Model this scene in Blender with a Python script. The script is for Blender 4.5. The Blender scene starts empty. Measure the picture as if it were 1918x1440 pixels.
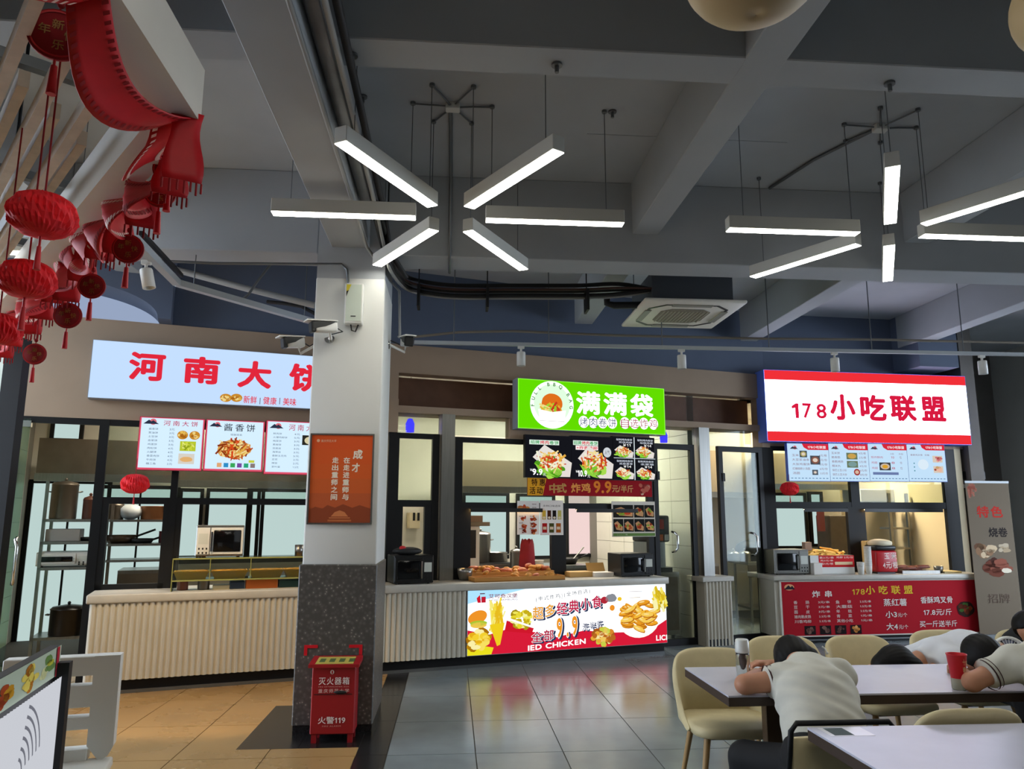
import bpy, bmesh, math, random
import numpy as np
from mathutils import Matrix, Vector
random.seed(7)
R = math.radians
scene = bpy.context.scene
COL = scene.collection
# ------------------------------------------------------------------ camera
F_PX, PITCH, YAW, ROLL, CAM_H = 1415.0, 0.17121, 0.07824, 0.00247, 1.6
_cy, _sy, _cp, _sp = math.cos(YAW), math.sin(YAW), math.cos(PITCH), math.sin(PITCH)
cF = Vector((_sy*_cp, _cy*_cp, _sp)); cR = Vector((_cy, -_sy, 0)); cU = cR.cross(cF)
cR, cU = cR*math.cos(ROLL)+cU*math.sin(ROLL), cU*math.cos(ROLL)-cR*math.sin(ROLL)
cC = Vector((0, 0, CAM_H))
cam_d = bpy.data.cameras.new('camera'); cam = bpy.data.objects.new('camera', cam_d); COL.objects.link(cam)
cam_d.sensor_width = 36; cam_d.lens = F_PX/1918*36; cam_d.clip_end = 200; cam_d.clip_start = .05
mw = Matrix((cR, cU, -cF)).transposed().to_4x4(); mw.translation = cC; cam.matrix_world = mw
scene.camera = cam
# ------------------------------------------------------------------ world and exposure
world = bpy.data.worlds.new('daylight'); scene.world = world; world.use_nodes = True
_bg = world.node_tree.nodes['Background']; _bg.inputs[0].default_value = (.72, .84, 1.0, 1); _bg.inputs[1].default_value = 9.5
vs = scene.view_settings
vs.view_transform = 'Standard'; vs.look = 'None'; vs.gamma = 1; vs.use_curve_mapping = False; vs.exposure = 0.0
cyc = scene.cycles; cyc.max_bounces = 6; cyc.diffuse_bounces = 4; cyc.glossy_bounces = 3; cyc.transmission_bounces = 5; cyc.transparent_max_bounces = 8
cyc.caustics_reflective = False; cyc.caustics_refractive = False; cyc.adaptive_threshold = .02
LED_STRENGTH = 20.0      # the pendant bars
# ------------------------------------------------------------------ pixel measurements of the photo -> points on known planes
def ray(x, y): return cF + cR*((x-959)/F_PX) - cU*((y-720)/F_PX)
def onz(x, y, z): d = ray(x, y); return cC + d*((z-CAM_H)/d.z)
def ony(x, y, Y): d = ray(x, y); return cC + d*(Y/d.y)
def onx(x, y, X): d = ray(x, y); return cC + d*(X/d.x)
class Frame:                       # a vertical wall: s along it, t into it, z up
    def __init__(s, o, deg):
        a = R(deg); s.o = Vector(o); s.a = a
        s.d = Vector((math.cos(a), math.sin(a), 0)); s.n = Vector((-math.sin(a), math.cos(a), 0))
        s.M = Matrix.Translation(s.o) @ Matrix.Rotation(a, 4, 'Z')
    def px(s, x, y, t=0):
        d = ray(x, y); p0 = s.o + s.n*t
        q = cC + d*((p0-cC).dot(s.n)/d.dot(s.n))
        return ((q-s.o).dot(s.d), q.z)
    def pt(s, a, t, z): return s.o + s.d*a + s.n*t + Vector((0, 0, z))
FA = Frame((-2.92, 7.44, 0), 16.8)     # first and second stall: counter front line
FB = Frame((4.13, 9.65, 0), 4.4)       # third stall
# ------------------------------------------------------------------ materials
def c3(h):
    h = h.lstrip('#'); o = []
    for i in (0, 2, 4):
        v = int(h[i:i+2], 16)/255
        o.append(v/12.92 if v <= .04045 else ((v+.055)/1.055)**2.4)
    return (*o, 1)
_M = {}
def mat(name, col='#888888', rough=.5, metal=0., var=0., scale=8., bump=0., spec=.5, trans=0., ior=1.45, alpha=1., coat=0., stretch=None):
    if name in _M: return _M[name]
    m = bpy.data.materials.new(name); m.use_nodes = True; nt = m.node_tree; b = nt.nodes['Principled BSDF']
    b.inputs['Base Color'].default_value = c3(col); b.inputs['Roughness'].default_value = rough; b.inputs['Metallic'].default_value = metal
    b.inputs['Specular IOR Level'].default_value = spec; b.inputs['Transmission Weight'].default_value = trans; b.inputs['IOR'].default_value = ior
    b.inputs['Alpha'].default_value = alpha; b.inputs['Coat Weight'].default_value = coat
    if var or bump:
        tc = nt.nodes.new('ShaderNodeTexCoord'); n = nt.nodes.new('ShaderNodeTexNoise'); n.inputs['Scale'].default_value = scale; n.inputs['Detail'].default_value = 5
        src = tc.outputs['Object']
        if stretch:
            mp = nt.nodes.new('ShaderNodeMapping'); mp.inputs['Scale'].default_value = stretch; nt.links.new(src, mp.inputs[0]); src = mp.outputs[0]
        nt.links.new(src, n.inputs['Vector'])
        if var:
            r = nt.nodes.new('ShaderNodeValToRGB'); c = c3(col)
            r.color_ramp.elements[0].position = .3; r.color_ramp.elements[1].position = .7
            r.color_ramp.elements[0].color = [max(0, x*(1-var)) for x in c[:3]]+[1]; r.color_ramp.elements[1].color = [min(1, x*(1+var)) for x in c[:3]]+[1]
            nt.links.new(n.outputs['Fac'], r.inputs[0]); nt.links.new(r.outputs[0], b.inputs['Base Color'])
        if bump:
            bp = nt.nodes.new('ShaderNodeBump'); bp.inputs['Strength'].default_value = bump; bp.inputs['Distance'].default_value = .01
            nt.links.new(n.outputs['Fac'], bp.inputs['Height']); nt.links.new(bp.outputs[0], b.inputs['Normal'])
    _M[name] = m; return m
def lit(col, s=1.0):                  # a face of a light box, a screen or a lamp
    k = 'lit_%s_%.2f' % (col, s)
    if k in _M: return _M[k]
    m = bpy.data.materials.new(k); m.use_nodes = True; nt = m.node_tree; nt.nodes.remove(nt.nodes['Principled BSDF'])
    e = nt.nodes.new('ShaderNodeEmission'); e.inputs[0].default_value = c3(col); e.inputs[1].default_value = s
    nt.links.new(e.outputs[0], nt.nodes['Material Output'].inputs[0]); _M[k] = m; return m
def pr(col):                          # flat print
    return mat('print_'+col, col, .8, spec=.15)
def glassmat(name, tint, refl=.06, op=.06):   # thin architectural pane: mostly clear, slightly reflective
    if name in _M: return _M[name]
    m = bpy.data.materials.new(name); m.use_nodes = True; nt = m.node_tree; N = nt.nodes; L = nt.links
    N.remove(N['Principled BSDF'])
    t = N.new('ShaderNodeBsdfTransparent'); t.inputs[0].default_value = c3(tint)
    g = N.new('ShaderNodeBsdfGlossy'); g.inputs['Roughness'].default_value = .03; g.inputs[0].default_value = (.4, .4, .4, 1)
    d = N.new('ShaderNodeBsdfDiffuse'); d.inputs[0].default_value = c3('#c8d8d0')
    lw = N.new('ShaderNodeFresnel'); lw.inputs[0].default_value = 1.45
    mx = N.new('ShaderNodeMixShader'); mx2 = N.new('ShaderNodeMixShader'); mx2.inputs[0].default_value = op
    L.new(lw.outputs[0], mx.inputs[0]); L.new(t.outputs[0], mx.inputs[1]); L.new(g.outputs[0], mx.inputs[2])
    L.new(mx.outputs[0], mx2.inputs[1]); L.new(d.outputs[0], mx2.inputs[2]); L.new(mx2.outputs[0], N['Material Output'].inputs[0])
    _M[name] = m; return m
# ------------------------------------------------------------------ objects
def wm(o):
    return wm(o.parent) @ o.matrix_basis if o.parent else o.matrix_basis.copy()
def tag(o, label=None, cat=None, group=None, kind=None):
    if label: o['label'] = label
    if cat: o['category'] = cat
    if group: o['group'] = group
    if kind: o['kind'] = kind
    return o
def thing(name, loc, label, cat, group=None, rz=0.):
    o = bpy.data.objects.new(name, None); COL.objects.link(o); o.empty_display_size = .1
    o.location = loc; o.rotation_euler = (0, 0, rz)
    return tag(o, label, cat, group)
def dup(o, loc=None, rz=None, label=None, parent=None):
    c = o.copy(); COL.objects.link(c); c.parent = parent
    if loc is not None: c.location = loc
    if rz is not None: c.rotation_euler = (0, 0, rz)
    if label: c['label'] = label
    for ch in [x for x in bpy.data.objects if x.parent == o]: dup(ch, parent=c)
    return c
I4 = Matrix()
class MB:
    def __init__(s, M=None): s.v = []; s.f = []; s.m = []; s.s = []; s.mi = 0; s.M = M if M is not None else I4; s.T = None
    def add(s, vs_, fs, smooth=False):
        b = len(s.v)
        s.v += [(s.T @ Vector(p)) if s.T else Vector(p) for p in vs_]
        s.f += [[i+b for i in f] for f in fs]; s.m += [s.mi]*len(fs); s.s += [smooth]*len(fs); return s
    def box(s, x0, x1, y0, y1, z0, z1, bev=0., seg=1):
        if bev <= 0:
            return s.add([(x, y, z) for z in (z0, z1) for y in (y0, y1) for x in (x0, x1)],
                         [(0, 2, 3, 1), (4, 5, 7, 6), (0, 1, 5, 4), (2, 6, 7, 3), (0, 4, 6, 2), (1, 3, 7, 5)])
        bm = bmesh.new(); bmesh.ops.create_cube(bm, size=1)
        for v in bm.verts: v.co = ((x0+x1)/2+v.co.x*(x1-x0), (y0+y1)/2+v.co.y*(y1-y0), (z0+z1)/2+v.co.z*(z1-z0))
        bmesh.ops.bevel(bm, geom=bm.edges[:], offset=bev, segments=seg, profile=.5, affect='EDGES')
        return s.bm(bm, seg > 1)
    def bm(s, bm, smooth=False):
        bm.verts.index_update(); s.add([v.co.copy() for v in bm.verts], [[v.index for v in f.verts] for f in bm.faces], smooth); bm.free(); return s
    def ring(s, c, ax, r, n, up=None):
        ax = Vector(ax).normalized(); u = ax.orthogonal().normalized() if up is None else (Vector(up)-ax*ax.dot(Vector(up))).normalized(); w = ax.cross(u)
        return [Vector(c)+u*(r*math.cos(2*math.pi*i/n))+w*(r*math.sin(2*math.pi*i/n)) for i in range(n)]
    def cyl(s, p0, p1, r0, r1=None, n=12, caps=True, smooth=True):
        r1 = r0 if r1 is None else r1; p0 = Vector(p0); p1 = Vector(p1); ax = p1-p0
        a = s.ring(p0, ax, r0, n); b = s.ring(p1, ax, r1, n)
        s.add(a+b, [(i, (i+1) % n, n+(i+1) % n, n+i) for i in range(n)], smooth)
        if caps: s.add(a, [tuple(range(n))[::-1]]); s.add(b, [tuple(range(n))])
        return s
    def tube(s, pts, r, n=8, closed=False, smooth=True, flat=None):
        pts = [Vector(p) for p in pts]; k = len(pts); rr = r if isinstance(r, (list, tuple)) else [r]*k
        tg = []
        for i in range(k):
            a = pts[(i-1) % k] if (closed or i) else pts[i]; b = pts[(i+1) % k] if (closed or i < k-1) else pts[i]
            tg.append((b-a).normalized() if (b-a).length > 1e-9 else Vector((0, 0, 1)))
        u = tg[0].orthogonal().normalized(); V = []
        for i in range(k):
            u = (u-tg[i]*u.dot(tg[i])).normalized(); w = tg[i].cross(u)
            V += [pts[i]+u*(rr[i]*math.cos(2*math.pi*j/n))+w*(rr[i]*math.sin(2*math.pi*j/n)) for j in range(n)]
        fs = []
        for i in range(k if closed else k-1):
            q = (i+1) % k
            fs += [(i*n+j, i*n+(j+1) % n, q*n+(j+1) % n, q*n+j) for j in range(n)]
        s.add(V, fs, smooth)
        if not closed: s.add(V[:n], [tuple(range(n))[::-1]]); s.add(V[-n:], [tuple(range(n))])
        return s
    def lathe(s, prof, c=(0, 0, 0), n=24, smooth=True, sx=1, sy=1):
        V = []; k = len(prof)
        for r, z in prof: V += [(c[0]+r*sx*math.cos(2*math.pi*j/n), c[1]+r*sy*math.sin(2*math.pi*j/n), c[2]+z) for j in range(n)]
        return s.add(V, [(i*n+j, i*n+(j+1) % n, (i+1)*n+(j+1) % n, (i+1)*n+j) for i in range(k-1) for j in range(n)], smooth)
    def ball(s, c, r, nu=12, nv=8, smooth=True, jit=0., seed=0):
        rx, ry, rz = r if isinstance(r, (tuple, list)) else (r, r, r); rd = random.Random(seed)
        V = []
        for i in range(nv+1):
            ph = math.pi*i/nv
            for j in range(nu):
                k = 1+jit*(rd.random()-.5)*2; th = 2*math.pi*j/nu
                V.append((c[0]+k*rx*math.sin(ph)*math.cos(th), c[1]+k*ry*math.sin(ph)*math.sin(th), c[2]+rz*math.cos(ph)))
        return s.add(V, [(i*nu+j, (i+1)*nu+j, (i+1)*nu+(j+1) % nu, i*nu+(j+1) % nu) for i in range(nv) for j in range(nu)], smooth)
    def prism(s, poly, a0, a1, ax='y', smooth=False):   # polygon in the other two axes, extruded along ax
        n = len(poly)
        def P(u, v, a): return {'y': (u, a, v), 'x': (a, u, v), 'z': (u, v, a)}[ax]
        V = [P(u, v, a0) for u, v in poly]+[P(u, v, a1) for u, v in poly]
        return s.add(V, [tuple(range(n)), tuple(range(n, 2*n))[::-1]]+[(i, n+i, n+(i+1) % n, (i+1) % n) for i in range(n)])
    def grid(s, fn, nu, nv, smooth=True, cu=False):
        V = [fn(i/nu, j/nv) for j in range(nv+1) for i in range(nu+1)]; w = nu+1
        return s.add(V, [(j*w+i, j*w+i+1, (j+1)*w+i+1, (j+1)*w+i) for j in range(nv) for i in range(nu)], smooth)
    def build(s, name, mats, parent=None, label=None, cat=None, group=None, kind=None, mods=None):
        me = bpy.data.meshes.new(name); W = [s.M @ p for p in s.v]
        if parent is not None:
            inv = wm(parent).inverted(); loc = None; W = [inv @ p for p in W]
        else:
            xs = [p.x for p in W]; ys = [p.y for p in W]; loc = Vector(((min(xs)+max(xs))/2, (min(ys)+max(ys))/2, min(p.z for p in W))); W = [p-loc for p in W]
        me.from_pydata([tuple(p) for p in W], [], s.f)
        if not isinstance(mats, (list, tuple)): mats = [mats]
        for m in mats: me.materials.append(m)
        me.polygons.foreach_set('material_index', s.m); me.polygons.foreach_set('use_smooth', s.s); me.update()
        o = bpy.data.objects.new(name, me); COL.objects.link(o)
        if parent is not None: o.parent = parent
        else: o.location = loc
        return tag(o, label, cat, group, kind)
def solid(o, th, off=0):
    m = o.modifiers.new('thick', 'SOLIDIFY'); m.thickness = th; m.offset = off; return o
def subsurf(o, lv=1):
    m = o.modifiers.new('smooth', 'SUBSURF'); m.levels = lv; m.render_levels = lv; return o
# ------------------------------------------------------------------ lettering (built-in font)
_G = {}
_fc = bpy.data.curves.new('glyph', 'FONT'); _fo = bpy.data.objects.new('glyph', _fc); _fc.resolution_u = 3
def glyph(ch, bold=0.):
    k = (ch, bold)
    if k in _G: return _G[k]
    if bold:                      # heavier strokes: overlapping shifted copies
        v0, f0, a0 = glyph(ch); V = []; Fs = []; b = bold; d = b*.72
        for kk, (ox, oy) in enumerate(((b, 0), (-b, 0), (0, b), (0, -b), (d, d), (-d, d), (d, -d), (-d, -d))[::1 if (len(v0) < 200 or bold >= .03) else 2]):
            n = len(V); V += [(p[0]+ox, p[1]+oy, kk) for p in v0]; Fs += [tuple(i+n for i in q) for q in f0]
        _G[k] = (V, Fs, a0); return _G[k]
    _fc.body = ch
    me = _fo.to_mesh(); V = [(v.co.x, v.co.y, 0) for v in me.vertices]; Fs = [tuple(p.vertices) for p in me.polygons]
    adv = 1.0 if ord(ch) > 0x2e80 else (max([v[0] for v in V])+.08 if V else .3)
    _fo.to_mesh_clear(); _G[k] = (V, Fs, adv); return _G[k]
_G[('1', 0.)] = ([(.2, 0, 0), (.3, 0, 0), (.3, .68, 0), (.22, .68, 0), (.2, .57, 0), (.06, .55, 0), (.06, .47, 0), (.2, .5, 0)], [(0, 1, 2, 3, 4), (4, 3, 5, 6, 7)], .42)
def text_shape(txt, bold=0., gap=0.):
    V = []; Fs = []; x = 0.
    for ch in txt:
        if ch == ' ': x += .35; continue
        v, f, a = glyph(ch, bold); b = len(V)
        V += [(p[0]+x, p[1], p[2]) for p in v]; Fs += [tuple(i+b for i in q) for q in f]; x += a+gap
    return V, Fs
class Sheet:
    """Printed face in a wall frame: u 0..1 to the right, v 0..1 downwards, layers stand a millimetre proud of each other."""
    def __init__(s, frame, s0, s1, z0, z1, t, wrap=None):
        s.fr = frame; s.s0, s.s1, s.z0, s.z1, s.t = s0, s1, z0, z1, t; s.mb = MB(frame.M if frame else None); s.mats = []; s.lay = 0; s.wrap = wrap
    def P(s, u, v, k=0):
        p = (s.s0+(s.s1-s.s0)*u, s.t-.001-.0003*s.lay-.00002*k, s.z1-(s.z1-s.z0)*v)
        return s.wrap(p) if s.wrap else p
    def m(s, m):
        if m not in s.mats: s.mats.append(m)
        s.mb.mi = s.mats.index(m)
    def poly(s, pts, m): s.m(m); s.mb.add([s.P(*p) for p in pts], [tuple(range(len(pts)))]); return s
    def rect(s, u0, u1, v0, v1, m): return s.poly([(u0, v0), (u0, v1), (u1, v1), (u1, v0)], m)
    def ell(s, cu, cv, ru, rv, m, n=24, jit=0., rot=0.):
        asp = (s.z1-s.z0)/(s.s1-s.s0); pts = []
        for i in range(n):
            a = -2*math.pi*i/n; k = 1+jit*(random.random()-.5)*2; x = ru*k*math.cos(a); y = rv*k*math.sin(a)*asp
            pts.append((cu+x*math.cos(rot)-y*math.sin(rot), cv+(x*math.sin(rot)+y*math.cos(rot))/asp))
        return s.poly(pts, m)
    def text(s, txt, u0, u1, v0, v1, m, bold=0., skew=0., gap=0., em=False):
        V, Fs = text_shape(txt, bold, gap)
        if not V: return s
        a0 = min(p[0] for p in V); a1 = max(p[0] for p in V); b0 = min(p[1] for p in V); b1 = max(p[1] for p in V)
        if em: b0, b1 = (-.08, .84) if ord(txt[0]) > 999 else (0., .72); a0, a1 = (0., 1.) if ord(txt[0]) > 999 else (-.05, .72 if txt[0] not in '.()/' else .36)
        s.m(m)
        s.mb.add([s.P(u0+(u1-u0)*(p[0]-a0)/(a1-a0), v1-(v1-v0)*(p[1]-b0)/max(1e-6, b1-b0)+skew*(p[0]-a0)/(a1-a0), p[2]) for p in V], Fs); return s
    def up(s): s.lay += 1; return s
    def strokes(s, cu, cv, ru, rv, cols, n=40, ln=.25, w=.03, seed=1, ang=None):
        rd = random.Random(seed); asp = (s.z1-s.z0)/(s.s1-s.s0)
        for k in range(n):
            a = rd.random()*6.283; q = math.sqrt(rd.random())*.85; x = cu+ru*q*math.cos(a); y = cv+rv*q*math.sin(a)
            b = rd.random()*3.14 if ang is None else ang+(rd.random()-.5)*.9; l = ru*ln*(.5+rd.random()); ww = ru*w*(.6+rd.random()*.8)
            dx, dy = math.cos(b)*l, math.sin(b)*l/asp; ox, oy = -math.sin(b)*ww, math.cos(b)*ww/asp
            s.poly([(x-dx-ox, y-dy-oy), (x-dx+ox, y-dy+oy), (x+dx+ox, y+dy+oy), (x+dx-ox, y+dy-oy)], rd.choice(cols))
            if k % 12 == 11: s.up()
        return s.up()
    def blobs(s, cu, cv, ru, rv, cols, n=20, r=.25, seed=1):
        rd = random.Random(seed)
        for k in range(n):
            a = rd.random()*6.283; q = math.sqrt(rd.random())*.8
            s.ell(cu+ru*q*math.cos(a), cv+rv*q*math.sin(a), ru*r*(.6+.8*rd.random()), rv*r*(.6+.8*rd.random()), rd.choice(cols), n=9, jit=.12)
            if k % 5 == 4: s.up()
        return s.up()
    def build(s, name, parent): return s.mb.build(name, s.mats, parent)
# ------------------------------------------------------------------ common materials
M_ceil = mat('ceiling paint', '#aeb2b6', .8, var=.06, scale=1.5)
M_beam = mat('beam paint', '#a5a9ad', .75, var=.05, scale=1.5)
M_white = mat('white wall paint', '#d2d3cf', .6, var=.02, scale=2)
M_beige = mat('beige fascia plaster', '#a38c76', .7, var=.04, scale=3)
M_blue = mat('blue grey wall paint', '#5a6478', .75, var=.05, scale=2)
M_niche = mat('brown niche board', '#6e4c38', .6, var=.12, scale=6)
M_black = mat('black aluminium', '#141517', .5, 0., spec=.3)
M_blackpl = mat('black plastic', '#121314', .4)
M_steel = mat('brushed stainless steel', '#8b8a86', .32, .9, var=.1, scale=3, stretch=(40, 40, 1))
M_dsteel = mat('dark steel sheet', '#6b6358', .42, .75, var=.15, scale=4)
M_chrome = mat('chrome', '#c9cac9', .12, 1.)
M_grey = mat('grey enamel', '#9a9b99', .4)
M_whitepl = mat('white plastic', '#d9d9d4', .4)
M_cream = mat('cream leatherette', '#cbbd94', .55, var=.04, scale=20)
M_wood = mat('light wood', '#a58354', .5, var=.15, scale=5, stretch=(6, 6, .6))
M_red = mat('red paper', '#c4141f', .55, var=.1, scale=12)
M_redd = mat('deep red felt', '#8f0c16', .8)
M_gold = mat('gold print', '#d9a860', .5)
G_clear = glassmat('clear pane', '#eef5f0', op=.02)
G_green = glassmat('green tinted pane', '#d5e8dc', op=.05)
# ================================================================== the hall
SLAB = 4.45
def structure(o): o['kind'] = 'structure'; return o
# ---- floor with tiles
M_slab = mat('joint cement', '#3c3a36', .8)
def tile_mat(name, col, rough):
    m = mat(name, col, rough, var=.13, scale=2.2, bump=.03, coat=0.)
    nt = m.node_tree; oi = nt.nodes.new('ShaderNodeObjectInfo'); n = [x for x in nt.nodes if x.type == 'TEX_NOISE'][0]
    tc = [x for x in nt.nodes if x.type == 'TEX_COORD'][0]; ad = nt.nodes.new('ShaderNodeVectorMath'); ad.operation = 'ADD'
    sc = nt.nodes.new('ShaderNodeVectorMath'); sc.operation = 'SCALE'; sc.inputs[3].default_value = 1.0
    nt.links.new(oi.outputs['Location'], sc.inputs[0]); nt.links.new(tc.outputs['Object'], ad.inputs[0]); nt.links.new(sc.outputs[0], ad.inputs[1]); nt.links.new(ad.outputs[0], n.inputs['Vector'])
    b = nt.nodes['Principled BSDF']; r = nt.nodes.new('ShaderNodeMapRange'); r.inputs[3].default_value = rough-.05; r.inputs[4].default_value = rough+.09
    nt.links.new(n.outputs['Fac'], r.inputs[0]); nt.links.new(r.outputs[0], b.inputs['Roughness'])
    return m
M_tile = tile_mat('grey stone tile', '#757d80', .17)
M_tan = tile_mat('tan stone tile', '#9c7b4e', .26)
M_dark = mat('black granite', '#1c1c1d', .25, var=.3, scale=60)
fl = structure(MB().box(-12, 16, -6, 18, -.2, -.004).build('floor', M_slab))
def tile_mesh(w, d, m):
    me = MB(); b = .002; me.add([(0, 0, -.01), (w, 0, -.01), (w, d, -.01), (0, d, -.01), (b, b, 0), (w-b, b, 0), (w-b, d-b, 0), (b, d-b, 0)],
        [(4, 5, 6, 7), (0, 1, 5, 4), (1, 2, 6, 5), (2, 3, 7, 6), (3, 0, 4, 7)]); return me.build('tile', m, fl)
def lay(x0, nx, y0, ny, w, d, m, skip=None):
    p = None
    for i in range(nx):
        for j in range(ny):
            x, y = x0+i*w, y0+j*d
            if skip and skip(x+w/2, y+d/2): continue
            if p is None: p = tile_mesh(w-.0035, d-.0035, m); o = p
            else: o = p.copy(); COL.objects.link(o)
            o.location = (x+.0017, y+.0017, 0)
lay(-.411, 17, 3.84, 10, .6, .83, M_tile)
lay(-5.44, 8, 3.84, 6, .6025, .83, M_tan, lambda x, y: -1.46 < x < -.6 and 5.7 < y < 6.92)
for k in range(6): MB().box(-.618, -.414, 3.8+k*.86, 3.8+k*.86+.855, -.01, -.0002).build('dark_border_slab', M_dark, fl)
for k in range(2): MB().box(-1.46+k*.421, -1.46+k*.421+.418, 5.7, 6.92, -.01, .0004).build('dark_border_slab', M_dark, fl)
for y0, y1 in ((5.5025, 5.697), (6.923, 7.157)): MB().box(-1.22, -.622, y0, y1, -.01, 0).build('tile', M_tan, fl)
# near and far strips of the same floor, out of the picture
MB().box(-12, -.62, -6, 3.838, -.02, -.0005).build('floor_strip', M_tan, fl)
MB().box(-.412, 16, -6, 3.838, -.02, -.0005).build('floor_strip', M_tile, fl)
# ---- ceiling slab and beams
ceil = structure(MB().box(-5.6, 9.6, -6, 18, SLAB, SLAB+.25).build('ceiling', M_ceil))
def beam(x0, x1, y0, y1, z): return structure(MB().box(x0, x1, y0, y1, z, SLAB, .006).build('beam', M_beam))
beam(-1.024, -.713, -6, 6.06, 3.78)
beam(1.515, 1.742, -6, 9.2, 3.987); beam(3.96, 4.19, -6, 9.95, 3.987); beam(6.39, 6.62, -6, 10.2, 3.987); beam(-3.38, -3.15, -6, 7.75, 3.987)
for y0, y1, z in ((3.538, 3.79, 3.989), (1.16, 1.41, 3.989)): beam(-5.6, 9.6, y0, y1, z)
beam(-5.6, -1.14, 6.085, 6.43, 3.733); beam(-.57, 9.6, 6.085, 6.43, 3.733)
beam(8.4, 16, 9.2, 9.5, 3.62)
# hairline shutter joints left on the slab
for p, q in (((1100, 250), (1255, 254)), ((1365, 262), (1475, 266))):
    a, b = onz(*p, SLAB), onz(*q, SLAB); MB().box(a.x, b.x, a.y, a.y+.012, SLAB-.004, SLAB).build('slab_joint', M_ceil, ceil)
# ---- pillar
px0, px1, py0, py1 = -1.135, -.575, 6.05, 6.79
pil = thing('pillar', ((px0+px1)/2, (py0+py1)/2, 0), 'square white pillar with speckled dark stone base', 'pillar'); pil['kind'] = 'structure'
MB().box(px0, px1, py0, py1, 1.18, 3.515, .012, 2).build('shaft', M_white, pil)
MB().box(px0+.004, px1-.004, py0+.004, py1-.004, 3.51, SLAB).build('capital', M_beam, pil)
def terrazzo():
    m = bpy.data.materials.new('speckled terrazzo'); m.use_nodes = True; nt = m.node_tree; b = nt.nodes['Principled BSDF']; b.inputs['Roughness'].default_value = .4
    tc = nt.nodes.new('ShaderNodeTexCoord'); v = nt.nodes.new('ShaderNodeTexVoronoi'); v.inputs['Scale'].default_value = 34; n = nt.nodes.new('ShaderNodeTexNoise'); n.inputs['Scale'].default_value = 9
    r = nt.nodes.new('ShaderNodeValToRGB'); e = r.color_ramp.elements; e[0].position = .0; e[0].color = c3('#98938a'); e[1].position = .19; e[1].color = c3('#5a5652')
    x = e.new(.14); x.color = c3('#89837a'); x2 = e.new(.6); x2.color = c3('#46433f')
    nt.links.new(tc.outputs['Object'], v.inputs[0]); nt.links.new(v.outputs['Distance'], r.inputs[0]); nt.links.new(r.outputs[0], b.inputs['Base Color']); return m
M_terr = terrazzo()
MB().box(px0-.02, px1+.012, py0-.02, py1+.02, .06, 1.225, .008, 1).build('stone_cladding', M_terr, pil)
MB().box(px0-.012, px1+.006, py0-.012, py1+.012, 0, .06).build('plinth', M_dark, pil)
# ---- booth fascia walls (t = .45 is the plane of the shop windows)
TW = .45
BEND_A = 7.64
wl = thing('wall_back', FA.pt(2.5, TW+.1, 2.5), 'beige fascia wall above the food stall windows', 'wall'); wl['kind'] = 'structure'
TOPZ = 3.545
NB, NT_, LED0, LED1 = 2.83, 3.21, 2.75, 2.83
m = MB(FA.M)
m.box(-3.2, 2.53, TW, TW+.2, 2.53, TOPZ).box(2.53, BEND_A, TW, TW+.2, NT_, TOPZ).box(BEND_A-.02, BEND_A+.11, TW, TW+.2, 2.53, NT_)
m.box(2.53, BEND_A, TW-.01, TW+.36, LED0, LED1).build('fascia', M_beige, wl)
MB(FA.M).box(2.53, BEND_A, TW+.3, TW+.36, LED1, NT_).build('niche_back', M_niche, wl)
m = MB(FA.M); m.box(3.9, 5.83, TW, TW+.16, 2.5, LED0); m.build('transom_panel', M_beige, wl)
MB(FA.M).box(2.36, 2.53, TW-.03, TW+.22, 2.52, 2.9).build('fascia_return', M_beige, wl)
wb = thing('wall_back_stall', FB.pt(1.6, TW+.1, 2.5), 'beige fascia wall over the snack stall windows', 'wall'); wb['kind'] = 'structure'
MB(FB.M).box(.19, 3.25, TW, TW+.2, 2.55, TOPZ).build('fascia', M_beige, wb)
# blue wall over the fascias
w2 = thing('wall_upper', FA.pt(2, TW+.4, 3.5), 'blue grey wall between fascia and ceiling', 'wall'); w2['kind'] = 'structure'
MB(FA.M).box(.1, BEND_A+.12, TW+.06, TW+.3, TOPZ-.2, SLAB).build('wall_panel', M_blue, w2)
MB(FB.M).box(.15, 2.9, TW+.06, TW+.3, TOPZ-.3, SLAB).build('wall_panel', M_blue, w2)
MB(FB.M).box(2.3, 2.9, TW-.5, TW+.06, TOPZ+.1, SLAB).build('wall_return', M_blue, w2)
# arched opening at its left end: a blue arch band, pale reveal behind with a glow of its own
m = MB(FA.M); arc = []
N = 18; sA, zA, rA, hA = -1.2, TOPZ, 1.2, .36
for i in range(N+1):
    a = math.pi/2*(1-i/N); arc.append((sA+rA*math.cos(a), zA+hA*math.sin(a)))
pts = arc+[(.12, zA), (.12, SLAB), (sA, SLAB)]
m.prism(pts, TW-.25, TW+.3, 'y'); m.build('arch_band', M_blue, w2)
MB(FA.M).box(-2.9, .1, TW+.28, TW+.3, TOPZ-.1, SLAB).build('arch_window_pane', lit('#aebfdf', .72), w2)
MB(FA.M).box(-2.9, -1.2, TW-.25, TW+.28, TOPZ+.36, SLAB).build('arch_band', M_blue, w2)
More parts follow.
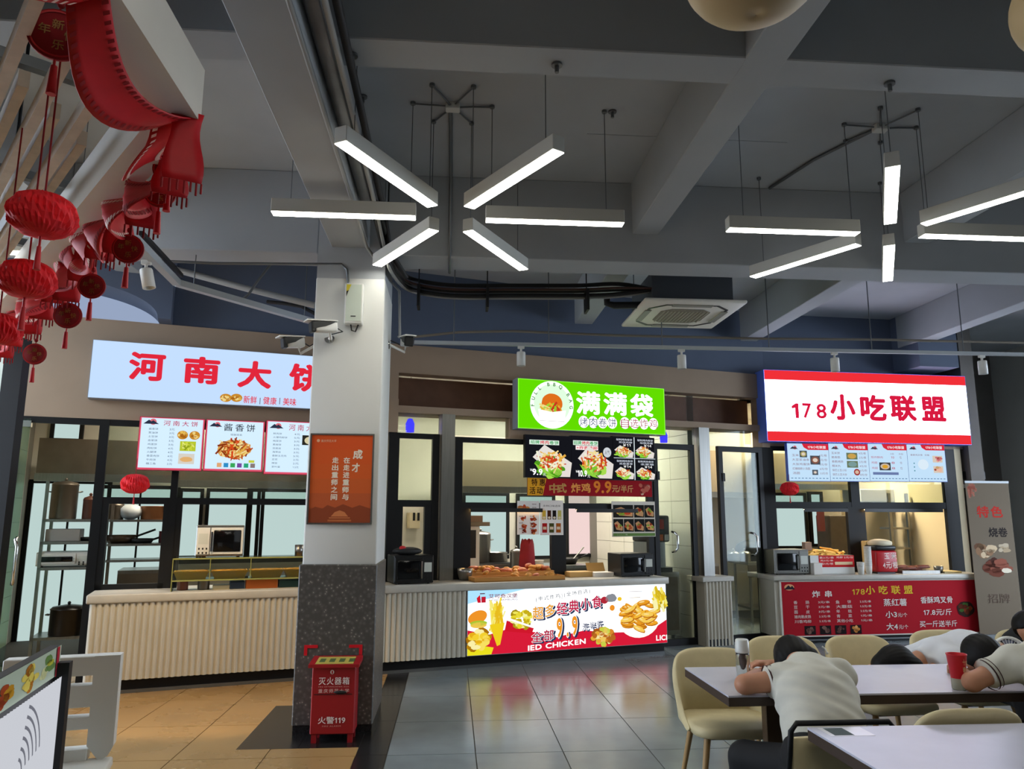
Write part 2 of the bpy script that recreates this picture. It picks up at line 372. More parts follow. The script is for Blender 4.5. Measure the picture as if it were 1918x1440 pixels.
# corridor at the right and the closing walls of the hall
M_corr = mat('dark corridor wall', '#77716b', .8, var=.1, scale=2)
structure(MB().box(7.35, 7.55, 10.25, 16, 0, SLAB).build('wall_corridor', M_corr))
structure(MB().box(7.5, 14, 12.6, 12.8, 0, SLAB).build('wall_corridor_end', M_corr))
structure(MB().box(-5.8, -5.6, 7.2, 16, 0, SLAB).build('wall_left', M_white))
structure(MB().box(-8, 12, 16, 16.2, 0, SLAB).build('wall_rear', M_white))
structure(MB().box(-5.6, 9.6, -6.2, -6, 0, SLAB).build('wall_front', M_corr))  # unseen, added to shut out daylight behind the camera
structure(MB().box(-5.8, -5.6, -6, 3.2, 0, SLAB).build('wall_left_near', M_corr))  # unseen, added to block daylight from the near left
wr = structure(MB().box(9.6, 9.8, -6, 4.8, 0, SLAB).box(9.6, 9.8, 9.6, 16, 0, SLAB).box(9.6, 9.8, 4.8, 9.6, 0, .6).box(9.6, 9.8, 4.8, 9.6, 3.5, SLAB).build('wall_right', M_white))  # unseen; its opening is added to let in fill daylight
for k in range(5): MB().box(9.62, 9.68, 4.8+k*1.19, 4.85+k*1.19, .6, 3.5).build('window_mullion', M_black, wr)  # unseen bars across the added daylight opening

# ---- kitchens: rear wall, partitions, floor-to-ceiling tiles
M_wt = mat('white glazed tile', '#d9d6c8', .25, var=.04, scale=3)
M_ot = mat('ivory glazed tile', '#b9b49a', .3, var=.05, scale=3)
M_grout = mat('tile grout', '#7d7a70', .8)
KT = 3.3
kb = structure(MB(FA.M).box(-3.2, 8.2, TW+KT, TW+KT+.15, 0, 3.3).build('wall_kitchen', M_wt))
structure(MB(FB.M).box(.6, 3.4, TW+2.9, TW+3.0, 0, 3.3).build('wall_kitchen_stall', M_wt))
structure(MB(FA.M).box(-3.2, 8.2, TW+.2, TW+KT+.1, 3.3, 3.36).build('ceiling_kitchen', M_white))
structure(MB(FB.M).box(.2, 3.3, TW+.2, TW+3, 3.3, 3.36).build('ceiling_stall', M_white))
def partition(name, s, side, tm, y0=.3, y1=KT, z1=3.3, fr=FA, tw=.45, th=.3, lab=None):
    w = structure(MB(fr.M).box(s, s+.1, TW+y0, TW+y1, 0, z1).build(name, M_grout)); p = None
    nx = int((y1-y0)/tw); nz = int(z1/th); xs = s-.008 if side < 0 else s+.1
    for i in range(nx):
        for j in range(nz):
            if p is None: p = MB(fr.M).box(xs, xs+.008, TW+y0, TW+y0+tw-.006, 0, th-.006).build('wall_tile', tm, w); o = p
            else: o = p.copy(); COL.objects.link(o)
            o.location = wm(w).inverted().to_3x3() @ (fr.n*(i*tw)+Vector((0, 0, j*th)))
    return w
partition('wall_partition_left', -1.75, 1, M_ot)
partition('wall_partition_mid', 2.36, 1, M_wt)
partition('wall_partition_right', 6.62, -1, M_wt)
# side of the third stall
structure(MB(FB.M).box(3.1, 3.2, TW, TW+3, 0, 3.3).build('wall_partition_stall', mat('cream wall paint', '#d6c7a4', .6)))
# frosted windows in the kitchen rear wall
M_frost = lit('#bfd6d2', .95)
def rear_window(n, x0, y0, x1, y1, fr=FA, t=KT, mtl=None, split=0):
    (s0, z1), (s1, z0) = fr.px(x0, y0, TW+t-.02), fr.px(x1, y1, TW+t-.02)
    w = thing('window_%d' % n, fr.pt((s0+s1)/2, TW+t-.03, z0), 'frosted rear kitchen window in a black frame', 'window'); w['kind'] = 'structure'
    f = .05; mb = MB(fr.M); T0, T1 = TW+t-.06, TW+t
    mb.box(s0-f, s1+f, T0, T1, z1, z1+f).box(s0-f, s1+f, T0, T1, z0-f, z0).box(s0-f, s0, T0, T1, z0, z1).box(s1, s1+f, T0, T1, z0, z1)
    for k in range(split): mb.box(s0+(s1-s0)*(k+1)/(split+1)-.012, s0+(s1-s0)*(k+1)/(split+1)+.012, T0, T1, z0, z1)
    mb.build('window_frame', M_black, w)
    MB(fr.M).box(s0, s1, T1-.03, T1-.02, z0, z1).build('pane', mtl or M_frost, w)
    return w
# ================================================================== pendant star lamps
M_bar = mat('white lamp housing', '#c9c8c0', .45)
M_galv = mat('galvanised steel', '#6f7274', .4, .7)
STAR_Z = 3.596
def star(loc, label):
    t = thing('star_pendant_lamp', loc, label, 'pendant lamp', 'star shaped ceiling lamps')
    L0, L1, W, H = .2376, 1.199, .0824, .093
    for k in range(6):
        a = math.pi/3*k; d = Vector((math.cos(a), math.sin(a), 0)); M = Matrix.Translation(Vector(loc)) @ Matrix.Rotation(a, 4, 'Z')
        b = MB(M).box(L0, L1, -W/2, W/2, .0, H, .003).build('light_bar', M_bar, t)
        MB(M).box(L0+.004, L1-.004, -W/2+.003, W/2-.003, -.004, .001).build('diffuser', lit('#fffcf0', LED_STRENGTH), b)
        for q in (L0+.04, L1-.12):
            p = Vector(loc)+d*q; top = SLAB
            for (x0, x1, y0, y1, z) in ((-1.024, -.713, -6, 6.06, 3.78), (1.515, 1.742, -6, 9.2, 3.987), (3.96, 4.19, -6, 9.95, 3.987), (-6, 10, 3.538, 3.79, 3.989)):
                if x0 < p.x < x1 and y0 < p.y < y1: top = min(top, z)
            w = MB().cyl(p+Vector((0, 0, H)), (p.x, p.y, top), .003, n=5); w.cyl((p.x, p.y, top-.02), (p.x, p.y, top), .018, n=8); w.build('suspension_wire', M_galv, t)
        if k % 2 == 0:
            p = Vector(loc)+d*(L0+.04); MB().tube([(p.x, p.y, SLAB-.012), ((p.x+loc[0])/2, (p.y+loc[1])/2, SLAB-.016), (loc[0], loc[1], SLAB-.03)], .007, 6).build('feed_cable', M_galv, t)
        else:
            p = Vector(loc)+d*(L0+.04); MB().tube([(p.x, p.y, SLAB-.012), (loc[0], loc[1], SLAB-.02)], .006, 6).build('feed_cable', M_galv, t)
    MB(Matrix.Translation(Vector((loc[0], loc[1], 0)))).box(-.05, .05, -.035, .035, SLAB-.05, SLAB, .004).build('junction_box', M_whitepl, t)
    return t
SX, SY = -.037, 4.92
star((SX, SY, STAR_Z), 'six-bar white star lamp hanging near the pillar, fully in view')
star((3.115, SY+.03, STAR_Z), 'six-bar star lamp over the sleepers, cut off by the right edge')
star((6.28, SY, STAR_Z), 'six-bar star lamp further right, outside the picture')
star((3.115, .3, STAR_Z), 'six-bar star lamp above and behind the camera on the right')
star((SX, .3, STAR_Z), 'six-bar star lamp above and behind the camera, near the beam')
star((-3.6, 5.0, STAR_Z-.3), 'six-bar star lamp over the tan floor behind the canopy edge')
# conduits from the junction boxes along the slab
def conduit(pts, r, label, m=M_galv, cat='pipe', name='conduit', group=None, n=8):
    return MB().tube(pts, r, n).build(name, m, None, label, cat, group)
conduit([(SX-.015, SY+.05, SLAB-.016), (SX-.015, 6.05, SLAB-.016), (SX-.015, 6.068, 3.74), (SX-.015, 6.2, 3.718), (SX-.015, 6.47, 3.72)], .013, 'thin grey conduit running from the star lamp by the pillar across the slab')
conduit([(3.09, SY+.08, SLAB-.016), (2.87, 5.5, SLAB-.016), (2.74, 6.05, SLAB-.016)], .013, 'thin grey conduit running from the star lamp over the sleepers')
# ceiling hooks
for i, (p, lab) in enumerate((((680, 180), 'small ceiling hook with black cord near the beam pipes'), ((1043, 120), 'small ceiling hook above the outer end of a light bar'), ((1147, 208), 'small ceiling hook alone on the slab, above the right light bar'),
                 ((660, 102), 'small round ceiling fixing beside the pipe duct'), ((1666, 155), 'small ceiling hook on the cross beam over the second star lamp'))):
    z = 3.987 if i in (1, 4, 3) else SLAB
    q = onz(*p, z); h = MB().cyl((q.x, q.y, z-.012), (q.x, q.y, z), .03, n=12).cyl((q.x, q.y, z-.05), (q.x, q.y, z-.012), .012, n=8)
    if i == 0: h.cyl((q.x+.005, q.y, z-.3), (q.x, q.y, z-.05), .006, n=6)
    h.build('ceiling_hook', M_galv, None, lab, 'hook', 'ceiling hooks')
# ---- the duct and pipes along the wide beam, bending to the air conditioner
M_duct = mat('grey duct wrap', '#58595b', .35, .4, var=.25, scale=5)
M_rub = mat('black pipe insulation', '#1b1b1c', .6)
zp = 3.72
MB().box(-.70, -.61, -1, 5.3, 3.84, 3.93, .02, 2).build('cable_duct', M_duct, None, 'wide grey cable duct running along the beam to the pillar', 'duct')
conduit([(-.73, -1, 3.766), (-.73, 5.78, 3.766), (-.72, 5.93, 3.74), (-.65, 6.02, 3.66)], .013, 'thin pale pipe clipped under the edge of the wide beam', M_grey)
conduit([(-.59, -1, 3.82), (-.59, 5.6, 3.82), (-.57, 5.92, 3.80)], .016, 'thin pale pipe outside the grey duct', M_grey)
conduit([(-.555, 2, 3.89), (-.555, 5.65, 3.89), (-.53, 5.9, 3.70), (-.42, 6.25, 3.60)], .022, 'dark insulated pipe on the outer side of the duct', M_rub)
def bundle(dz, dy, r, m, lab):
    a = [onz(700, 440, 3.68), onz(735, 510, 3.5)]
    pts = [(-.60+dy*.4, 5.3, 3.85+dz*.3), (-.58+dy*.4, 5.86, 3.78+dz), (-.53, 6.02+dy*.5, 3.64+dz)]
    Y = 6.97+dy
    for x, y in ((760, 528), (800, 540), (860, 546), (960, 546), (1080, 546), (1160, 543)):
        q = ony(x, y, Y); pts.append((q.x, q.y, q.z+dz))
    q = Vector(pts[-1]); pts.append((1.93, 6.95+dy, 3.76))
    # smooth
    P = [Vector(p) for p in pts]; out = []
    for i in range(len(P)-1):
        p0, p1, p2, p3 = P[max(0, i-1)], P[i], P[i+1], P[min(len(P)-1, i+2)]
        for k in range(5):
            t = k/5; out.append(.5*((2*p1)+(p2-p0)*t+(2*p0-5*p1+4*p2-p3)*t*t+(3*p1-p0-3*p2+p3)*t**3))
    out.append(P[-1])
    conduit(out, r, lab, m, 'pipe', 'coolant_pipe', 'pipes sagging to the air conditioner')
bundle(.06, 0., .020, M_rub, 'topmost black insulated pipe sagging towards the air conditioner')
bundle(.005, .05, .022, M_rub, 'middle black insulated pipe sagging towards the air conditioner')
bundle(-.04, -.03, .019, M_rub, 'lower black insulated pipe sagging towards the air conditioner')
bundle(-.065, .02, .014, M_grey, 'lowest pale drain pipe sagging towards the air conditioner')
bundle(.02, -.05, .012, mat('brown cable', '#4a2f28', .5), 'thin brown cable running in the pipe bundle')
for x in (785, 913, 1098):
    q = ony(x, 520, 6.97); MB().box(q.x-.012, q.x+.012, 6.88, 7.06, 3.53, 3.74).cyl((q.x, 6.97, 3.72), (q.x, 6.97, SLAB), .006, n=6).build('pipe_hanger', M_rub, None, {785: 'black pipe hanger nearest the pillar', 913: 'black pipe hanger in the middle of the sagging pipes', 1098: 'black pipe hanger next to the air conditioner'}[x], 'hanger', 'pipe hangers')
# ---- air conditioner cassette
M_acw = mat('bright white plastic', '#f3efe4', .4)
ac = thing('air_conditioner', (2.29, 7.3, 3.6), 'white ceiling cassette air conditioner with grey metal body', 'air conditioner')
A0, A1, B0, B1 = 1.79, 2.79, 6.78, 7.80
MB().box(A0, A1, B0, B1, 3.6, 3.635, .015, 2).build('panel', M_acw, ac)
MB().box(A0+.1, A1-.1, B0+.1, B1-.1, 3.635, 3.93, .006).build('body', mat('grey sheet metal', '#4d5258', .5, .3), ac)
cx, cyy = (A0+A1)/2, (B0+B1)/2
def oct_(h, c): return [(cx-h+c, cyy-h), (cx+h-c, cyy-h), (cx+h, cyy-h+c), (cx+h, cyy+h-c), (cx+h-c, cyy+h), (cx-h+c, cyy+h), (cx-h, cyy+h-c), (cx-h, cyy-h+c)]
def annulus(mb, P, Q, z0, z1):
    n = len(P); mb.add([(x, y, z0) for x, y in P]+[(x, y, z0) for x, y in Q]+[(x, y, z1) for x, y in P]+[(x, y, z1) for x, y in Q],
        [(i, (i+1) % n, n+(i+1) % n, n+i) for i in range(n)]+[(i, 2*n+i, 2*n+(i+1) % n, (i+1) % n) for i in range(n)]+[(n+i, n+(i+1) % n, 3*n+(i+1) % n, 3*n+i) for i in range(n)]); return mb
annulus(MB(), oct_(.40, .14), oct_(.375, .13), 3.596, 3.602).build('air_slot', M_blackpl, ac)
for k, (ux, uy) in enumerate(((0, -1), (0, 1), (1, 0), (-1, 0))):
    w, h = (.2, .035) if ux == 0 else (.035, .2); x, y = cx+ux*.385, cyy+uy*.385
    MB().box(x-w, x+w, y-h, y+h, 3.588, 3.6, .006).build('louvre', mat('louvre plastic', '#9d9a90', .5), ac)
g = MB(); g.prism([(x, y) for x, y in oct_(.25, .09)], 3.592, 3.598, 'z'); gr = g.build('grille', mat('grille plastic', '#8f887a', .6), ac)
for k in range(13):
    x = cx-.22+k*.0367; MB().box(x-.006, x+.006, cyy-.2, cyy+.2, 3.586, 3.593).build('grille_bar', mat('grille bar plastic', '#b5ae9e', .6), gr)
for x in (A0+.12, A1-.12):
    for y in (B0+.12, B1-.12): MB().cyl((x, y, 3.9), (x, y, SLAB), .006, n=6).build('hanging_rod', M_galv, ac)
MB().tube([ony(1137, 552, 7.1), ony(1137, 568, 7.1), ony(1150, 572, 7.1), (1.9, 7.1, ony(1180, 570, 7.1).z)], .035, 8).build('drain_elbow', M_rub, ac)
# ---- track lights
M_track = mat('white track', '#aab0b4', .45)
TZ = 3.33
p, q = onz(770, 643, TZ), onz(1918, 662, TZ); TY = (p.y+q.y)/2
tr = thing('light_track', (p.x, TY, TZ), 'long white lighting track hung in front of the stalls', 'light track')
MB().box(p.x, 7.6, TY-.018, TY+.018, TZ-.018, TZ+.018).build('rail', M_track, tr)
for x in (850, 1028, 1240, 1440, 1632, 1803):
    a = ony(x, 640, TY); MB().cyl((a.x, TY, TZ), (a.x, TY, SLAB), .006, n=6).build('drop_rod', M_galv, tr)
spots = []
def spot(loc, lab, tilt=0.):
    t = thing('track_spotlight', loc, lab, 'spotlight', 'white track spotlights'); x, y, z = loc
    MB().box(x-.035, x+.035, y-.015, y+.015, z-.045, z-.01, .004).build('adapter', M_whitepl, t)
    MB().cyl((x, y, z-.08), (x, y, z-.04), .012, n=8).build('stem', M_whitepl, t)
    M = Matrix.Translation((x, y, z-.08)) @ Matrix.Rotation(tilt, 4, 'Y')
    MB(M).lathe([(0, 0), (.042, 0), (.045, -.01), (.045, -.145), (.038, -.145), (.036, -.12), (0, -.12)], n=20).build('lamp_head', M_whitepl, t)
    return t
for x, y, lab in ((976, 648, 'white track spotlight above the green sign\'s left corner'), (1276, 650, 'white track spotlight under the air conditioner'), (1562, 655, 'white track spotlight above the white and red sign'), (1838, 663, 'white track spotlight at the far right end of the track')):
    a = ony(x, y, TY); spot((a.x, TY, TZ), lab)
# second conduit above the track
a = [ony(x, y, TY+.35) for x, y in ((755, 633), (860, 622), (960, 620), (1150, 628), (1420, 634), (1650, 636), (1918, 642))]
conduit([tuple(v) for v in a]+[(7.6, TY+.35, a[-1].z)], .014, 'thin brownish conduit sagging behind the lighting track', mat('beige conduit', '#7e7568', .6))
# left track, bent, with one spotlight
zl = 3.45
P0, P1, P2 = onz(255, 452, zl), onz(332, 530, zl), onz(592, 604, zl)
lt = thing('light_track', tuple(P0), 'bent white lighting track left of the pillar', 'light track')
def bar(mb, a, b, w, h):
    d = (b-a); L = d.length; d.normalize(); M = Matrix.Translation(a) @ Vector((1, 0, 0)).rotation_difference(d).to_matrix().to_4x4()
    mb.T = M; mb.box(0, L, -w/2, w/2, -h/2, h/2); mb.T = None; return mb
bar(MB(), P0, P1, .06, .05).build('rail', M_track, lt); bar(MB(), P1, P2, .06, .05).build('rail', M_track, lt)
bar(MB(), P0+Vector((.02, .02, .07)), P1+Vector((.02, .02, .07)), .03, .03).build('cable', M_rub, lt)
for f in (.1, .9): a = P1.lerp(P2, f); MB().cyl(a, (a.x, a.y, SLAB), .005, n=6).build('drop_rod', M_galv, lt)
a = onz(275, 485, zl); spot((a.x, a.y, zl), 'white track spotlight left of the pillar, tilted down', R(-14))
sl = bpy.data.lights.new('warm_spot', 'SPOT'); sl.energy = 300; sl.color = (1, .72, .40); sl.spot_size = R(54); sl.spot_blend = .4; sl.shadow_soft_size = .04
so = bpy.data.objects.new('warm_spot', sl); COL.objects.link(so); so.location = (a.x, a.y+.02, zl-.24); so.rotation_euler = (Vector((-2.0, 7.55, 0))-Vector(so.location)).to_track_quat('-Z', 'Y').to_euler()
conduit([tuple(ony(x, y, 6.06)) for x, y in ((290, 488), (400, 493), (640, 495))]+[tuple(ony(650, 505, 6.035)), tuple(ony(653, 532, 6.035))], .012, 'thin grey conduit crossing to the pillar and down to the white box')
conduit([tuple(ony(x, y, 6.9)) for x, y in ((330, 505), (460, 540), (590, 572))], .03, 'pale grey pipe slanting down behind the pillar', M_grey)
conduit([tuple(ony(x, y, 6.7)) for x, y in ((515, 484), (480, 530), (465, 552), (455, 560))], .012, 'thin branch conduit angled down left of the pillar')
conduit([tuple(ony(x, y, 7.2)) for x, y in ((500, 565), (530, 568), (565, 574), (595, 590))], .018, 'dark cable drooping behind the pillar', M_rub)
conduit([tuple(ony(x, y, 6.85)) for x, y in ((735, 530), (748, 545), (749, 628), (746, 632))], .012, 'thin conduit dropping beside the pillar to the camera', M_grey)
# ---- wooden pendant shades at the top edge
M_shade = mat('pale wood veneer', '#b39a70', .55, var=.08, scale=4)
def shade(c, r, h, lab):
    t = thing('pendant_shade', c, lab, 'pendant lamp', 'round wooden pendant shades')
    prof = [(r*.02, -h*.5)]+[(r*math.sin(a), -h*.5*math.cos(a)) for a in [math.pi*k/16 for k in range(1, 14)]]
    o = MB().lathe([(0.001, -h*.5)]+prof[1:], c, 40).build('bowl', M_shade, t); solid(o, .008)
    MB().cyl((c[0], c[1], c[2]+h*.35), (c[0], c[1], SLAB), .006, n=6).build('cord', M_black, t)
    MB().ball((c[0], c[1], c[2]+h*.1), .05, 10, 8).build('bulb', M_whitepl, t)
a = onz(1388, 48, 2.95); shade((a.x, a.y-.1, 3.065), .185, .3, 'pale wooden bowl pendant cut by the top edge')
a = onz(1935, 75, 2.95); shade((a.x+.09, a.y-.08, 3.02), .17, .3, 'orange wooden bowl pendant in the upper right corner')
# ================================================================== slatted canopy at the left with garlands
CZ = 2.93
c0 = onz(376, 231, CZ); d1 = Vector((-.605, .796, 0)).normalized(); n1 = Vector((-.796, -.605, 0)).normalized()   # n1 points into the canopy
M_can = mat('white canopy board', '#c9c3b8', .55, var=.05, scale=3)
M_slat = mat('whitewashed slat', '#c4b5a4', .6, var=.12, scale=4, stretch=(3, 3, 3))
cn = thing('slatted_canopy', tuple(c0), 'white slatted canopy with a deep rim in the upper left', 'canopy')
HT = .20
def strip(mb, a, b, w, nn, z0, z1):
    q = [a, b, b+nn*w, a+nn*w]; mb.add([(p.x, p.y, z0) for p in q]+[(p.x, p.y, z1) for p in q], [(3, 2, 1, 0), (4, 5, 6, 7), (0, 1, 5, 4), (1, 2, 6, 5), (2, 3, 7, 6), (3, 0, 4, 7)]); return mb
cend = c0+d1*4.8; y_start = Vector((c0.x, -1.5, 0))
strip(MB(), y_start, Vector((c0.x, c0.y, 0)), .13, Vector((-1, 0, 0)), CZ, CZ+HT).build('rim', M_can, cn)
strip(MB(), Vector((c0.x, c0.y, 0)), Vector((cend.x, cend.y, 0)), .14, n1, CZ, CZ+HT).build('rim', M_can, cn)
for k in range(16):
    off = .215+k*.062; long = k % 2 == 1; st = c0+n1*off
    # slats run along d1; they begin at the side rim
    tt = (c0.x-.13-st.x)/d1.x; a = st+d1*(max(tt, -2.2) if long else tt+.72); b = st+d1*4.3
    o = strip(MB(), Vector((a.x, a.y, 0)), Vector((b.x, b.y, 0)), .034, n1, CZ+.04+(0 if long else .05), CZ+.10+(0 if long else .05)).build('slat', M_slat, cn)
for k in range(4):
    a = c0+d1*(.4+1.05*k)+n1*.1; b = a+n1*1.6; strip(MB(), Vector((a.x, a.y, 0)), Vector((b.x, b.y, 0)), .04, d1, CZ+.21, CZ+.25).build('cross_rail', M_galv, cn)
    for f in (.25, 1.0): e = a+n1*f; MB().cyl((e.x, e.y, CZ+.25), (e.x, e.y, SLAB), .008, n=6).build('hanging_rod', M_black, cn)
# post and glazing at its far end
pe = onz(36, 640, CZ)
MB().box(pe.x-.07, pe.x+.07, pe.y-.05, pe.y+.05, 0, CZ+.02).build('canopy_post', M_black, None, 'black square post at the left edge of the picture', 'post')
gl = thing('entrance_glazing', (pe.x-1, pe.y-.05, 0), 'pale frosted glass screen left of the black post', 'glass screen')
MB().box(pe.x-1.9, pe.x-.07, pe.y-.02, pe.y+.0, .1, 2.85).build('pane', mat('frosted white glass', '#d6e2da', .35, trans=.0), gl)
MB().box(pe.x-.32, pe.x-.08, pe.y-.06, pe.y-.02, 2.22, 2.42, .01).build('notice_box', mat('brown cardboard', '#9a7c66', .7), gl)
MB().box(pe.x-1.9, pe.x-.07, pe.y-.05, pe.y+.03, 0, .1).build('bottom_rail', M_black, gl)
# garland: scalloped red paper swags pinned along the rim
def gpt(u):          # u metres along the rim, 0 at the corner; negative runs towards the camera
    return Vector((c0.x, c0.y+u, CZ)) if u < 0 else Vector((c0.x, c0.y, CZ))+d1*u
gar = thing('paper_garland', tuple(gpt(0)), 'red paper garland pinned in swags along the canopy rim', 'garland')
M_hole = mat('garland lace holes', '#e9c8bd', .7)
def swag(u0, u1, drop, wid, inner, seed):
    rd = random.Random(seed); nn = Vector((-1, 0, 0)) if u0 < 0 else n1
    def fn(i, j):
        p = gpt(u0+(u1-u0)*i)+nn*inner; sag = drop*4*i*(1-i)
        y = p+Vector((0, 0, -sag-.004))+nn*(.05*math.sin(math.pi*i))
        if u0 < -.03: return tuple(y+nn*(wid*j*(.85+.1*math.sin(i*5)))+Vector((0, 0, -wid*j*(.25+.5*math.sin(math.pi*i)*j))))
        return tuple(y-nn*.02+nn*(.05*math.sin(3*j+5*i+seed))+Vector((0, 0, .02-wid*j*(.8+.25*math.sin(math.pi*i)))))
    o = MB().grid(fn, 16, 4).build('swag', M_red, gar); solid(o, .003)
    m_ = MB()                        # laced edge: rows of small openings
    for k in range(24):
        i = (k+.5)/24
        for j in (.12, .88):
            a = Vector(fn(i, j)); b = Vector(fn(i+.012, j)); c = Vector(fn(i, j+.05)); e1 = (b-a).normalized()*.006; e2 = (c-a).normalized()*.009; nz = e1.cross(e2).normalized()*.004
            for sg in (1, -1): m_.add([a-e1-e2+nz*sg, a+e1-e2+nz*sg, a+e1+e2+nz*sg, a-e1+e2+nz*sg], [(0, 1, 2, 3)])
    m_.build('lace_edge', M_redd if seed % 2 else M_hole, o)['kind'] = 'stuff'
us = [-1.25, -.66, -.04]+[.33*(k+1) for k in range(12)]
for k in range(len(us)-1):
    swag(us[k]+.0, us[k+1]-.0, (.06 if k < 2 else .045)+.02*(k % 2), .125 if k < 2 else .15, .02, k)
for k, u in enumerate(us):
    if u < -.1: continue
    p = gpt(u); nn = Vector((1, 0, 0)) if u < 0 else -n1; tdir = Vector((.88, .42, 0)).normalized(); p = p+Vector((-.045, 0, 0)) if k == 2 else p
    def fn(i, j, p=p, nn=nn, tdir=tdir, k=k):
        return tuple(p+nn*(.012+.01*math.sin(6*j+i*3))+tdir*((i-.5)*.105*(1+.1*j))+Vector((0, 0, .02-(.25 if k == 2 else .17+.03*(k % 3))*j)))
    o = MB().grid(fn, 4, 8).build('drop_ribbon', M_red, gar); solid(o, .003)
    fr_ = MB()
    for q in range(7):
        a = Vector(fn(q/6.0, 1)); fr_.cyl(a, a+Vector((0, 0, -.035-.01*(q % 2))), .004, n=4)
    fr_.build('fringe', M_redd, o)
# round new-year medallions
def medallion(c, r, yaw_, label, tilt=0.):
    t = thing('new_year_medallion', c, label, 'ornament', 'round red new year medallions')
    M = Matrix.Translation(c) @ Matrix.Rotation(yaw_, 4, 'Z') @ Matrix.Rotation(tilt, 4, 'Y')
    b = MB(M); b.T = Matrix.Rotation(R(90), 4, 'X'); b.lathe([(0, -.006), (r, -.006), (r, .006), (0, .006)], n=32); b.T = None; b.build('disc', M_redd, t)
    b = MB(M); b.T = Matrix.Rotation(R(90), 4, 'X'); b.lathe([(r*.86, -.009), (r*.9, -.0095), (r*.93, -.009)], n=32); b.lathe([(r*.86, .009), (r*.9, .0095), (r*.93, .009)], n=32); b.T = None; b.build('gold_ring', M_red, t)
    for sg in (-1, 1):
        m_ = MB(M)
        for ch, x, z in (('新', .0, .38), ('年', -.42, .12), ('快', .42, -.0), ('乐', .06, -.42)):
            v, f, a = glyph(ch, .015); m_.add([(-sg*((q[0]-.5)*.42+x)*r, sg*.0085, ((q[1]-.4)*.42+z)*r) for q in v], f)
        m_.build('lettering', M_gold, t)
    MB(M).cyl((0, 0, r), (0, 0, max(r+.06, CZ+.01-c[2])), .003, n=5).ball((0, 0, r+.02), .012, 8, 6).build('loop', M_redd, t)
    MB(M).cyl((0, 0, -r-.02), (0, 0, -r), .004, n=5).cyl((0, 0, -r-.11), (0, 0, -r-.02), .014, .009, n=8).build('tassel', M_red, t)
def on_rim(x, y, out=.03):     # a point under the rim's outer face
    d = ray(x, y); p0 = c0-n1*out; k = (p0-cC).dot(n1)/d.dot(n1); return cC+d*k
medallion(tuple(onx(108, 66, c0.x-.30)), .080, R(20), 'largest round red medallion, at the top left between the slats')
for (x, y, r, lab) in ((318, 317, .062, 'round red medallion just below the canopy corner'), (300, 361, .060, 'round red medallion hanging second below the canopy corner'),
        (240, 466, .064, 'round red medallion in front of the bent lighting track'), (172, 536, .062, 'round red medallion in front of the blue arch'),
        (127, 591, .070, 'dark round red medallion at the foot of the arch'), (65, 663, .066, 'lowest round red medallion, above the first stall\'s window')):
    medallion(tuple(on_rim(x, y)), r, R(8), lab)
# red honeycomb lanterns
M_lan = mat('red honeycomb paper', '#f0202c', .7, var=.15, scale=30)
def lantern(c, r, h, label, cord=.25, ribs=34):
    t = thing('red_lantern', c, label, 'lantern', 'red honeycomb paper lanterns')
    V = []; nv = 12; n = ribs*2
    for i in range(nv+1):
        ph = math.pi*i/nv
        for j in range(n):
            k = (1.0 if j % 2 else .94)*(1+.035*math.sin(j*2.7+i*1.9)+.02*math.sin(j*7.1-i*3)); V.append((c[0]+r*k*math.sin(ph)**.8*math.cos(2*math.pi*j/n), c[1]+r*k*math.sin(ph)**.8*math.sin(2*math.pi*j/n), c[2]+h*math.cos(ph)))
    MB().add(V, [(i*n+j, (i+1)*n+j, (i+1)*n+(j+1) % n, i*n+(j+1) % n) for i in range(nv) for j in range(n)]).build('paper_globe', M_lan, t)
    MB().cyl((c[0], c[1], c[2]+h*.98), (c[0], c[1], c[2]+h+cord), .003, n=5).build('cord', M_redd, t)
    MB().cyl((c[0], c[1], c[2]-h-.03), (c[0], c[1], c[2]-h*.98), .004, n=5).cyl((c[0], c[1], c[2]-h-.10), (c[0], c[1], c[2]-h-.03), .010, .006, n=8).build('tassel', M_red, t)
def under(x, y, w):   # lanterns hang from the slats, w metres inside the rim
    d = ray(x, y); p0 = c0+n1*w; k = (p0-cC).dot(n1)/d.dot(n1); return cC+d*k
for x, y, rp, lab in ((80, 403, 60, 'uppermost red paper lantern under the canopy slats'), (50, 523, 51, 'second red paper lantern under the canopy slats'), (-4, 616, 42, 'red paper lantern half cut by the left edge')):
    p = under(x, y, .44); dep = (p-cC).dot(cF); lantern(tuple(p), rp*dep/F_PX, rp*.70*dep/F_PX, lab, max(.05, CZ+.05-p.z-rp*.7*dep/F_PX))
# ================================================================== shop windows and doors
def fpx(fr, x, y, t): return fr.px(x, y, t)
def wbox(fr, s0, s1, t0, t1, z0, z1): return MB(fr.M).box(s0, s1, t0, t1, z0, z1)
def window(n, fr, label, posts, rails, panes, t0=TW, t1=TW+.06):
    sm = (posts[0][0]+posts[-1][1])/2
    w = thing('window_%d' % n, fr.pt(sm, t0, min(p[2] for p in posts)), label, 'window'); w['kind'] = 'structure'
    for s0, s1, z0, z1 in posts: wbox(fr, s0, s1, t0, t1, z0, z1).build('post', M_black, w)
    for s0, s1, z0, z1 in rails: wbox(fr, s0, s1, t0+.004, t1-.004, z0, z1).build('rail', M_black, w)
    for s0, s1, z0, z1 in panes: wbox(fr, s0, s1, t0+.027, t0+.033, z0, z1).build('pane', G_clear, w)
    return w
WT = .88           # worktop height
a0 = FA.px(47, 900, TW)[0]; pa0, pa1 = FA.px(184, 870, TW)[0], FA.px(198, 870, TW)[0]; pb0, pb1 = FA.px(321, 895, TW)[0], FA.px(334, 895, TW)[0]
RZ0, RZ1 = 1.70, 1.765
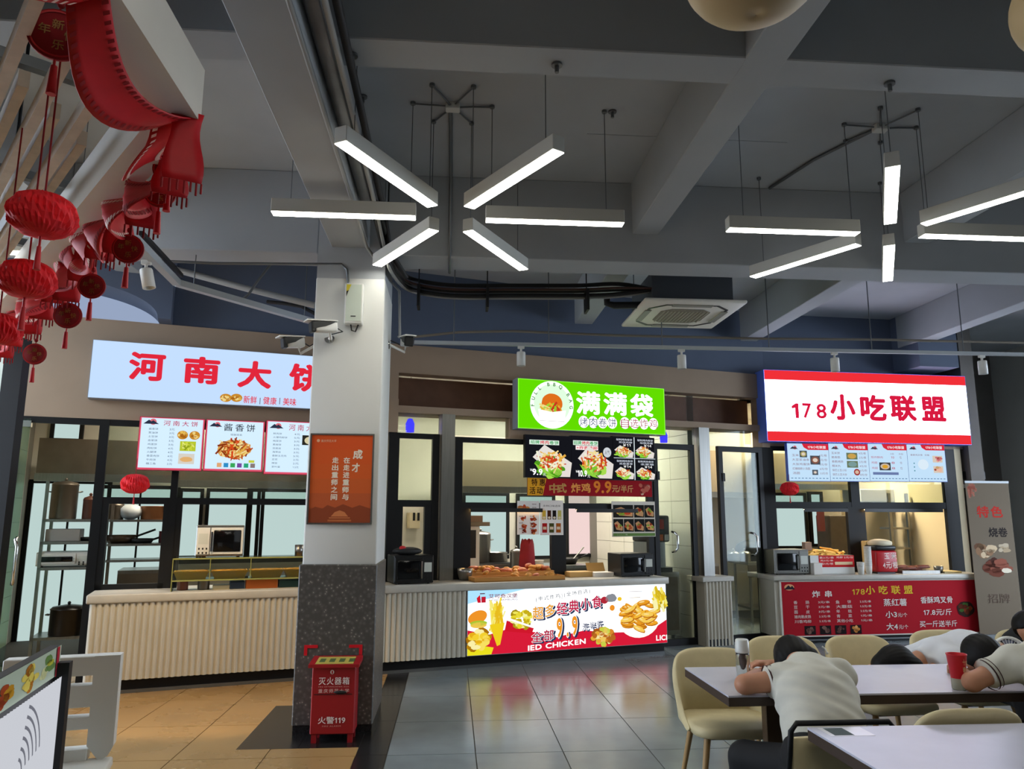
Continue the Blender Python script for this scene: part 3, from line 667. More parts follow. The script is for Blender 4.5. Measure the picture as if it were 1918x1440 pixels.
window(1, FA, 'black framed serving window of the first stall', [(pa0-.02, pa1, 0, 2.53), (pb0, pb1, WT, 2.53), (2.28, 2.36, WT, 2.53)],
       [(-1.16, 2.36, 2.47, 2.53), (pa1, pb0, RZ0, RZ1), (pb1, 2.28, RZ0, RZ1), (pa1, pb0, WT, WT+.05), (pa1, pa1+.06, WT, RZ0), (pb0-.05, pb0, WT, RZ0), (pb1, pb1+.06, WT, RZ0)],
       [(pa1, pb0, RZ1, 2.47), (pb1, 2.28, RZ1, 2.47)])
# glass door leaf standing open at the far left
gd = thing('glass_door', FA.pt(a0, TW-.05, 0), 'frameless glass door with chrome handle at the far left', 'door')
wbox(FA, a0-.75, a0, TW-.04, TW-.028, .05, 2.5).build('pane', G_green, gd)
q = FA.px(30, 1040, TW-.1); MB(FA.M).tube([(q[0]-.02, TW-.04, 1.38), (q[0]-.02, TW-.1, 1.36), (q[0], TW-.1, 1.30), (q[0], TW-.1, 1.0), (q[0]-.02, TW-.04, .96)], .016, 8).build('handle', M_chrome, gd)
for z in (2.42, .1): wbox(FA, a0-.12, a0+.01, TW-.06, TW, z, z+.06).build('hinge', M_chrome, gd)
pc0 = FA.px(737, 900, TW)[0]
window(2, FA, 'narrow black framed window right behind the pillar', [(2.44, 2.56, WT, 2.52), (2.95, 3.03, WT, 2.52)], [(2.44, 3.03, 2.46, 2.52), (2.56, 2.95, RZ0-.01, RZ1), (2.56, 2.62, WT, RZ0), (2.87, 2.95, WT, RZ0)], [(2.56, 2.95, RZ1, 2.46)])
cp0, cp1 = FA.px(1033, 1000, TW)[0], FA.px(1060, 1000, TW)[0]
window(3, FA, 'wide black framed serving window of the second stall', [(3.22, 3.31, WT, 2.50), (cp0, cp1, WT, RZ0), (5.78, 5.86, WT, 2.52)], [(3.22, 5.86, 2.44, 2.50), (3.31, 5.78, RZ0-.02, RZ1-.02), (3.31, 3.42, WT, RZ0-.02)], [(3.31, 5.78, RZ1-.02, 2.44)])
tg = thing('window_4', FA.pt(3, TW, LED1-.3), 'clear transom panes under the niche ledge', 'window'); tg['kind'] = 'structure'
for s0, s1 in ((2.54, 3.03), (3.2, 3.89), (5.84, 6.54), (6.72, 7.45)): wbox(FA, s0, s1, TW+.03, TW+.036, 2.52, LED0).build('pane', G_clear, tg)
for s0, s1, z0, lab in ((3.04, 3.195, WT, 'brushed steel post left of the wide serving window'), (6.55, 6.71, 0, 'brushed steel post between the two glass doors')):
    wbox(FA, s0, s1, TW-.06, TW+.1, z0, LED0).build('steel_post', M_steel, None, lab, 'post', 'steel posts')
def door(n, s0, s1, label, hpx):
    d = thing('door_%d' % n, FA.pt((s0+s1)/2, TW, 0), label, 'door'); d['kind'] = 'structure'; f = .065
    for a, b, z0, z1 in ((s0, s0+f, 0, 2.52), (s1-f, s1, 0, 2.52)): wbox(FA, a, b, TW-.01, TW+.05, z0, z1).build('stile', M_black, d)
    for z0, z1 in ((0, .08), (2.45, 2.52)): wbox(FA, s0+f, s1-f, TW-.01, TW+.05, z0, z1).build('rail', M_black, d)
    wbox(FA, s0+f, s1-f, TW+.015, TW+.025, .08, 2.45).build('pane', G_clear, d)
    a, z1 = FA.px(hpx[0], hpx[1], TW-.06); _, z0 = FA.px(hpx[0], hpx[2], TW-.06)
    MB(FA.M).tube([(a, TW+.01, z1), (a, TW-.06, z1-.01), (a+.03, TW-.075, z1-.05), (a+.03, TW-.075, z0+.05), (a, TW-.06, z0+.01), (a, TW+.01, z0)], .014, 8).build('handle', M_chrome, d)
    wbox(FA, s0+f-.02, s0+f+.02, TW-.02, TW+.06, 2.05, 2.16).build('lock', M_black, d)
door(1, 5.87, 6.5, 'glass door with black frame right of the second stall', (1264, 996, 1034))
door(2, 6.88, 7.6, 'glass door with black frame beside the third stall', (1413, 998, 1040))
bm0, bm1 = FB.px(1597, 1000, TW)[0], FB.px(1616, 1000, TW)[0]
window(5, FB, 'black framed serving window of the third stall', [(.2, .32, WT-.04, 2.55), (bm0-.05, bm1+.06, WT-.04, 1.72), (bm0+.02, bm1, 1.72, 2.55), (2.9, 3.1, WT-.04, 2.55)],
       [(.2, 3.1, 2.49, 2.55), (.32, 2.9, 1.70, 1.79)], [(.32, bm0+.02, 1.79, 2.49), (bm1, 2.9, 1.79, 2.49)])
wbox(FB, .02, .22, TW-.02, TW+.06, 0, 2.53).build('door_jamb', M_black, None, 'black jamb between glass door and third stall', 'post')
# ================================================================== counters
M_flute = mat('off white fluted panel', '#b9b4a6', .55, var=.03, scale=6)
M_top = mat('grey white stone worktop', '#b4b0a6', .35, var=.05, scale=10)
def fluted(fr, s0, s1, z0, z1, t, pitch=.054, dep=.022):
    n = max(2, int(round((s1-s0)/pitch))); m = MB(fr.M); k = 6; pr_ = []
    for i in range(n):
        for j in range(k): u = j/k; pr_.append((s0+(s1-s0)*(i+u)/n, t-dep*math.sin(math.pi*u)))
    pr_.append((s1, t))
    m.add([(a, b, z0) for a, b in pr_]+[(a, b, z1) for a, b in pr_], [(i, i+1, len(pr_)+i+1, len(pr_)+i) for i in range(len(pr_)-1)], True); return m
ct = thing('stall_counter', FA.pt(2.7, .2, 0), 'long counter with fluted off white front shared by two stalls', 'counter')
fluted(FA, -.34, 3.23, .125, .80, 0.).build('fluted_panel', M_flute, ct)
wbox(FA, -.34, 5.72, .01, TW-.01, .125, .80).build('carcass', M_flute, ct)
wbox(FA, -.30, 5.70, .05, TW-.05, 0, .125).build('toe_kick', M_black, ct)
wbox(FA, -.30, 5.70, .035, .05, .0, .03).build('toe_strip', M_galv, ct)
MB(FA.M).box(-.37, 5.745, -.035, TW+.25, .80, WT, .012, 2).build('worktop', M_top, ct)
pd = thing('counter_pedestal', FA.pt(6.75, .2, 0), 'short fluted counter pedestal between the glass doors', 'counter')
ps0, ps1 = FA.px(1318, 1100, .25)[0], FA.px(1374, 1100, .25)[0]
fluted(FA, ps0+.02, ps1-.02, .0, .78, .27).build('fluted_panel', M_flute, pd); wbox(FA, ps0+.02, ps1-.02, .28, TW+.12, 0, .78).build('carcass', M_flute, pd)
MB(FA.M).box(ps0-.02, ps1, .23, TW+.14, .78, .84, .006).build('worktop', M_top, pd); wbox(FA, ps0+.07, ps1-.1, .255, .27, .0, .08).build('vent', M_black, pd)
c3_ = thing('stall_counter', FB.pt(1.5, .2, 0), 'snack stall counter with a red price panel', 'counter')
wbox(FB, .0, 2.95, .02, TW-.01, .09, .785).build('carcass', M_flute, c3_); wbox(FB, .05, 2.92, .06, TW-.05, 0, .09).build('toe_kick', M_black, c3_)
wbox(FB, .05, 2.92, .04, .06, .03, .045).build('toe_strip', M_galv, c3_)
MB(FB.M).box(-.03, 2.99, -.04, TW+.25, .785, .845, .01, 2).build('worktop', M_top, c3_)
WT3 = .845
# ================================================================== signs, menus
def pxsheet(fr, t, x0, y0, x1, y1):     # sheet from two opposite pixel corners
    xm, ym = (x0+x1)/2, (y0+y1)/2
    s0, s1 = fr.px(x0, ym, t)[0], fr.px(x1, ym, t)[0]; z1, z0 = fr.px(xm, y0, t)[1], fr.px(xm, y1, t)[1]
    return Sheet(fr, s0, s1, z0, z1, t)
def uvp(sh, x, y):
    s, z = sh.fr.px(x, y, sh.t); return ((s-sh.s0)/(sh.s1-sh.s0), (sh.z1-z)/(sh.z1-sh.z0))
def tpx(sh, txt, x0, y0, x1, y1, m, bold=0., gap=0.):
    ym, xm = (y0+y1)/2, (x0+x1)/2
    return sh.text(txt, uvp(sh, x0, ym)[0], uvp(sh, x1, ym)[0], uvp(sh, xm, y0)[1], uvp(sh, xm, y1)[1], m, bold, 0., gap)
def lightbox(name, sh, depth, label, cat, casem, group=None):
    t = thing(name, sh.fr.pt((sh.s0+sh.s1)/2, sh.t+depth/2, sh.z0), label, cat, group)
    wbox(sh.fr, sh.s0-.006, sh.s1+.006, sh.t+.002, sh.t+depth, sh.z0-.006, sh.z1+.006).build('casing', casem, t)
    return t
M_case = mat('grey sign casing', '#8a8f96', .5)
# --- first stall sign
t = .32; z1 = FA.px(175, 640, t)[1]; z0 = FA.px(165, 745, t)[1]; s0 = FA.px(170, 690, t)[0]
z1 = (z1+FA.px(588, 664, t)[1])/2; z0 = (z0+FA.px(585, 764, t)[1])/2
sh = Sheet(FA, s0, 2.05, z0, z1, t); b = lightbox('shop_sign', sh, .13, 'white light box sign with large red letters, left of the pillar', 'sign', M_case)
SG = '#e4eeff'
sh.rect(0, 1, 0, 1, lit('#c4deff', 1.02)).up()
RL = lit('#e2283c', 1.0)
for ch, x0, y0, x1, y1 in (('河', 241, 660, 310, 713), ('南', 343, 668, 412, 719), ('大', 445, 676, 509, 727), ('饼', 541, 682, 611, 734)): tpx(sh, ch, x0, y0, x1, y1, RL, .04)
for ch, x0, x1, y0 in (('新', 456, 468, 741), ('鲜', 469, 481, 742), ('健', 493, 505, 743), ('康', 506, 518, 744), ('美', 530, 542, 745), ('味', 543, 555, 746)): tpx(sh, ch, x0, y0, x1, y0+14, RL, .01)
for x in (487, 524): u, v = uvp(sh, x, 751); sh.rect(u-.0012, u+.0012, v-.06, v+.06, lit('#55404a'))
for x in (423, 443):
    u, v = uvp(sh, x, 745); sh.ell(u, v, .022, .075, lit('#c98a2c')).up(); sh.blobs(u, v, .02, .07, [lit('#e8bd58'), lit('#a86418'), lit('#f0d68a')], 9, .3, x)
sh.build('print', b)
# --- green sign (badge without the cartoon figure)
t = .29; z1 = (FA.px(970, 709, t)[1]+FA.px(1243, 727, t)[1])/2; z0 = (FA.px(970, 805, t)[1]+FA.px(1246, 811, t)[1])/2
sh = Sheet(FA, FA.px(970, 757, t)[0], FA.px(1245, 768, t)[0], z0, z1, t); b = lightbox('shop_sign', sh, .16, 'bright green light box sign with white letters', 'sign', M_case)
GR = lit('#5fd400', 1.1); WH = lit('#ffffff', 1.5)
sh.rect(0, 1, 0, 1, lit('#8cf03c', 1.1)).up(); sh.rect(.006, .994, .015, .985, GR).up()
cu, cv = uvp(sh, 1034, 758); sh.ell(cu, cv, .142, .485, lit('#f2fff4', 1.2), 36).up()
sh.ell(cu, cv-.02, .118, .40, lit('#d9f7d8', 1.1), 30).up()
arcs = 'FULLBBQBAG'
for i, ch in enumerate(arcs):
    gap = [0, 1, 2, 3, 4.6, 5.6, 6.6, 8.4, 9.4, 10.4][i]; a = math.pi*(1.02-gap/10.4*1.04); asp = (sh.z1-sh.z0)/(sh.s1-sh.s0)
    x, y = cu+.125*math.cos(a), cv-.125*math.sin(a)/asp*.98; V, Fs, ad = glyph(ch, .02); sh.m(lit('#2e7d1c')); rot = a-math.pi/2; k = .03
    sh.mb.add([sh.P(x+k*((p[0]-.3)*math.cos(rot)-(p[1]-.3)*math.sin(rot)), y-k*((p[0]-.3)*math.sin(rot)+(p[1]-.3)*math.cos(rot))/asp) for p in V], Fs)
# plain bag of roast meat and greens in the badge
sh.ell(cu, cv-.03, .068, .20, lit('#e0701c'), 24, .02).up()
sh.strokes(cu, cv+.08, .075, .07, [lit('#8fd430'), lit('#e8b030'), lit('#c83a20'), lit('#f0e08a')], 26, .35, .08, 5)
sh.poly([(cu-.09, cv+.10), (cu-.08, cv+.34), (cu-.05, cv+.43), (cu+.05, cv+.43), (cu+.08, cv+.34), (cu+.09, cv+.10), (cu, cv+.15)], lit('#ffffff', 1.25)).up()
sh.rect(cu-.08, cu+.08, cv+.33, cv+.335, lit('#5a5a5a'))
for ch, x0, x1, y0 in (('满', 1079, 1124, 733), ('满', 1130, 1174, 735), ('袋', 1180, 1223, 738)): tpx(sh, ch, x0, y0, x1, y0+43, WH, .035)
for k, ch in enumerate('烤肉卷饼自选炸鸡'):
    x = 1093+k*17.8+(6 if k > 3 else 0); y = 790+k*.55; u, v = uvp(sh, x, y); sh.ell(u, v, .034, .125, WH, 16)
sh.up()
for k, ch in enumerate('烤肉卷饼自选炸鸡'):
    x = 1093+k*17.8+(6 if k > 3 else 0); y = 790+k*.55; tpx(sh, ch, x-7.5, y-8.5, x+7.5, y+8.5, lit('#1d3c66') if k < 4 else lit('#9c1f45'), 0.)
sh.build('print', b)
# --- third stall sign
t = .2; z1 = (FB.px(1432, 695, t)[1]+FB.px(1806, 703, t)[1])/2; z0 = (FB.px(1437, 828, t)[1]+FB.px(1820, 830, t)[1])/2
sh = Sheet(FB, FB.px(1434.5, 760, t)[0], FB.px(1813, 766, t)[0], z0, z1, t); b = lightbox('shop_sign', sh, .25, 'white light box sign with red bands above and below', 'sign', mat('blue sign casing', '#5a78d8', .5))  # blue glow along the sign's edges is put into the casing colour
sh.rect(0, 1, 0, 1, lit('#dbe5ff', 5.5)).up(); RB = lit('#f03038', 1.0)
sh.rect(0, 1, 0, .135, RB); sh.rect(0, 1, .865, 1, RB).up()
for ch, x0, x1, y0, y1 in (('1', 1483, 1496, 755, 783), ('7', 1503, 1520, 755, 783), ('8', 1529, 1548, 756, 784), ('小', 1554, 1602, 738, 787), ('吃', 1611, 1660, 739, 788), ('联', 1667, 1716, 740, 789), ('盟', 1725, 1771, 742, 789)): tpx(sh, ch, x0, y0, x1, y1, lit('#d81c40', 1.0), .042 if ord(ch) > 999 else .022)
sh.build('print', b)
# --- menu boards of the first stall
M_frame_r = mat('red menu frame', '#c23a52', .5)
food = ['#e2b04a', '#c9741e', '#a33a14', '#f0dc9a', '#d8481c', '#f4ead0']
def LF(*h): return [lit(x) for x in h]
def mountain(sh, u, v, w, dark='#2a3348'):
    sh.ell(u+w*.62, v+w*.14, w*.22, w*.22*(sh.s1-sh.s0)/(sh.z1-sh.z0), lit('#d8707a'), 16).up()
    sh.poly([(u, v+w*.32), (u+w*.35, v-w*.02), (u+w*.5, v+w*.12), (u+w*.62, v+w*.02), (u+w, v+w*.32)], lit(dark)).up()
def rows(sh, lines, u0, u1, v0, dv, m, hgt=.6, prices=None, pu0=0, pu1=0):
    for k, tx in enumerate(lines):
        sh.text(tx, u0, u0+(u1-u0)*min(1, len(tx)/5), v0+k*dv, v0+k*dv+dv*hgt, m)
        if prices: sh.text(prices[k], pu0, pu1, v0+k*dv, v0+k*dv+dv*hgt, m)
t = .37
def menu(x0, y0, x1, y1, label, body='#d3ecff', frame=M_frame_r):
    sh = pxsheet(FA, t, x0, y0, x1, y1); b = lightbox('menu_board', sh, .06, label, 'menu board', frame, 'lit menu boards of the first stall')
    sh.rect(0, 1, 0, 1, lit('#e0546e')).up(); sh.rect(.02, .98, .012, .965, lit(body, 1.05)).up(); return sh, b
GT = lit('#4a5a6a')
sh, b = menu(259, 783, 380, 880, 'lit price list with two round cakes, leftmost menu board of the first stall')
mountain(sh, .05, .05, .24); sh.text('河南大饼', .36, .90, .05, .15, lit('#c03a58'), .006, gap=.25)
rows(sh, ['酱香饼', '葱油饼', '土豆饼', '韭菜饼', '鸡蛋饼', '肉松饼', '火腿饼', '香菜肉饼', '牛肉饼', '糖三角'], .14, .38, .20, .074, GT, .55, ['3元', '3元', '3元', '3元', '3元', '4元', '4元', '4元', '4元', '2元'], .46, .54)
for u in (.67, .86): sh.ell(u, .32, .085, .085, lit('#c98a2c')).up(); sh.blobs(u, .32, .08, .08, LF('#e8bd58', '#a86418', '#f0d68a'), 10, .3, int(u*9))
sh.rect(.64, .89, .44, .63, lit('#b9c832')).up(); sh.strokes(.765, .535, .11, .08, LF('#d8e048', '#8a9a1c', '#e8ec80'), 24, .3, .06, 3)
sh.rect(.63, .88, .68, .88, lit('#d8d2c6')).up(); sh.ell(.755, .79, .10, .05, lit('#e2b070'), 18, .05).up()
sh.build('print', b)
sh, b = menu(384, 788, 493, 882, 'lit menu board with a heap of sliced pancake, middle of three')
mountain(sh, .05, .06, .22); sh.text('酱香饼', .30, .84, .06, .21, lit('#2c3138'), .006, gap=.2); sh.text('现做现卖', .42, .62, .26, .30, GT)
sh.ell(.5, .57, .30, .19, lit('#d89a50'), 24, .08).up(); sh.strokes(.5, .57, .30, .21, LF('#e2b04a', '#b8501e', '#f0cf7a', '#8a3512', '#f0dc9a', '#d8481c'), 90, .22, .04, 8)
for k, c_ in enumerate(('#e0a878', '#2f8fc8', '#3aa858', '#7a4aa0', '#2aa878', '#8a7a78')): sh.rect(.22+k*.115, .30+k*.115, .845, .93, lit(c_))
sh.up(); sh.rect(.76, .86, .78, .83, lit('#c8d040')); sh.build('print', b)
sh, b = menu(497, 790, 606, 888, 'lit price list partly hidden behind the pillar')
mountain(sh, .05, .06, .24); sh.text('河南大饼', .38, .94, .05, .17, lit('#c03a58'), .006, gap=.25)
rows(sh, ['鲜肉饼', '火爆鸡柳饼', '梅菜饼', '素椒饼', '豆腐皮', '海带丝', '香酥五花肉', '豆浆', '稀饭', '茶叶蛋'], .12, .36, .22, .07, GT, .52, ['4元', '5元', '3元', '3元', '3元', '3元', '5元', '2元', '2元', '1.5元'], .48, .58)
sh.rect(.62, .90, .25, .44, lit('#2a2a24')).up(); sh.ell(.74, .35, .08, .07, lit('#d8cfa8'), 16).up(); sh.rect(.74, .9, .52, .72, lit('#d8cfc0')); sh.build('print', b)
# --- second stall: three black menu screens
def wrap_art(sh, cu, cv, w, h, seed):
    sh.poly([(cu-w*.5, cv-h*.1), (cu-w*.2, cv-h*.5), (cu+w*.5, cv+h*.05), (cu+w*.45, cv+h*.5), (cu+w*.1, cv+h*.5)], lit('#e6dfd8')).up()
    sh.blobs(cu-w*.08, cv+h*.18, w*.40, h*.34, LF('#7fc832', '#a6dc50', '#4f9a1c'), 16, .3, seed)
    sh.strokes(cu-w*.05, cv-h*.02, w*.40, h*.34, LF('#f0d890', '#e8b048', '#d8582c', '#f4e8c0', '#c8401c', '#f0f0d8'), 60, .22, .05, seed+1)
    sh.poly([(cu-w*.46, cv+h*.08), (cu+w*.08, cv+h*.50), (cu-w*.1, cv+h*.46), (cu-w*.36, cv+h*.28)], lit('#8fd040')).up()
tm = .36; BK = '#15161c'
def screen(x0, y0, x1, y1, label):
    sh = pxsheet(FA, tm, x0, y0, x1, y1); b = lightbox('menu_screen', sh, .06, label, 'menu board', M_blackpl, 'black lit menu screens of the second stall')
    sh.rect(0, 1, 0, 1, lit(BK)).up(); return sh, b
for x0, x1, y0, y1, price, seed, lab in ((984.5, 1070, 816, 894, '9.9', 3, 'black menu screen showing one wrap at 9.9'), (1070.5, 1148, 818, 897, '10.9', 9, 'black menu screen showing one wrap at ten yuan ninety')):
    sh, b = screen(x0, y0, x1, y1, lab)
    if seed == 3:
        sh.rect(.08, .73, .11, .22, lit('#e8f8ec')).up()
        for k, ch in enumerate('招牌烤肉卷饼'): sh.text(ch, .10+k*.105, .195+k*.105, .12, .21, lit('#209a50' if k < 2 or k > 3 else '#d83a50'), .02)
    else:
        sh.rect(.04, .64, .10, .21, lit('#e8f8ec')); sh.rect(.10, .64, .22, .32, lit('#fff0ee')).up()
        for k, ch in enumerate('招牌烤肉卷饼'): sh.text(ch, .05+k*.098, .14+k*.098, .11, .20, lit('#209a50' if k < 2 or k > 3 else '#d83a50'), .02)
        sh.text('+炸香鸡柳', .12, .62, .23, .31, lit('#d83a50'), .02); sh.ell(.86, .36, .10, .12, lit('#cfd4da'), 18).up(); sh.text('人气', .80, .92, .31, .41, lit('#333333'))
    wrap_art(sh, .58, .60, .86, .76, seed); sh.text('¥', .09, .14, .80, .86, lit('#ffffff')); sh.text(price, .14, .36, .80, .95, lit('#ffffff', 1.2), .03); sh.text('元', .37, .43, .90, .97, lit('#ffffff'))
    sh.build('print', b)
sh, b = screen(1148.5, 819, 1226, 899, 'black menu screen divided into four small wraps')
for i in range(2):
    for j in range(2):
        u0, v0 = .02+i*.5, .02+j*.5; sh.text('秘制烤肉卷饼', u0+.06, u0+.44, v0+.02, v0+.07, lit('#e8f0ff')); sh.text(['双倍鸡柳', '双层里脊', '培根鸡蛋', '全家福'][i*2+j], u0+.12, u0+.44, v0+.085, v0+.13, lit('#e8f0ff'))
        sh.text(['¥11', '¥14', '¥14', '¥14'][i*2+j], u0+.22, u0+.40, v0+.14, v0+.20, lit('#ffffff')); wrap_art(sh, u0+.24, v0+.32, .46, .28, 20+i*3+j)
sh.rect(.485, .505, 0, 1, lit('#dfe8ee')); sh.rect(0, 1, .49, .505, lit('#c8d4da')); sh.build('print', b)
# --- promotion banner
sh = pxsheet(FA, .38, 988, 897, 1221, 929); b = thing('promotion_banner', FA.pt((sh.s0+sh.s1)/2, .39, sh.z0), 'red and yellow promotion banner under the menu screens', 'banner')
wbox(FA, sh.s0, sh.s1, .38, .395, sh.z0, sh.z1).build('board', mat('dark red board', '#6e1018', .6), b)
sh.rect(0, 1, 0, 1, pr('#a01822')).up(); sh.poly([(0, 0), (0, 1), (.115, 1), (.145, 0)], pr('#e8a628')).up()
for ch, u, v in (('特', .03, .05), ('惠', .09, .05), ('活', .015, .52), ('动', .07, .52)): sh.text(ch, u, u+.045, v, v+.40, pr('#3a1408'), .02)
for k, (ch, u, c_) in enumerate((('中', .165, '#c89858'), ('式', .225, '#c89858'), ('炸', .335, '#f0a050'), ('鸡', .415, '#f0a050'))): sh.text(ch, u, u+.075, .30-.02*k, .86-.02*k, pr(c_), .03)
sh.text('9.9', .515, .66, .10, .82, pr('#f08a30'), .03); sh.text('元/半斤', .665, .84, .32, .76, pr('#d8a468'), .02)
sh.blobs(.92, .5, .06, .36, [pr('#c86a58'), pr('#e0b8a0'), pr('#8a2a28')], 12, .35, 4); sh.build('print', b)
# --- paper posters stuck to the pane
def poster(x0, y0, x1, y1, label, base='#e9e2dc', t_=.42, nm='price_poster', cat='poster', group='price posters of the second stall'):
    sh = pxsheet(FA, t_, x0, y0, x1, y1); b = thing(nm, FA.pt((sh.s0+sh.s1)/2, t_, sh.z0), label, cat, group)
    MB(FA.M).box(sh.s0, sh.s1, t_, t_+.006, sh.z0, sh.z1).build('card', mat('white card', '#d8d2ca', .6), b); sh.rect(0, 1, 0, 1, pr(base)).up(); return sh, b
sh, b = poster(969, 938, 1010, 1001, 'white poster with pictures of fried chicken pieces')
for u, v, r in ((.28, .22, .22), (.28, .52, .13), (.72, .52, .14), (.30, .74, .13), (.72, .72, .13), (.30, .90, .11), (.75, .90, .14)): sh.blobs(u, v, r, r*.6, [pr('#a8381c'), pr('#c8502c'), pr('#7c2412'), pr('#d88a4a')], 10, .4, int(u*50+v*90))
for u, v in ((.66, .10), (.66, .20), (.06, .46), (.55, .46), (.06, .66), (.55, .66), (.06, .83), (.55, .83)): sh.text('香酥', u, u+.2, v-.02, v+.015, pr('#6a3028'))
sh.build('print', b)
sh, b = poster(1012, 937, 1055, 1002, 'white poster with rows of sauce bottles')
sh.text('多种口味选择', .12, .88, .13, .19, pr('#4a2a20')); sh.text('蘸料', .06, .2, .24, .27, pr('#b87828'))
for k, c_ in enumerate(('#c8a840', '#4a2412', '#1a1210', '#c8b860')): sh.rect(.08+k*.225, .24+k*.225, .29, .55, pr(c_)); 
sh.up()
for k, c_ in enumerate(('#a81c1c', '#4a4a22', '#a8581c')): sh.rect(.08+k*.30, .29+k*.30, .66, .93, pr(c_))
sh.up()
for k in range(4): sh.ell(.16+k*.225, .50, .06, .035, pr('#e0d0b0'), 12)
for k in range(3): sh.rect(.11+k*.30, .26+k*.30, .76, .84, pr('#e0c8a8'))
sh.build('print', b)
sh, b = poster(1146, 939, 1227, 1005, 'green edged poster with eight wrap pictures in a grid', '#e0d8cc')
for i in range(4):
    for j in range(2):
        if j == 0 and i == 1: continue
        u0, v0, w_ = .03+i*.24, .10+j*.40, (.46 if (i == 0 and j == 0) else .225); sh.rect(u0, u0+w_, v0, v0+.36, pr('#20201e')); sh.up()
        sh.poly([(u0+.02, v0+.12), (u0+w_*.4, v0+.06), (u0+w_-.01, v0+.22), (u0+w_-.02, v0+.33), (u0+w_*.3, v0+.30)], pr('#d8a070')).up(); sh.blobs(u0+w_*.5, v0+.2, w_*.36, .09, [pr('#c8502c'), pr('#e0b060'), pr('#a8381c'), pr('#7fa83a')], 8, .4, i+j*7)
sh.rect(.02, .98, .90, .98, pr('#6a8a4a')); sh.text('扫码点餐', .1, .35, .915, .965, pr('#f0f0e0')); sh.build('print', b)
# --- menu boards of the third stall
for k, (x0, x1) in enumerate(((1476, 1553), (1553.6, 1627), (1627.6, 1700), (1700.6, 1771))):
    sh = pxsheet(FB, .3, x0, 831+k*.3, x1, 900.5+k*.3)
    b = lightbox('menu_board', sh, .06, ['lit blue menu board of the snack stall, first from the glass door', 'lit blue menu board of the snack stall, second from the glass door', 'lit blue menu board with one round dish picture, third in its row', 'lit blue menu board with a pale dial, last in its row'][k], 'menu board', mat('blue sign casing', '#5a78d8', .5), 'lit menu boards of the snack stall')
    sh.rect(0, 1, 0, 1, lit('#c4e2fa', 1.0)).up(); sh.poly([(.36, 0), (.40, .10), (.50, .165), (1, .165), (1, 0)], lit('#d8283c')).up(); sh.text('178小吃联盟', .50, .94, .05, .13, lit('#ffffff'), .01)
    mountain(sh, .06, .08, .2, '#3a3f50')
    tx = lit('#8a5a68')
    if k == 0:
        rows(sh, ['玉米', '大豆浆油条', '大张鸡蛋饼', '红糖糍粑小汤圆', '汤圆'], .10, .52, .28, .12, tx, .55, ['4元/根', '5元/份', '5元/份', '6元/份', '3.5元/份'], .76, .95)
        for u, v, r, c_ in ((.38, .28, .09, '#a8a060'), (.66, .44, .12, '#8a5a4a'), (.64, .77, .07, '#6a7078')): sh.rect(u-r, u+r, v-r*1.0, v+r*1.0, lit('#4a5058')); sh.up(); sh.ell(u, v, r*.8, r*.8, lit(c_), 16).up(); sh.ell(u, v, r*.5, r*.45, lit('#e0d0c0'), 14).up()
    elif k == 1:
        rows(sh, ['玉米饼', '脆骨肠', '香脆烤肠', '糯米丸', '锅巴土豆小份', '锅巴土豆大份'], .06, .42, .22, .115, tx, .55, ['4元/根', '2元/根', '2元/根', '4元/份', '6元/份', '8元/份'], .76, .94)
        for v, c_ in ((.33, '#c8a050'), (.55, '#7a9a98')): sh.rect(.44, .72, v-.09, v+.09, lit('#6a7a60')); sh.up(); sh.ell(.58, v, .11, .07, lit(c_), 16).up()
        sh.ell(.68, .76, .08, .09, lit('#a03a3a'), 18).up(); sh.ell(.68, .76, .05, .05, lit('#d8b8a0'), 14).up()
    elif k == 2:
        sh.text('小份', .56, .66, .24, .29, tx); sh.text('大份', .78, .90, .24, .29, tx)
        rows(sh, ['现炸酥肉', '鸡翅', '鸡翅'], .06, .44, .33, .145, lit('#b8506a'), .42, ['10', '8', '8'], .58, .66); rows(sh, ['12', '13', '12'], .80, .92, .33, .145, tx, .42)
        sh.rect(.26, .55, .50, .71, lit('#3a3c40')).up(); sh.ell(.405, .605, .12, .08, lit('#c8b8a8'), 18).up(); sh.ell(.405, .61, .075, .05, lit('#d8a030'), 16).up(); sh.rect(.08, .74, .76, .83, lit('#6a7aa8'))
    else:
        sh.text('香酥鸡叉骨', .08, .40, .27, .32, tx); sh.text('价格', .46, .58, .27, .32, tx); sh.ell(.4, .55, .14, .14, lit('#dcecf8'), 24).up()
        for v in (.52, .62, .72): sh.ell(.16, v, .018, .018, lit('#4a8a9a'), 10)
        for v, c_ in ((.40, '#c86a78'), (.68, '#c8a070')): sh.rect(.66, .92, v-.09, v+.09, lit('#d8c8b8')); sh.up(); sh.blobs(.79, v, .11, .075, LF(c_, '#e8b8a0', '#a04838'), 9, .4, int(v*10))
    for q in range(11): sh.rect(.05+q*.085, .10+q*.085, .92, .94, lit('#5a80a8'))
    sh.build('print', b)
# --- lit picture panel on the counter front
sh = Sheet(FA, 3.24, 5.70, .135, .815, -.02); b = lightbox('counter_light_box', sh, .03, 'bright light box picture panel on the second stall\'s counter front', 'light box', M_case)
sh.rect(0, 1, 0, 1, lit('#e9f6ff', 1.35)).up(); sh.poly([(0, 0), (0, .22), (.3, .0)], lit('#a8dcf8', 1.1)); sh.up()
sh.ell(.55, .45, .36, .42, lit('#ffffff', 1.8), 30).up()
YL, OR, RD, NV = lit('#f4c828'), lit('#f09428'), lit('#d0182c'), lit('#28365a')
sh.poly([(.0, .62), (.1, .70), (.2, .62), (.34, .72), (.42, .80), (.56, .72), (.7, .78), (.9, .80), (1, .62), (1, 1), (0, 1)], lit('#d81c38')).up()
sh.poly([(0, .82), (0, 1), (.11, 1), (.12, .9)], lit('#ece020')).up()
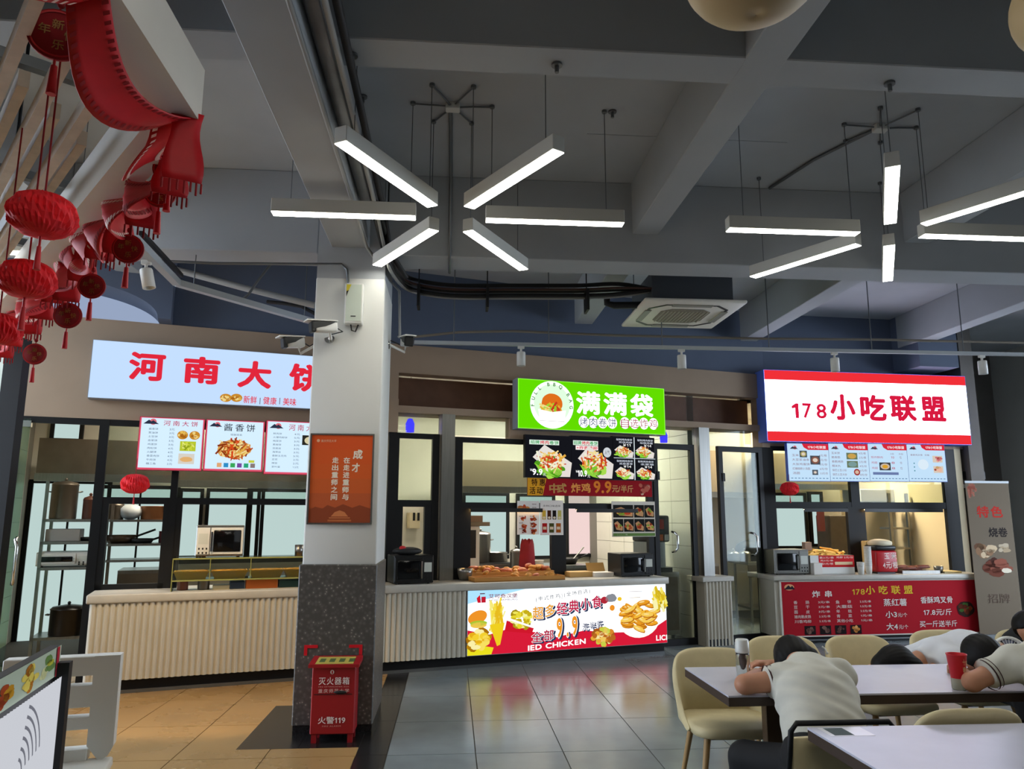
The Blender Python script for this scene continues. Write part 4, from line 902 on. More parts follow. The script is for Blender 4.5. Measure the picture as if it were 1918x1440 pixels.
# brand corner
sh.poly([(.04, .14), (.055, .09), (.06, .21), (.045, .21)], RD); sh.rect(.062, .082, .12, .21, lit('#c01c30')); sh.rect(.055, .078, .065, .08, lit('#5a2838')).up()
sh.text('艾可奇汉堡', .095, .232, .085, .15, lit('#8a2a3c'), .012); sh.text('ACQI HAMBURG', .095, .232, .165, .195, lit('#8a2a3c'))
# burger, nuggets, fries, popcorn bucket
sh.ell(.045, .43, .045, .10, OR, 20, rot=-.3).up(); sh.ell(.05, .52, .04, .04, lit('#a8c838'), 14); sh.ell(.05, .55, .038, .045, lit('#f0c850'), 14).up()
sh.blobs(.055, .77, .058, .16, LF('#b88410', '#a8700c'), 12, .4, 2); sh.blobs(.055, .77, .055, .15, LF('#f4d030', '#e8b018', '#f8e060', '#fbf0a8'), 26, .3, 3)
sh.strokes(.132, .42, .032, .18, LF('#f4dc40', '#e8bc20', '#f8ec80'), 40, 1.1, .14, 4, math.pi/2); sh.poly([(.10, .55), (.17, .53), (.15, .86), (.135, .88)], lit('#f0d020')).up()
sh.poly([(.18, .50), (.31, .64), (.30, .72), (.17, .66)], RD).up(); sh.blobs(.25, .48, .062, .16, LF('#9a8410', '#b09818'), 16, .3, 5); sh.blobs(.25, .48, .06, .15, LF('#e8d830', '#c8b018', '#f0e860', '#f8f4a8'), 44, .2, 6)
sh.poly([(.19, .46), (.30, .60), (.298, .63), (.185, .49)], lit('#ffffff')).up()
# titles, slanting upwards
def slant(txt, u0, u1, v0, v1, rise, m, bold, sh=sh):
    ws = [1. if ord(ch) > 999 else (.45 if ch in '.()/' else .8) for ch in txt]; k = (u1-u0)/sum(ws); x = u0
    for i, (ch, w) in enumerate(zip(txt, ws)): sh.text(ch, x+.002, x+k*w-.002, v0-rise*i, v1-rise*i, m, bold, em=True); x += k*w
slant('(中式炸鸡)(全场自选)', .315, .595, .155, .225, .0095, lit('#3c4a58'), .012)
for m_, bo, of in ((NV, .075, .008), (lit('#ffffff', 1.2), .055, 0)):
    slant('超多经典小食', .30+of, .655+of, .31+of*2, .50+of*2, .027, m_, bo); slant('全部', .295+of, .41+of, .70+of*2, .86+of*2, .02, m_, bo); slant('9.9', .415+of, .54+of, .50+of*2, .80+of*2, .01, m_, bo*1.2); slant('元半斤', .545+of, .655+of, .60+of*2, .72+of*2, .012, m_, bo*.7); sh.up()
slant('超多', .30, .418, .31, .50, .027, lit('#e8a038'), .02); slant('经典小食', .418, .655, .256, .446, .027, lit('#c01c48'), .02)
slant('全部', .295, .41, .70, .86, .02, lit('#b01c40'), .02); slant('9.9', .415, .54, .50, .80, .01, lit('#f09828'), .03); slant('元半斤', .545, .655, .60, .72, .012, lit('#50587a'), .0)
sh.up(); sh.text('IED CHICKEN', .28, .565, .90, .985, lit('#ffffff', 1.2), .03, skew=-.055)
sh.ell(.70, .22, .03, .07, lit('#8a8e96'), 14, .1); sh.ell(.665, .25, .02, .06, lit('#b02838'), 14); sh.ell(.745, .24, .012, .035, YL, 12); sh.ell(.705, .38, .014, .05, OR, 12).up()
sh.blobs(.655, .83, .068, .18, LF('#8a4a14', '#a85c1c'), 14, .3, 7); sh.blobs(.655, .83, .065, .17, LF('#e8a838', '#d8882c', '#c8d048', '#f0c860', '#b86820', '#f8e4a0'), 46, .2, 8)
sh.ell(.845, .55, .115, .34, lit('#fff8e8', 1.3), 28).up(); rq = random.Random(3)
for k in range(34):
    a_ = rq.random()*6.28; q_ = math.sqrt(rq.random()); u_, v_ = .845+.085*q_*math.cos(a_), .54+.24*q_*math.sin(a_); ro = -.5+rq.random()*1.2
    sh.ell(u_+.002, v_+.012, .036, .042, lit('#b86a14'), 12, .06, ro).up(); sh.ell(u_, v_, .034, .038, lit(rq.choice(('#f4b838', '#f0a428', '#f8cc58', '#e89a24'))), 12, .06, ro).up(); sh.ell(u_-.006, v_-.008, .016, .012, lit('#fbe29a'), 8, .1, ro)
sh.up(); sh.blobs(.955, .27, .04, .2, LF('#a88c14', '#c0a01c'), 12, .35, 14); sh.strokes(.955, .27, .04, .2, LF('#f0d430', '#d8b820', '#f8ec78', '#fbf4b0'), 44, .5, .14, 15, 1.3)
sh.poly([(.79, .12), (.87, .05), (.87, .11), (.79, .19)], lit('#ffffff', 1.3)).up()
for k in range(2): sh.rect(.79+.0, .86-.01*k, .12+.10*k, .126+.10*k, lit('#7a6a78'))
sh.text('LICI', .93, .99, .86, .95, lit('#ffffff', 1.2), .03); sh.build('print', b)
# --- red price panel of the third counter
sh = Sheet(FB, .085, 2.90, .10, .765, -.005); b = thing('price_board', FB.pt(1.5, 0, .1), 'dark red price panel with white and yellow lettering on the counter', 'panel')
wbox(FB, .06, 2.92, -.005, .02, .085, .785).build('board', mat('white edge board', '#c9c4b8', .5), b)
sh.rect(0, 1, 0, 1, pr('#a01522')).up(); WP, YP = pr('#d8cfc8'), pr('#d0b030')
mm = pr('#28202c'); sh.ell(.038, .10, .024, .06, pr('#d89a70'), 14).up(); sh.poly([(.012, .14), (.035, .06), (.045, .10), (.052, .07), (.066, .14)], mm).up()
sh.text('炸串', .148, .245, .17, .295, WP, .02, gap=.5); sh.text('178', .348, .41, .15, .255, YP, .01); sh.text('小吃联盟', .415, .655, .09, .255, YP, .02, gap=.35)
L1 = [('香肠', '3元/串'), ('豆干', '3元/串'), ('面皮', '3元/串'), ('猪肉脆皮肠', '2.5元/串'), ('川香鸡柳', '2.5元/串')]; L2 = [('鱼饼', '2.5元/串'), ('大蘑菇', '1.5元/串'), ('年糕', '3.5元/串'), ('青菜', '1元/串'), ('其他小吃', '1元/串')]
for k in range(5):
    v = .355+.088*k; n_ = len(L1[k][0])
    for (nm, prc), u in ((L1[k], .055), (L2[k], .262)):
        if len(nm) == 2: sh.text(nm[0], u, u+.018, v, v+.06, WP); sh.text(nm[1], u+.058, u+.076, v, v+.06, WP)
        else: sh.text(nm, u, u+.08, v, v+.06, WP)
        sh.text(prc, u+.12, u+.175, v+.008, v+.052, WP)
for k in range(4): sh.rect(.10+k*.075, .155+k*.075, .82, .985, pr('#1c1012')); sh.up(); sh.blobs(.127+k*.075, .90, .018, .06, [pr('#5a3a34'), pr('#7a5a50')] if k < 3 else [pr('#c8803c'), pr('#d8a060')], 6, .5, k)
sh.text('蒸红薯', .50, .618, .34, .48, WP, .01); sh.text('小3', .505, .563, .575, .70, WP, .015); sh.text('元/个', .568, .615, .61, .69, WP); sh.text('大4', .505, .563, .80, .93, WP, .015); sh.text('元/个', .568, .615, .835, .915, WP)
sh.text('香酥鸡叉骨', .69, .855, .31, .44, WP, .01); sh.text('17.8元/斤', .70, .845, .55, .67, WP, .01); sh.text('买一斤送半斤', .675, .868, .77, .89, WP, .01)
sh.ell(.92, .56, .045, .15, pr('#33201c'), 18, .05).up(); sh.blobs(.92, .55, .035, .10, [pr('#8a3a20'), pr('#b85a30'), pr('#5a2414'), pr('#3a5a24')], 14, .35, 3); sh.build('print', b)
# --- orange poster on the pillar
FP = Frame((0, 6.05, 0), 0)
sh = pxsheet(FP, -.012, 581, 815, 696, 979); b = thing('framed_poster', FP.pt((sh.s0+sh.s1)/2, -.01, sh.z0), 'orange framed poster with white calligraphy on the pillar', 'poster')
f = .012; m_ = MB(FP.M)
m_.box(sh.s0-f, sh.s1+f, -.02, 0, sh.z1, sh.z1+f).box(sh.s0-f, sh.s1+f, -.02, 0, sh.z0-f, sh.z0).box(sh.s0-f, sh.s0, -.02, 0, sh.z0, sh.z1).box(sh.s1, sh.s1+f, -.02, 0, sh.z0, sh.z1).build('frame', M_steel, b)
MB(FP.M).box(sh.s0, sh.s1, -.011, -.001, sh.z0, sh.z1).build('backing', M_whitepl, b)
OP = ['#d25427', '#d05827', '#ce5b29', '#c65c2c', '#b75831', '#a04f2f']
for k in range(6): sh.rect(0, 1, k/6, (k+1)/6, pr(OP[k]))
sh.up(); sh.poly([(0, .86), (.1, .82), (.22, .84), (.3, .80), (.42, .83), (.55, .79), (.7, .83), (.82, .80), (1, .84), (1, 1), (0, 1)], pr('#8a4228')).up()
sh.poly([(.36, .93), (.42, .88), (.5, .86), (.58, .88), (.64, .93)], pr('#c8784a')); sh.rect(.33, .67, .94, .95, pr('#c8784a')); sh.rect(.31, .69, .965, .985, pr('#b8683c')).up()
PW = pr('#e8dcc8')
sh.ell(.105, .065, .026, .018, pr('#dca888'), 14); sh.text('重庆师范大学', .15, .40, .052, .082, pr('#e0b898'))
sh.text('成', .68, .84, .165, .275, PW, .035); sh.text('才', .67, .80, .32, .425, PW, .035)
for k, ch in enumerate('在走进重师与'): sh.text(ch, .53, .635, .255+k*.084, .325+k*.084, PW, .03)
for k, ch in enumerate('走出重师之间'): sh.text(ch, .345, .45, .255+k*.084, .325+k*.084, PW, .03)
sh.build('print', b)
# ================================================================== kitchens behind the windows
def box_px(fr, x0, y0, x1, y1, t0, t1):   # front face from pixels at depth t0
    xm, ym = (x0+x1)/2, (y0+y1)/2
    return fr.px(x0, ym, t0)[0], fr.px(x1, ym, t0)[0], t0, t1, fr.px(xm, y1, t0)[1], fr.px(xm, y0, t0)[1]
# rear windows
rear_window(11, 64, 905, 176, 1196, split=1); rear_window(12, 196, 915, 316, 1112, split=1)
for n, (x0, x1) in enumerate(((343, 367), (394, 460), (470, 483), (489, 570))): rear_window(13+n, x0, 921, x1, 1040)
rear_window(17, 105, 784, 148, 822)
rear_window(18, 871, 928, 947, 1040); rear_window(19, 972, 930, 1034, 1040); rear_window(20, 1063, 928, 1128, 1036, mtl=lit('#f2d6d2', 1.0))
rear_window(21, 1370, 942, 1425, 1018, mtl=lit('#f4f6f4', 1.1)); rear_window(22, 1330, 928, 1362, 1020)
rear_window(23, 1444, 928, 1509, 1022, FB, 2.9); rear_window(24, 1517, 926, 1540, 1018, FB, 2.9)
# ceiling light panels inside
def panel_light(fr, s, t_, w, d, st, lab, col='#fff6e6'):
    o = thing('kitchen_light', fr.pt(s, t_, 3.26), lab, 'ceiling light', 'kitchen ceiling lights')
    wbox(fr, s-w/2-.02, s+w/2+.02, t_-d/2-.02, t_+d/2+.02, 3.262, 3.3).build('housing', M_whitepl, o); wbox(fr, s-w/2, s+w/2, t_-d/2, t_+d/2, 3.255, 3.262).build('diffuser', lit(col, st), o)
panel_light(FA, .6, TW+.75, 1.4, .3, 55, 'kitchen ceiling light just behind the first stall\'s window', '#fff2dc')  # extra unseen panel, added to brighten the hood front
panel_light(FA, .6, TW+2.9, 1.2, .4, 16, 'kitchen ceiling light of the first stall', '#fff2dc')
panel_light(FA, 4.2, TW+1.5, 1.4, .5, 36, 'kitchen ceiling light of the second stall', '#fff4e0')
panel_light(FA, 5.6, TW+1.7, .9, .5, 60, 'kitchen ceiling light near the white tiled wall', '#fff8ec')
panel_light(FB, 1.9, TW+1.5, 1.2, .5, 85, 'kitchen ceiling light of the snack stall', '#ffeecb')
panel_light(FA, 7.2, TW+1.6, .6, .4, 50, 'kitchen ceiling light behind the second glass door', '#f4f8ff')
# range hoods
def hood(fr, x0, y0, x1, y1, t_, d, m, lab, lip=.06):
    s0, s1, a, b, z0, z1 = box_px(fr, x0, y0, x1, y1, t_, t_+d); o = thing('range_hood', fr.pt((s0+s1)/2, t_+d/2, z0), lab, 'range hood', 'steel range hoods')
    MB(fr.M).prism([(t_, z0+.02), (t_, z1), (t_+d, z1), (t_+d, z0+.02)], s0, s1, 'x').build('canopy', m, o)
    wbox(fr, s0-.01, s1+.01, t_-.02, t_+.03, z0-lip, z0+.03).build('lip', M_steel, o)
    for k in range(8):
        u = s0+(s1-s0)*(k+.5)/8; wbox(fr, u-.02, u+.02, t_+.06, t_+d-.05, z0-.01, z0+.02).build('filter_bar', M_black, o)
hood(FA, 70, 824, 333, 893, TW+1.7, 1.0, M_dsteel, 'brown steel range hood in the first stall')
hood(FA, 336, 880, 575, 905, TW+1.75, 1.0, M_dsteel, 'low steel range hood behind the first stall\'s display case')
hood(FA, 850, 862, 990, 915, TW+1.7, 1.0, mat('warm steel sheet', '#b5a88e', .4, .5), 'pale steel range hood in the second stall')
hood(FA, 1318, 845, 1420, 925, TW+1.9, .9, mat('warm steel sheet', '#b5a88e', .4, .5), 'pale steel range hood behind the second glass door')
hood(FB, 1440, 850, 1600, 910, TW+1.6, 1.0, mat('warm steel sheet', '#b5a88e', .4, .5), 'pale steel range hood in the snack stall')
# ---- work tables along the rear
def bench(fr, s0, s1, t0, t1, z, lab):
    o = thing('steel_work_table', fr.pt((s0+s1)/2, (t0+t1)/2, 0), lab, 'table', 'steel kitchen work tables')
    wbox(fr, s0, s1, t0, t1, z-.04, z).build('top', M_steel, o); wbox(fr, s0+.05, s1-.05, t0+.05, t1-.03, .2, .23).build('lower_shelf', M_steel, o)
    for a in (s0+.03, s1-.06):
        for b in (t0+.03, t1-.06): wbox(fr, a, a+.03, b, b+.03, 0, z-.04).build('leg', M_steel, o)
    wbox(fr, s0, s1, t0, t0+.02, z-.22, z-.04).build('apron', M_dsteel, o)
bench(FA, -.35, .28, TW+1.7, TW+2.3, .95, 'steel work table in the first stall'); bench(FA, 3.35, 5.6, TW+1.2, TW+1.9, .92, 'long steel work table in the second stall')
bench(FB, .5, 1.7, TW+1.3, TW+1.9, .9, 'steel work table in the snack stall'); bench(FA, 6.95, 7.7, TW+1.2, TW+1.8, .9, 'steel table behind the second glass door')
# storage rack at the far left, with the things on it
TR = TW+.9
rk = thing('steel_rack', FA.pt(-.8, TR+.2, 0), 'steel shelf rack seen through the leftmost opening', 'rack')
rs0, rs1 = FA.px(76, 1000, TR)[0], FA.px(176, 1000, TR)[0]
for y in (972, 1014, 1062, 1192):
    z = FA.px(125, y, TR)[1]; wbox(FA, rs0, rs1, TR, TR+.45, z-.03, z).build('shelf', M_steel, rk)
for a in (rs0, rs1-.03):
    for b_ in (TR, TR+.42): wbox(FA, a, a+.03, b_, b_+.03, 0, FA.px(125, 900, TR)[1]).build('upright', M_steel, rk)
def micro(M, w, h, d, label, group=None, mirror=False, body=M_steel, facec=None):
    loc = M.translation; o = thing('microwave_oven', tuple(loc), label, 'microwave', group)
    k = -1 if mirror else 1
    MB(M).box(-w/2, w/2, 0, d, .012, h, .006).build('case', body, o)
    p0, p1 = (.22, .5) if not mirror else (-.5, -.22)
    x0, x1 = (-w*.48, w*.20) if not mirror else (-w*.20, w*.48)
    MB(M).box(x0, x1, -.012, .001, .03, h-.02, .004).build('door', facec or M_steel, o)
    MB(M).box(x0+w*.06, x1-w*.05, -.016, -.011, .055, h-.045, .008, 2).build('door_window', mat('black door glass', '#08080a', .1), o)
    q0, q1 = (w*.22, w*.48) if not mirror else (-w*.48, -w*.22)
    cp = MB(M).box(q0, q1, -.01, .001, .03, h-.02, .003).build('control_panel', facec or M_steel, o)
    MB(M).box(q0+.015, q1-.015, -.013, -.009, h*.42, h*.75).build('display', mat('pale display', '#c8ccc4', .3), cp)
    for r_ in range(2):
        for c_ in range(3): x = q0+(q1-q0)*(c_+.7)/3.4; MB(M).box(x-.007, x+.007, -.014, -.009, h*(.12+.13*r_), h*(.12+.13*r_)+.018).build('button', M_blackpl, cp)
    hx = x1-.01 if not mirror else x0+.01
    MB(M).box(hx-.008, hx+.008, -.045, -.035, .06, h-.06).box(hx-.006, hx+.006, -.037, -.01, .06, .08).box(hx-.006, hx+.006, -.037, -.01, h-.08, h-.06).build('handle', M_chrome, o)
    for a in (-w*.4, w*.4):
        for b_ in (.04, d-.04): MB(M).cyl((a, b_, 0), (a, b_, .014), .014, n=8).build('foot', M_blackpl, o)
    return o
def at(fr, s, t_, z, rz=0.): return Matrix.Translation(fr.pt(s, t_, z)) @ Matrix.Rotation(fr.a+rz, 4, 'Z')
z = FA.px(125, 1062, TR)[1]; s = FA.px(120, 1045, TR)[0]; micro(at(FA, s, TR+.02, z), .52, FA.px(125, 1034, TR)[1]-z, .36, 'white microwave on the steel rack at the far left', 'microwave ovens', False, M_whitepl, M_whitepl)
z = FA.px(125, 1014, TR)[1]; s0_, s1_ = FA.px(83, 1000, TR)[0], FA.px(148, 1000, TR)[0]
MB(FA.M).box(s0_, s1_, TR+.05, TR+.35, z, FA.px(125, 991, TR)[1], .005).build('foam_box', mat('grey box', '#a8a29a', .7), None, 'plain grey box on the middle shelf of the rack', 'box')
def pan(fr, s, t_, z, r, h, lab, hd=1, m=M_rub):
    o = thing('frying_pan', fr.pt(s, t_, z), lab, 'pan'); c = fr.pt(s, t_, z)
    MB(Matrix.Translation(c)).lathe([(0, 0), (r*.75, 0), (r, h), (r*.96, h), (r*.72, .008), (0, .008)], n=20).build('bowl', m, o); MB(Matrix.Translation(c) @ Matrix.Rotation(fr.a, 4, 'Z')).tube([(hd*r*.9, 0, h*.8), (hd*(r+.18), -.02, h+.06)], .012, 6).build('handle', M_blackpl, o)
s, _ = FA.px(160, 1010, TR); pan(FA, s, TR+.2, FA.px(125, 1014, TR)[1], .1, .04, 'small dark pan on the rack, beside the grey box', -1)
def pot(fr, s, t_, z, r, h, lab, m=M_steel, lid=True, ear=True, name='cooking_pot'):
    c = fr.pt(s, t_, z); o = thing(name, c, lab, 'pot'); M = Matrix.Translation(c)
    MB(M).lathe([(0, 0), (r*.97, 0), (r, .01), (r, h), (r*1.03, h+.004), (r*1.03, h+.01), (r*.97, h+.01), (r*.96, .015), (0, .015)], n=24).build('body', m, o)
    if lid: MB(M).lathe([(r*1.02, h+.008), (r*.9, h+.03), (r*.2, h+.05), (0, h+.052)], n=24).ball((0, 0, h+.065), .018, 8, 6).build('lid', m, o)
    if ear:
        for k in (-1, 1): MB(M @ Matrix.Rotation(fr.a, 4, 'Z')).tube([(k*r, -.04, h*.8), (k*(r+.035), -.03, h*.82), (k*(r+.035), .03, h*.82), (k*r, .04, h*.8)], .007, 6).build('handle', M_steel, o)
    return o
z = FA.px(125, 972, TR)[1]
pot(FA, FA.px(112, 950, TR)[0], TR+.22, z, .13, .36, 'tall tarnished pot on the top shelf of the rack', M_dsteel); pot(FA, FA.px(163, 950, TR)[0], TR+.2, z, .07, .2, 'brown jar on the rack next to the tall pot', mat('brown plastic', '#5a3426', .5), True, False, 'storage_jar')
pot(FA, FA.px(122, 1165, TR)[0], TR+.15, FA.px(125, 1192, TR)[1], .17, .26, 'black bucket pot at the foot of the rack', mat('black enamel', '#151413', .3), True, True)
# things on the sill shelves behind the first serving window
T2 = TW+1.0
sh2 = thing('steel_rack', FA.pt(.0, T2+.2, 0), 'steel shelf rack behind the left serving window', 'rack'); a_, b_ = FA.px(202, 1000, T2)[0], FA.px(316, 1000, T2)[0]
for y in (973, 1018, 1048): z = FA.px(258, y, T2)[1]; wbox(FA, a_, b_, T2, T2+.4, z-.025, z).build('shelf', M_steel, sh2)
for a in (a_, b_-.03): wbox(FA, a, a+.03, T2+.1, T2+.13, .0, FA.px(258, 940, T2)[1]).build('upright', M_dsteel, sh2)
z = FA.px(258, 973, T2)[1]; s, _ = FA.px(241, 960, T2); o = thing('plastic_bag', FA.pt(s, T2+.2, z), 'tied white plastic bag on the upper shelf', 'bag')
MB(Matrix.Translation(FA.pt(s, T2+.2, z))).ball((0, 0, .085), (.13, .1, .088), 14, 8, True, .06, 3).build('bag_body', mat('translucent white film', '#c9cfd0', .3), o); MB(Matrix.Translation(FA.pt(s, T2+.2, z))).cyl((0, 0, .155), (.03, .0, .21), .018, .04, 8).build('knot', mat('translucent white film', '#c9cfd0', .3), o)
pot(FA, FA.px(288, 960, T2)[0], T2+.22, z, .15, .14, 'wide copper-brown pot beside the tied plastic bag', mat('copper brown metal', '#8a5a38', .35, .7), False); pot(FA, FA.px(213, 960, T2)[0], T2+.22, z, .08, .15, 'small dark pot at the end of the upper shelf', M_dsteel, True, False)
z = FA.px(258, 1018, T2)[1]; pan(FA, FA.px(222, 1010, T2)[0], T2+.2, z, .17, .09, 'large wok leaning on the lower shelf', 1, mat('wok steel', '#4a3c30', .4, .6)); pan(FA, FA.px(262, 1010, T2)[0], T2+.2, z, .14, .05, 'flat black pan in the middle of the lower shelf'); pot(FA, FA.px(308, 1005, T2)[0], T2+.2, z, .07, .12, 'small red tin at the end of the lower shelf', mat('dark red tin', '#5a2626', .5), False, False, 'storage_tin')
# ---- glass display case on the first counter
g0, g1 = FA.px(321, 1090, .06)[0], 2.2; TG0, TG1 = .06, .40; gz = FA.px(440, 1044, .06)[1]; gm = FA.px(440, 1084, .06)[1]
gc = thing('glass_display_case', FA.pt((g0+g1)/2, .2, WT), 'glass display case with yellow baskets on the first counter', 'display case')
M_edge = mat('brassy glass edge', '#a8a860', .3, .3)
for z_ in (gz, gm): wbox(FA, g0, g1, TG0, TG1, z_-.008, z_).build('glass_shelf', G_clear, gc); wbox(FA, g0, g1, TG0-.006, TG0, z_-.012, z_+.002).build('shelf_edge', M_edge, gc)
wbox(FA, g0, g1, TG0-.002, TG0+.003, gm, gz-.008).build('front_pane', G_clear, gc)
for a in (g0, g1-.012): wbox(FA, a, a+.012, TG0, TG1, WT, gz).build('end_pane', G_clear, gc)
for a in (g0, FA.px(393, 1070, .06)[0], FA.px(469, 1070, .06)[0]): wbox(FA, a-.003, a+.004, TG0-.006, TG0, WT if a == g0 else gm, gz).build('corner_strip', M_edge, gc)
M_bask = mat('yellow plastic', '#f4bc3a', .5); M_food = mat('golden dough', '#d8a850', .6, var=.25, scale=18, bump=.3)
def basket(s0, s1, z, h, lab, m=M_bask):
    o = thing('yellow_basket', FA.pt((s0+s1)/2, .22, z), lab, 'basket', 'yellow baskets in the display case')
    V = []; k = .03
    for zz, e in ((z, k), (z+h, 0), (z+h, .008), (z+.006, k+.006)): V += [(s0+e, .1+e, zz), (s1-e, .1+e, zz), (s1-e, .36-e, zz), (s0+e, .36-e, zz)]
    MB(FA.M).add(V, [(4*r+i, 4*r+(i+1) % 4, 4*(r+1)+(i+1) % 4, 4*(r+1)+i) for r in range(3) for i in range(4)]+[(12, 13, 14, 15), (3, 2, 1, 0)]).build('basket_body', m, o)
    wbox(FA, s0-.006, s1+.006, .092, .102, z+h-.012, z+h+.004).build('rim', m, o)
    rd = random.Random(int(s0*100))
    for q in range(6):
        x = s0+.05+(s1-s0-.1)*(q+.5)/6; MB(FA.M).ball((x, .2+.06*rd.random(), z+h*.9), (.05, .07, .018), 10, 6, True, .08, q).build('flatbread', M_food, o)
for x0, x1, lab in ((325, 391, 'yellow basket at the left end of the display case'), (396, 464, 'second yellow basket in the display case'), (467, 531, 'third yellow basket in the display case'), (533, 590, 'yellow basket half hidden by the pillar')):
    basket(FA.px(x0, 1075, .1)[0], FA.px(x1, 1075, .1)[0], gm, .075, lab)
M_br = mat('brown lacquer', '#6a3218', .4)
for x, r_, h_, lab, m_ in ((342, .05, .09, 'red-brown sauce pot on the counter under the glass shelf', M_br), (381, .055, .09, 'dull brown steel pot under the glass shelf', M_dsteel)): pot(FA, FA.px(x, 1100, .2)[0], .2, WT, r_, h_, lab, m_, False, False)
for x0, x1, y0, y1, lab, c_ in ((398, 430, 1098, 1106, 'flat ivory carton under the glass shelf', '#c8b890'), (430, 458, 1090, 1104, 'dark blue tray under the glass shelf', '#2c3848'), (460, 520, 1086, 1103, 'orange food tray under the glass shelf', '#c8641c'), (522, 562, 1090, 1104, 'dark green tray near the pillar', '#1f4038')):
    s0, s1, a, b_, z0, z1 = box_px(FA, x0, y0, x1, y1, .15, .3); MB(FA.M).box(s0, s1, .13, .34, WT, WT+max(.03, z1-z0), .006).build('food_tray', mat('tray '+c_, c_, .5), None, lab, 'tray', 'trays under the glass shelf')
s0, s1, _, _, z0, z1 = box_px(FA, 367, 984, 457, 1041, .14, .4); micro(at(FA, (s0+s1)/2, .12, gz), s1-s0, z1-gz+.0, .3, 'silver microwave with black window on top of the display case', 'microwave ovens', True, M_steel, M_whitepl)
MB(Matrix.Translation(FA.pt(FA.px(560, 1030, .2)[0], .2, gz))).lathe([(0, 0), (.04, 0), (.043, .11), (.04, .11), (.037, .01), (0, .01)], n=18).build('steel_cup', M_steel, None, 'steel cup on the display case next to the pillar', 'cup')
# ---- second stall, on the counter
s0, s1, _, _, z0, z1 = box_px(FA, 738, 1040, 812, 1094, .05, .4); micro(at(FA, (s0+s1)/2, .05, WT), s1-s0, z1-z0, .34, 'black microwave right of the pillar on the counter', 'microwave ovens', False, M_blackpl, M_blackpl)
c_ = at(FA, (s0+s1)/2-.04, .2, WT+(z1-z0)); o = thing('folded_bag', tuple(c_.translation), 'dark folded bag with a red tip on the black microwave', 'bag')
MB(c_).ball((0, 0, .04), (.16, .1, .045), 14, 8, True, .08, 5).build('bag_body', M_rub, o); MB(c_).ball((-.06, -.04, .07), (.04, .03, .028), 10, 6, True, .1, 2).build('red_tip', M_red, o)
def steel_bowl(M, r, h, lab):
    MB(M).lathe([(0, 0), (r*.7, 0), (r*.98, h*.6), (r, h), (r*.96, h), (r*.9, h*.55), (r*.65, .012), (0, .012)], n=24).build('steel_bowl', M_steel, None, lab, 'bowl')
p = onz(871, 1088, WT); steel_bowl(Matrix.Translation((p.x, p.y+.09, WT)), .085, .13, 'ribbed steel bowl beside the chicken trays')
M_trayw = mat('tray wood', '#b8803c', .45, var=.15, scale=4)
M_fry = mat('fried chicken crust', '#c88a3c', .7, var=.35, scale=25, bump=.6)
M_fry2 = mat('reddish roast meat', '#b8603a', .6, var=.3, scale=20, bump=.4)
def tray(s0, s1, t0, t1, z0, z1, lab, n, seed, nm='piece of fried chicken in the rear wooden tray'):
    o = thing('wooden_tray', FA.pt((s0+s1)/2, (t0+t1)/2, z0), lab, 'tray', 'wooden trays of the second stall'); w = .015
    wbox(FA, s0, s1, t0, t1, z0, z0+.012).build('tray_base', M_trayw, o)
    for a in ((s0, s1, t0, t0+w), (s0, s1, t1-w, t1), (s0, s0+w, t0+w, t1-w), (s1-w, s1, t0+w, t1-w)): wbox(FA, *a, z0, z1).build('tray_side', M_trayw, o)
    rd = random.Random(seed)
    for k in range(n):
        a = s0+.05+(s1-s0-.1)*rd.random(); b_ = t0+.05+(t1-t0-.1)*rd.random(); hz = z1+.0+.05*rd.random()**1.5
        M = Matrix.Translation(FA.pt(a, b_, hz)) @ Matrix.Rotation(rd.random()*6, 4, 'Z') @ Matrix.Rotation(rd.random()-.5, 4, 'X')
        MB(M).ball((0, 0, 0), (.05+.03*rd.random(), .03+.015*rd.random(), .022+.012*rd.random()), 10, 6, True, .16, k).build('chicken_piece', M_fry if rd.random() < .75 else M_fry2, None, nm, 'food', nm+'s')
s0, s1 = FA.px(866, 1070, .36)[0], FA.px(1034, 1068, .36)[0]; tray(s0, s1, .30, .55, WT, WT+.085, 'rear wooden tray heaped with fried chicken', 34, 4)
s0, s1 = FA.px(886, 1082, .08)[0], FA.px(1055, 1078, .08)[0]; tray(s0, s1, .03, .24, WT, WT+.05, 'front wooden tray on the counter edge with a few pieces', 6, 9, 'piece of fried chicken in the front wooden tray')
s0, s1, _, _, z0, z1 = box_px(FA, 1163, 1033, 1224, 1077, .1, .4); micro(at(FA, (s0+s1)/2, .1, WT), s1-s0, z1-z0, .33, 'dark microwave at the right end of the second counter', 'microwave ovens', False, M_blackpl, M_blackpl)
s0, s1 = FA.px(1065, 1070, .34)[0], FA.px(1108, 1068, .34)[0]; MB(FA.M).box(s0, s1, .3, .5, WT, WT+.06, .004).build('carton', mat('tan carton', '#c09a5c', .7), None, 'shallow tan carton next to the open box', 'box')
p = FA.px(1128, 1065, .3); o = thing('open_box', FA.pt(p[0], .3, WT), 'open cardboard takeaway box on the second counter', 'box'); M = at(FA, p[0], .25, WT)
MB(M).box(-.13, .13, 0, .2, 0, .05, .003).build('box_body', mat('white card', '#d8d2ca', .6), o); MB(M).prism([(.2, .05), (.25, .15), (.255, .145), (.205, .045)], -.12, .12, 'x').build('box_lid', mat('tan carton', '#c09a5c', .7), o)
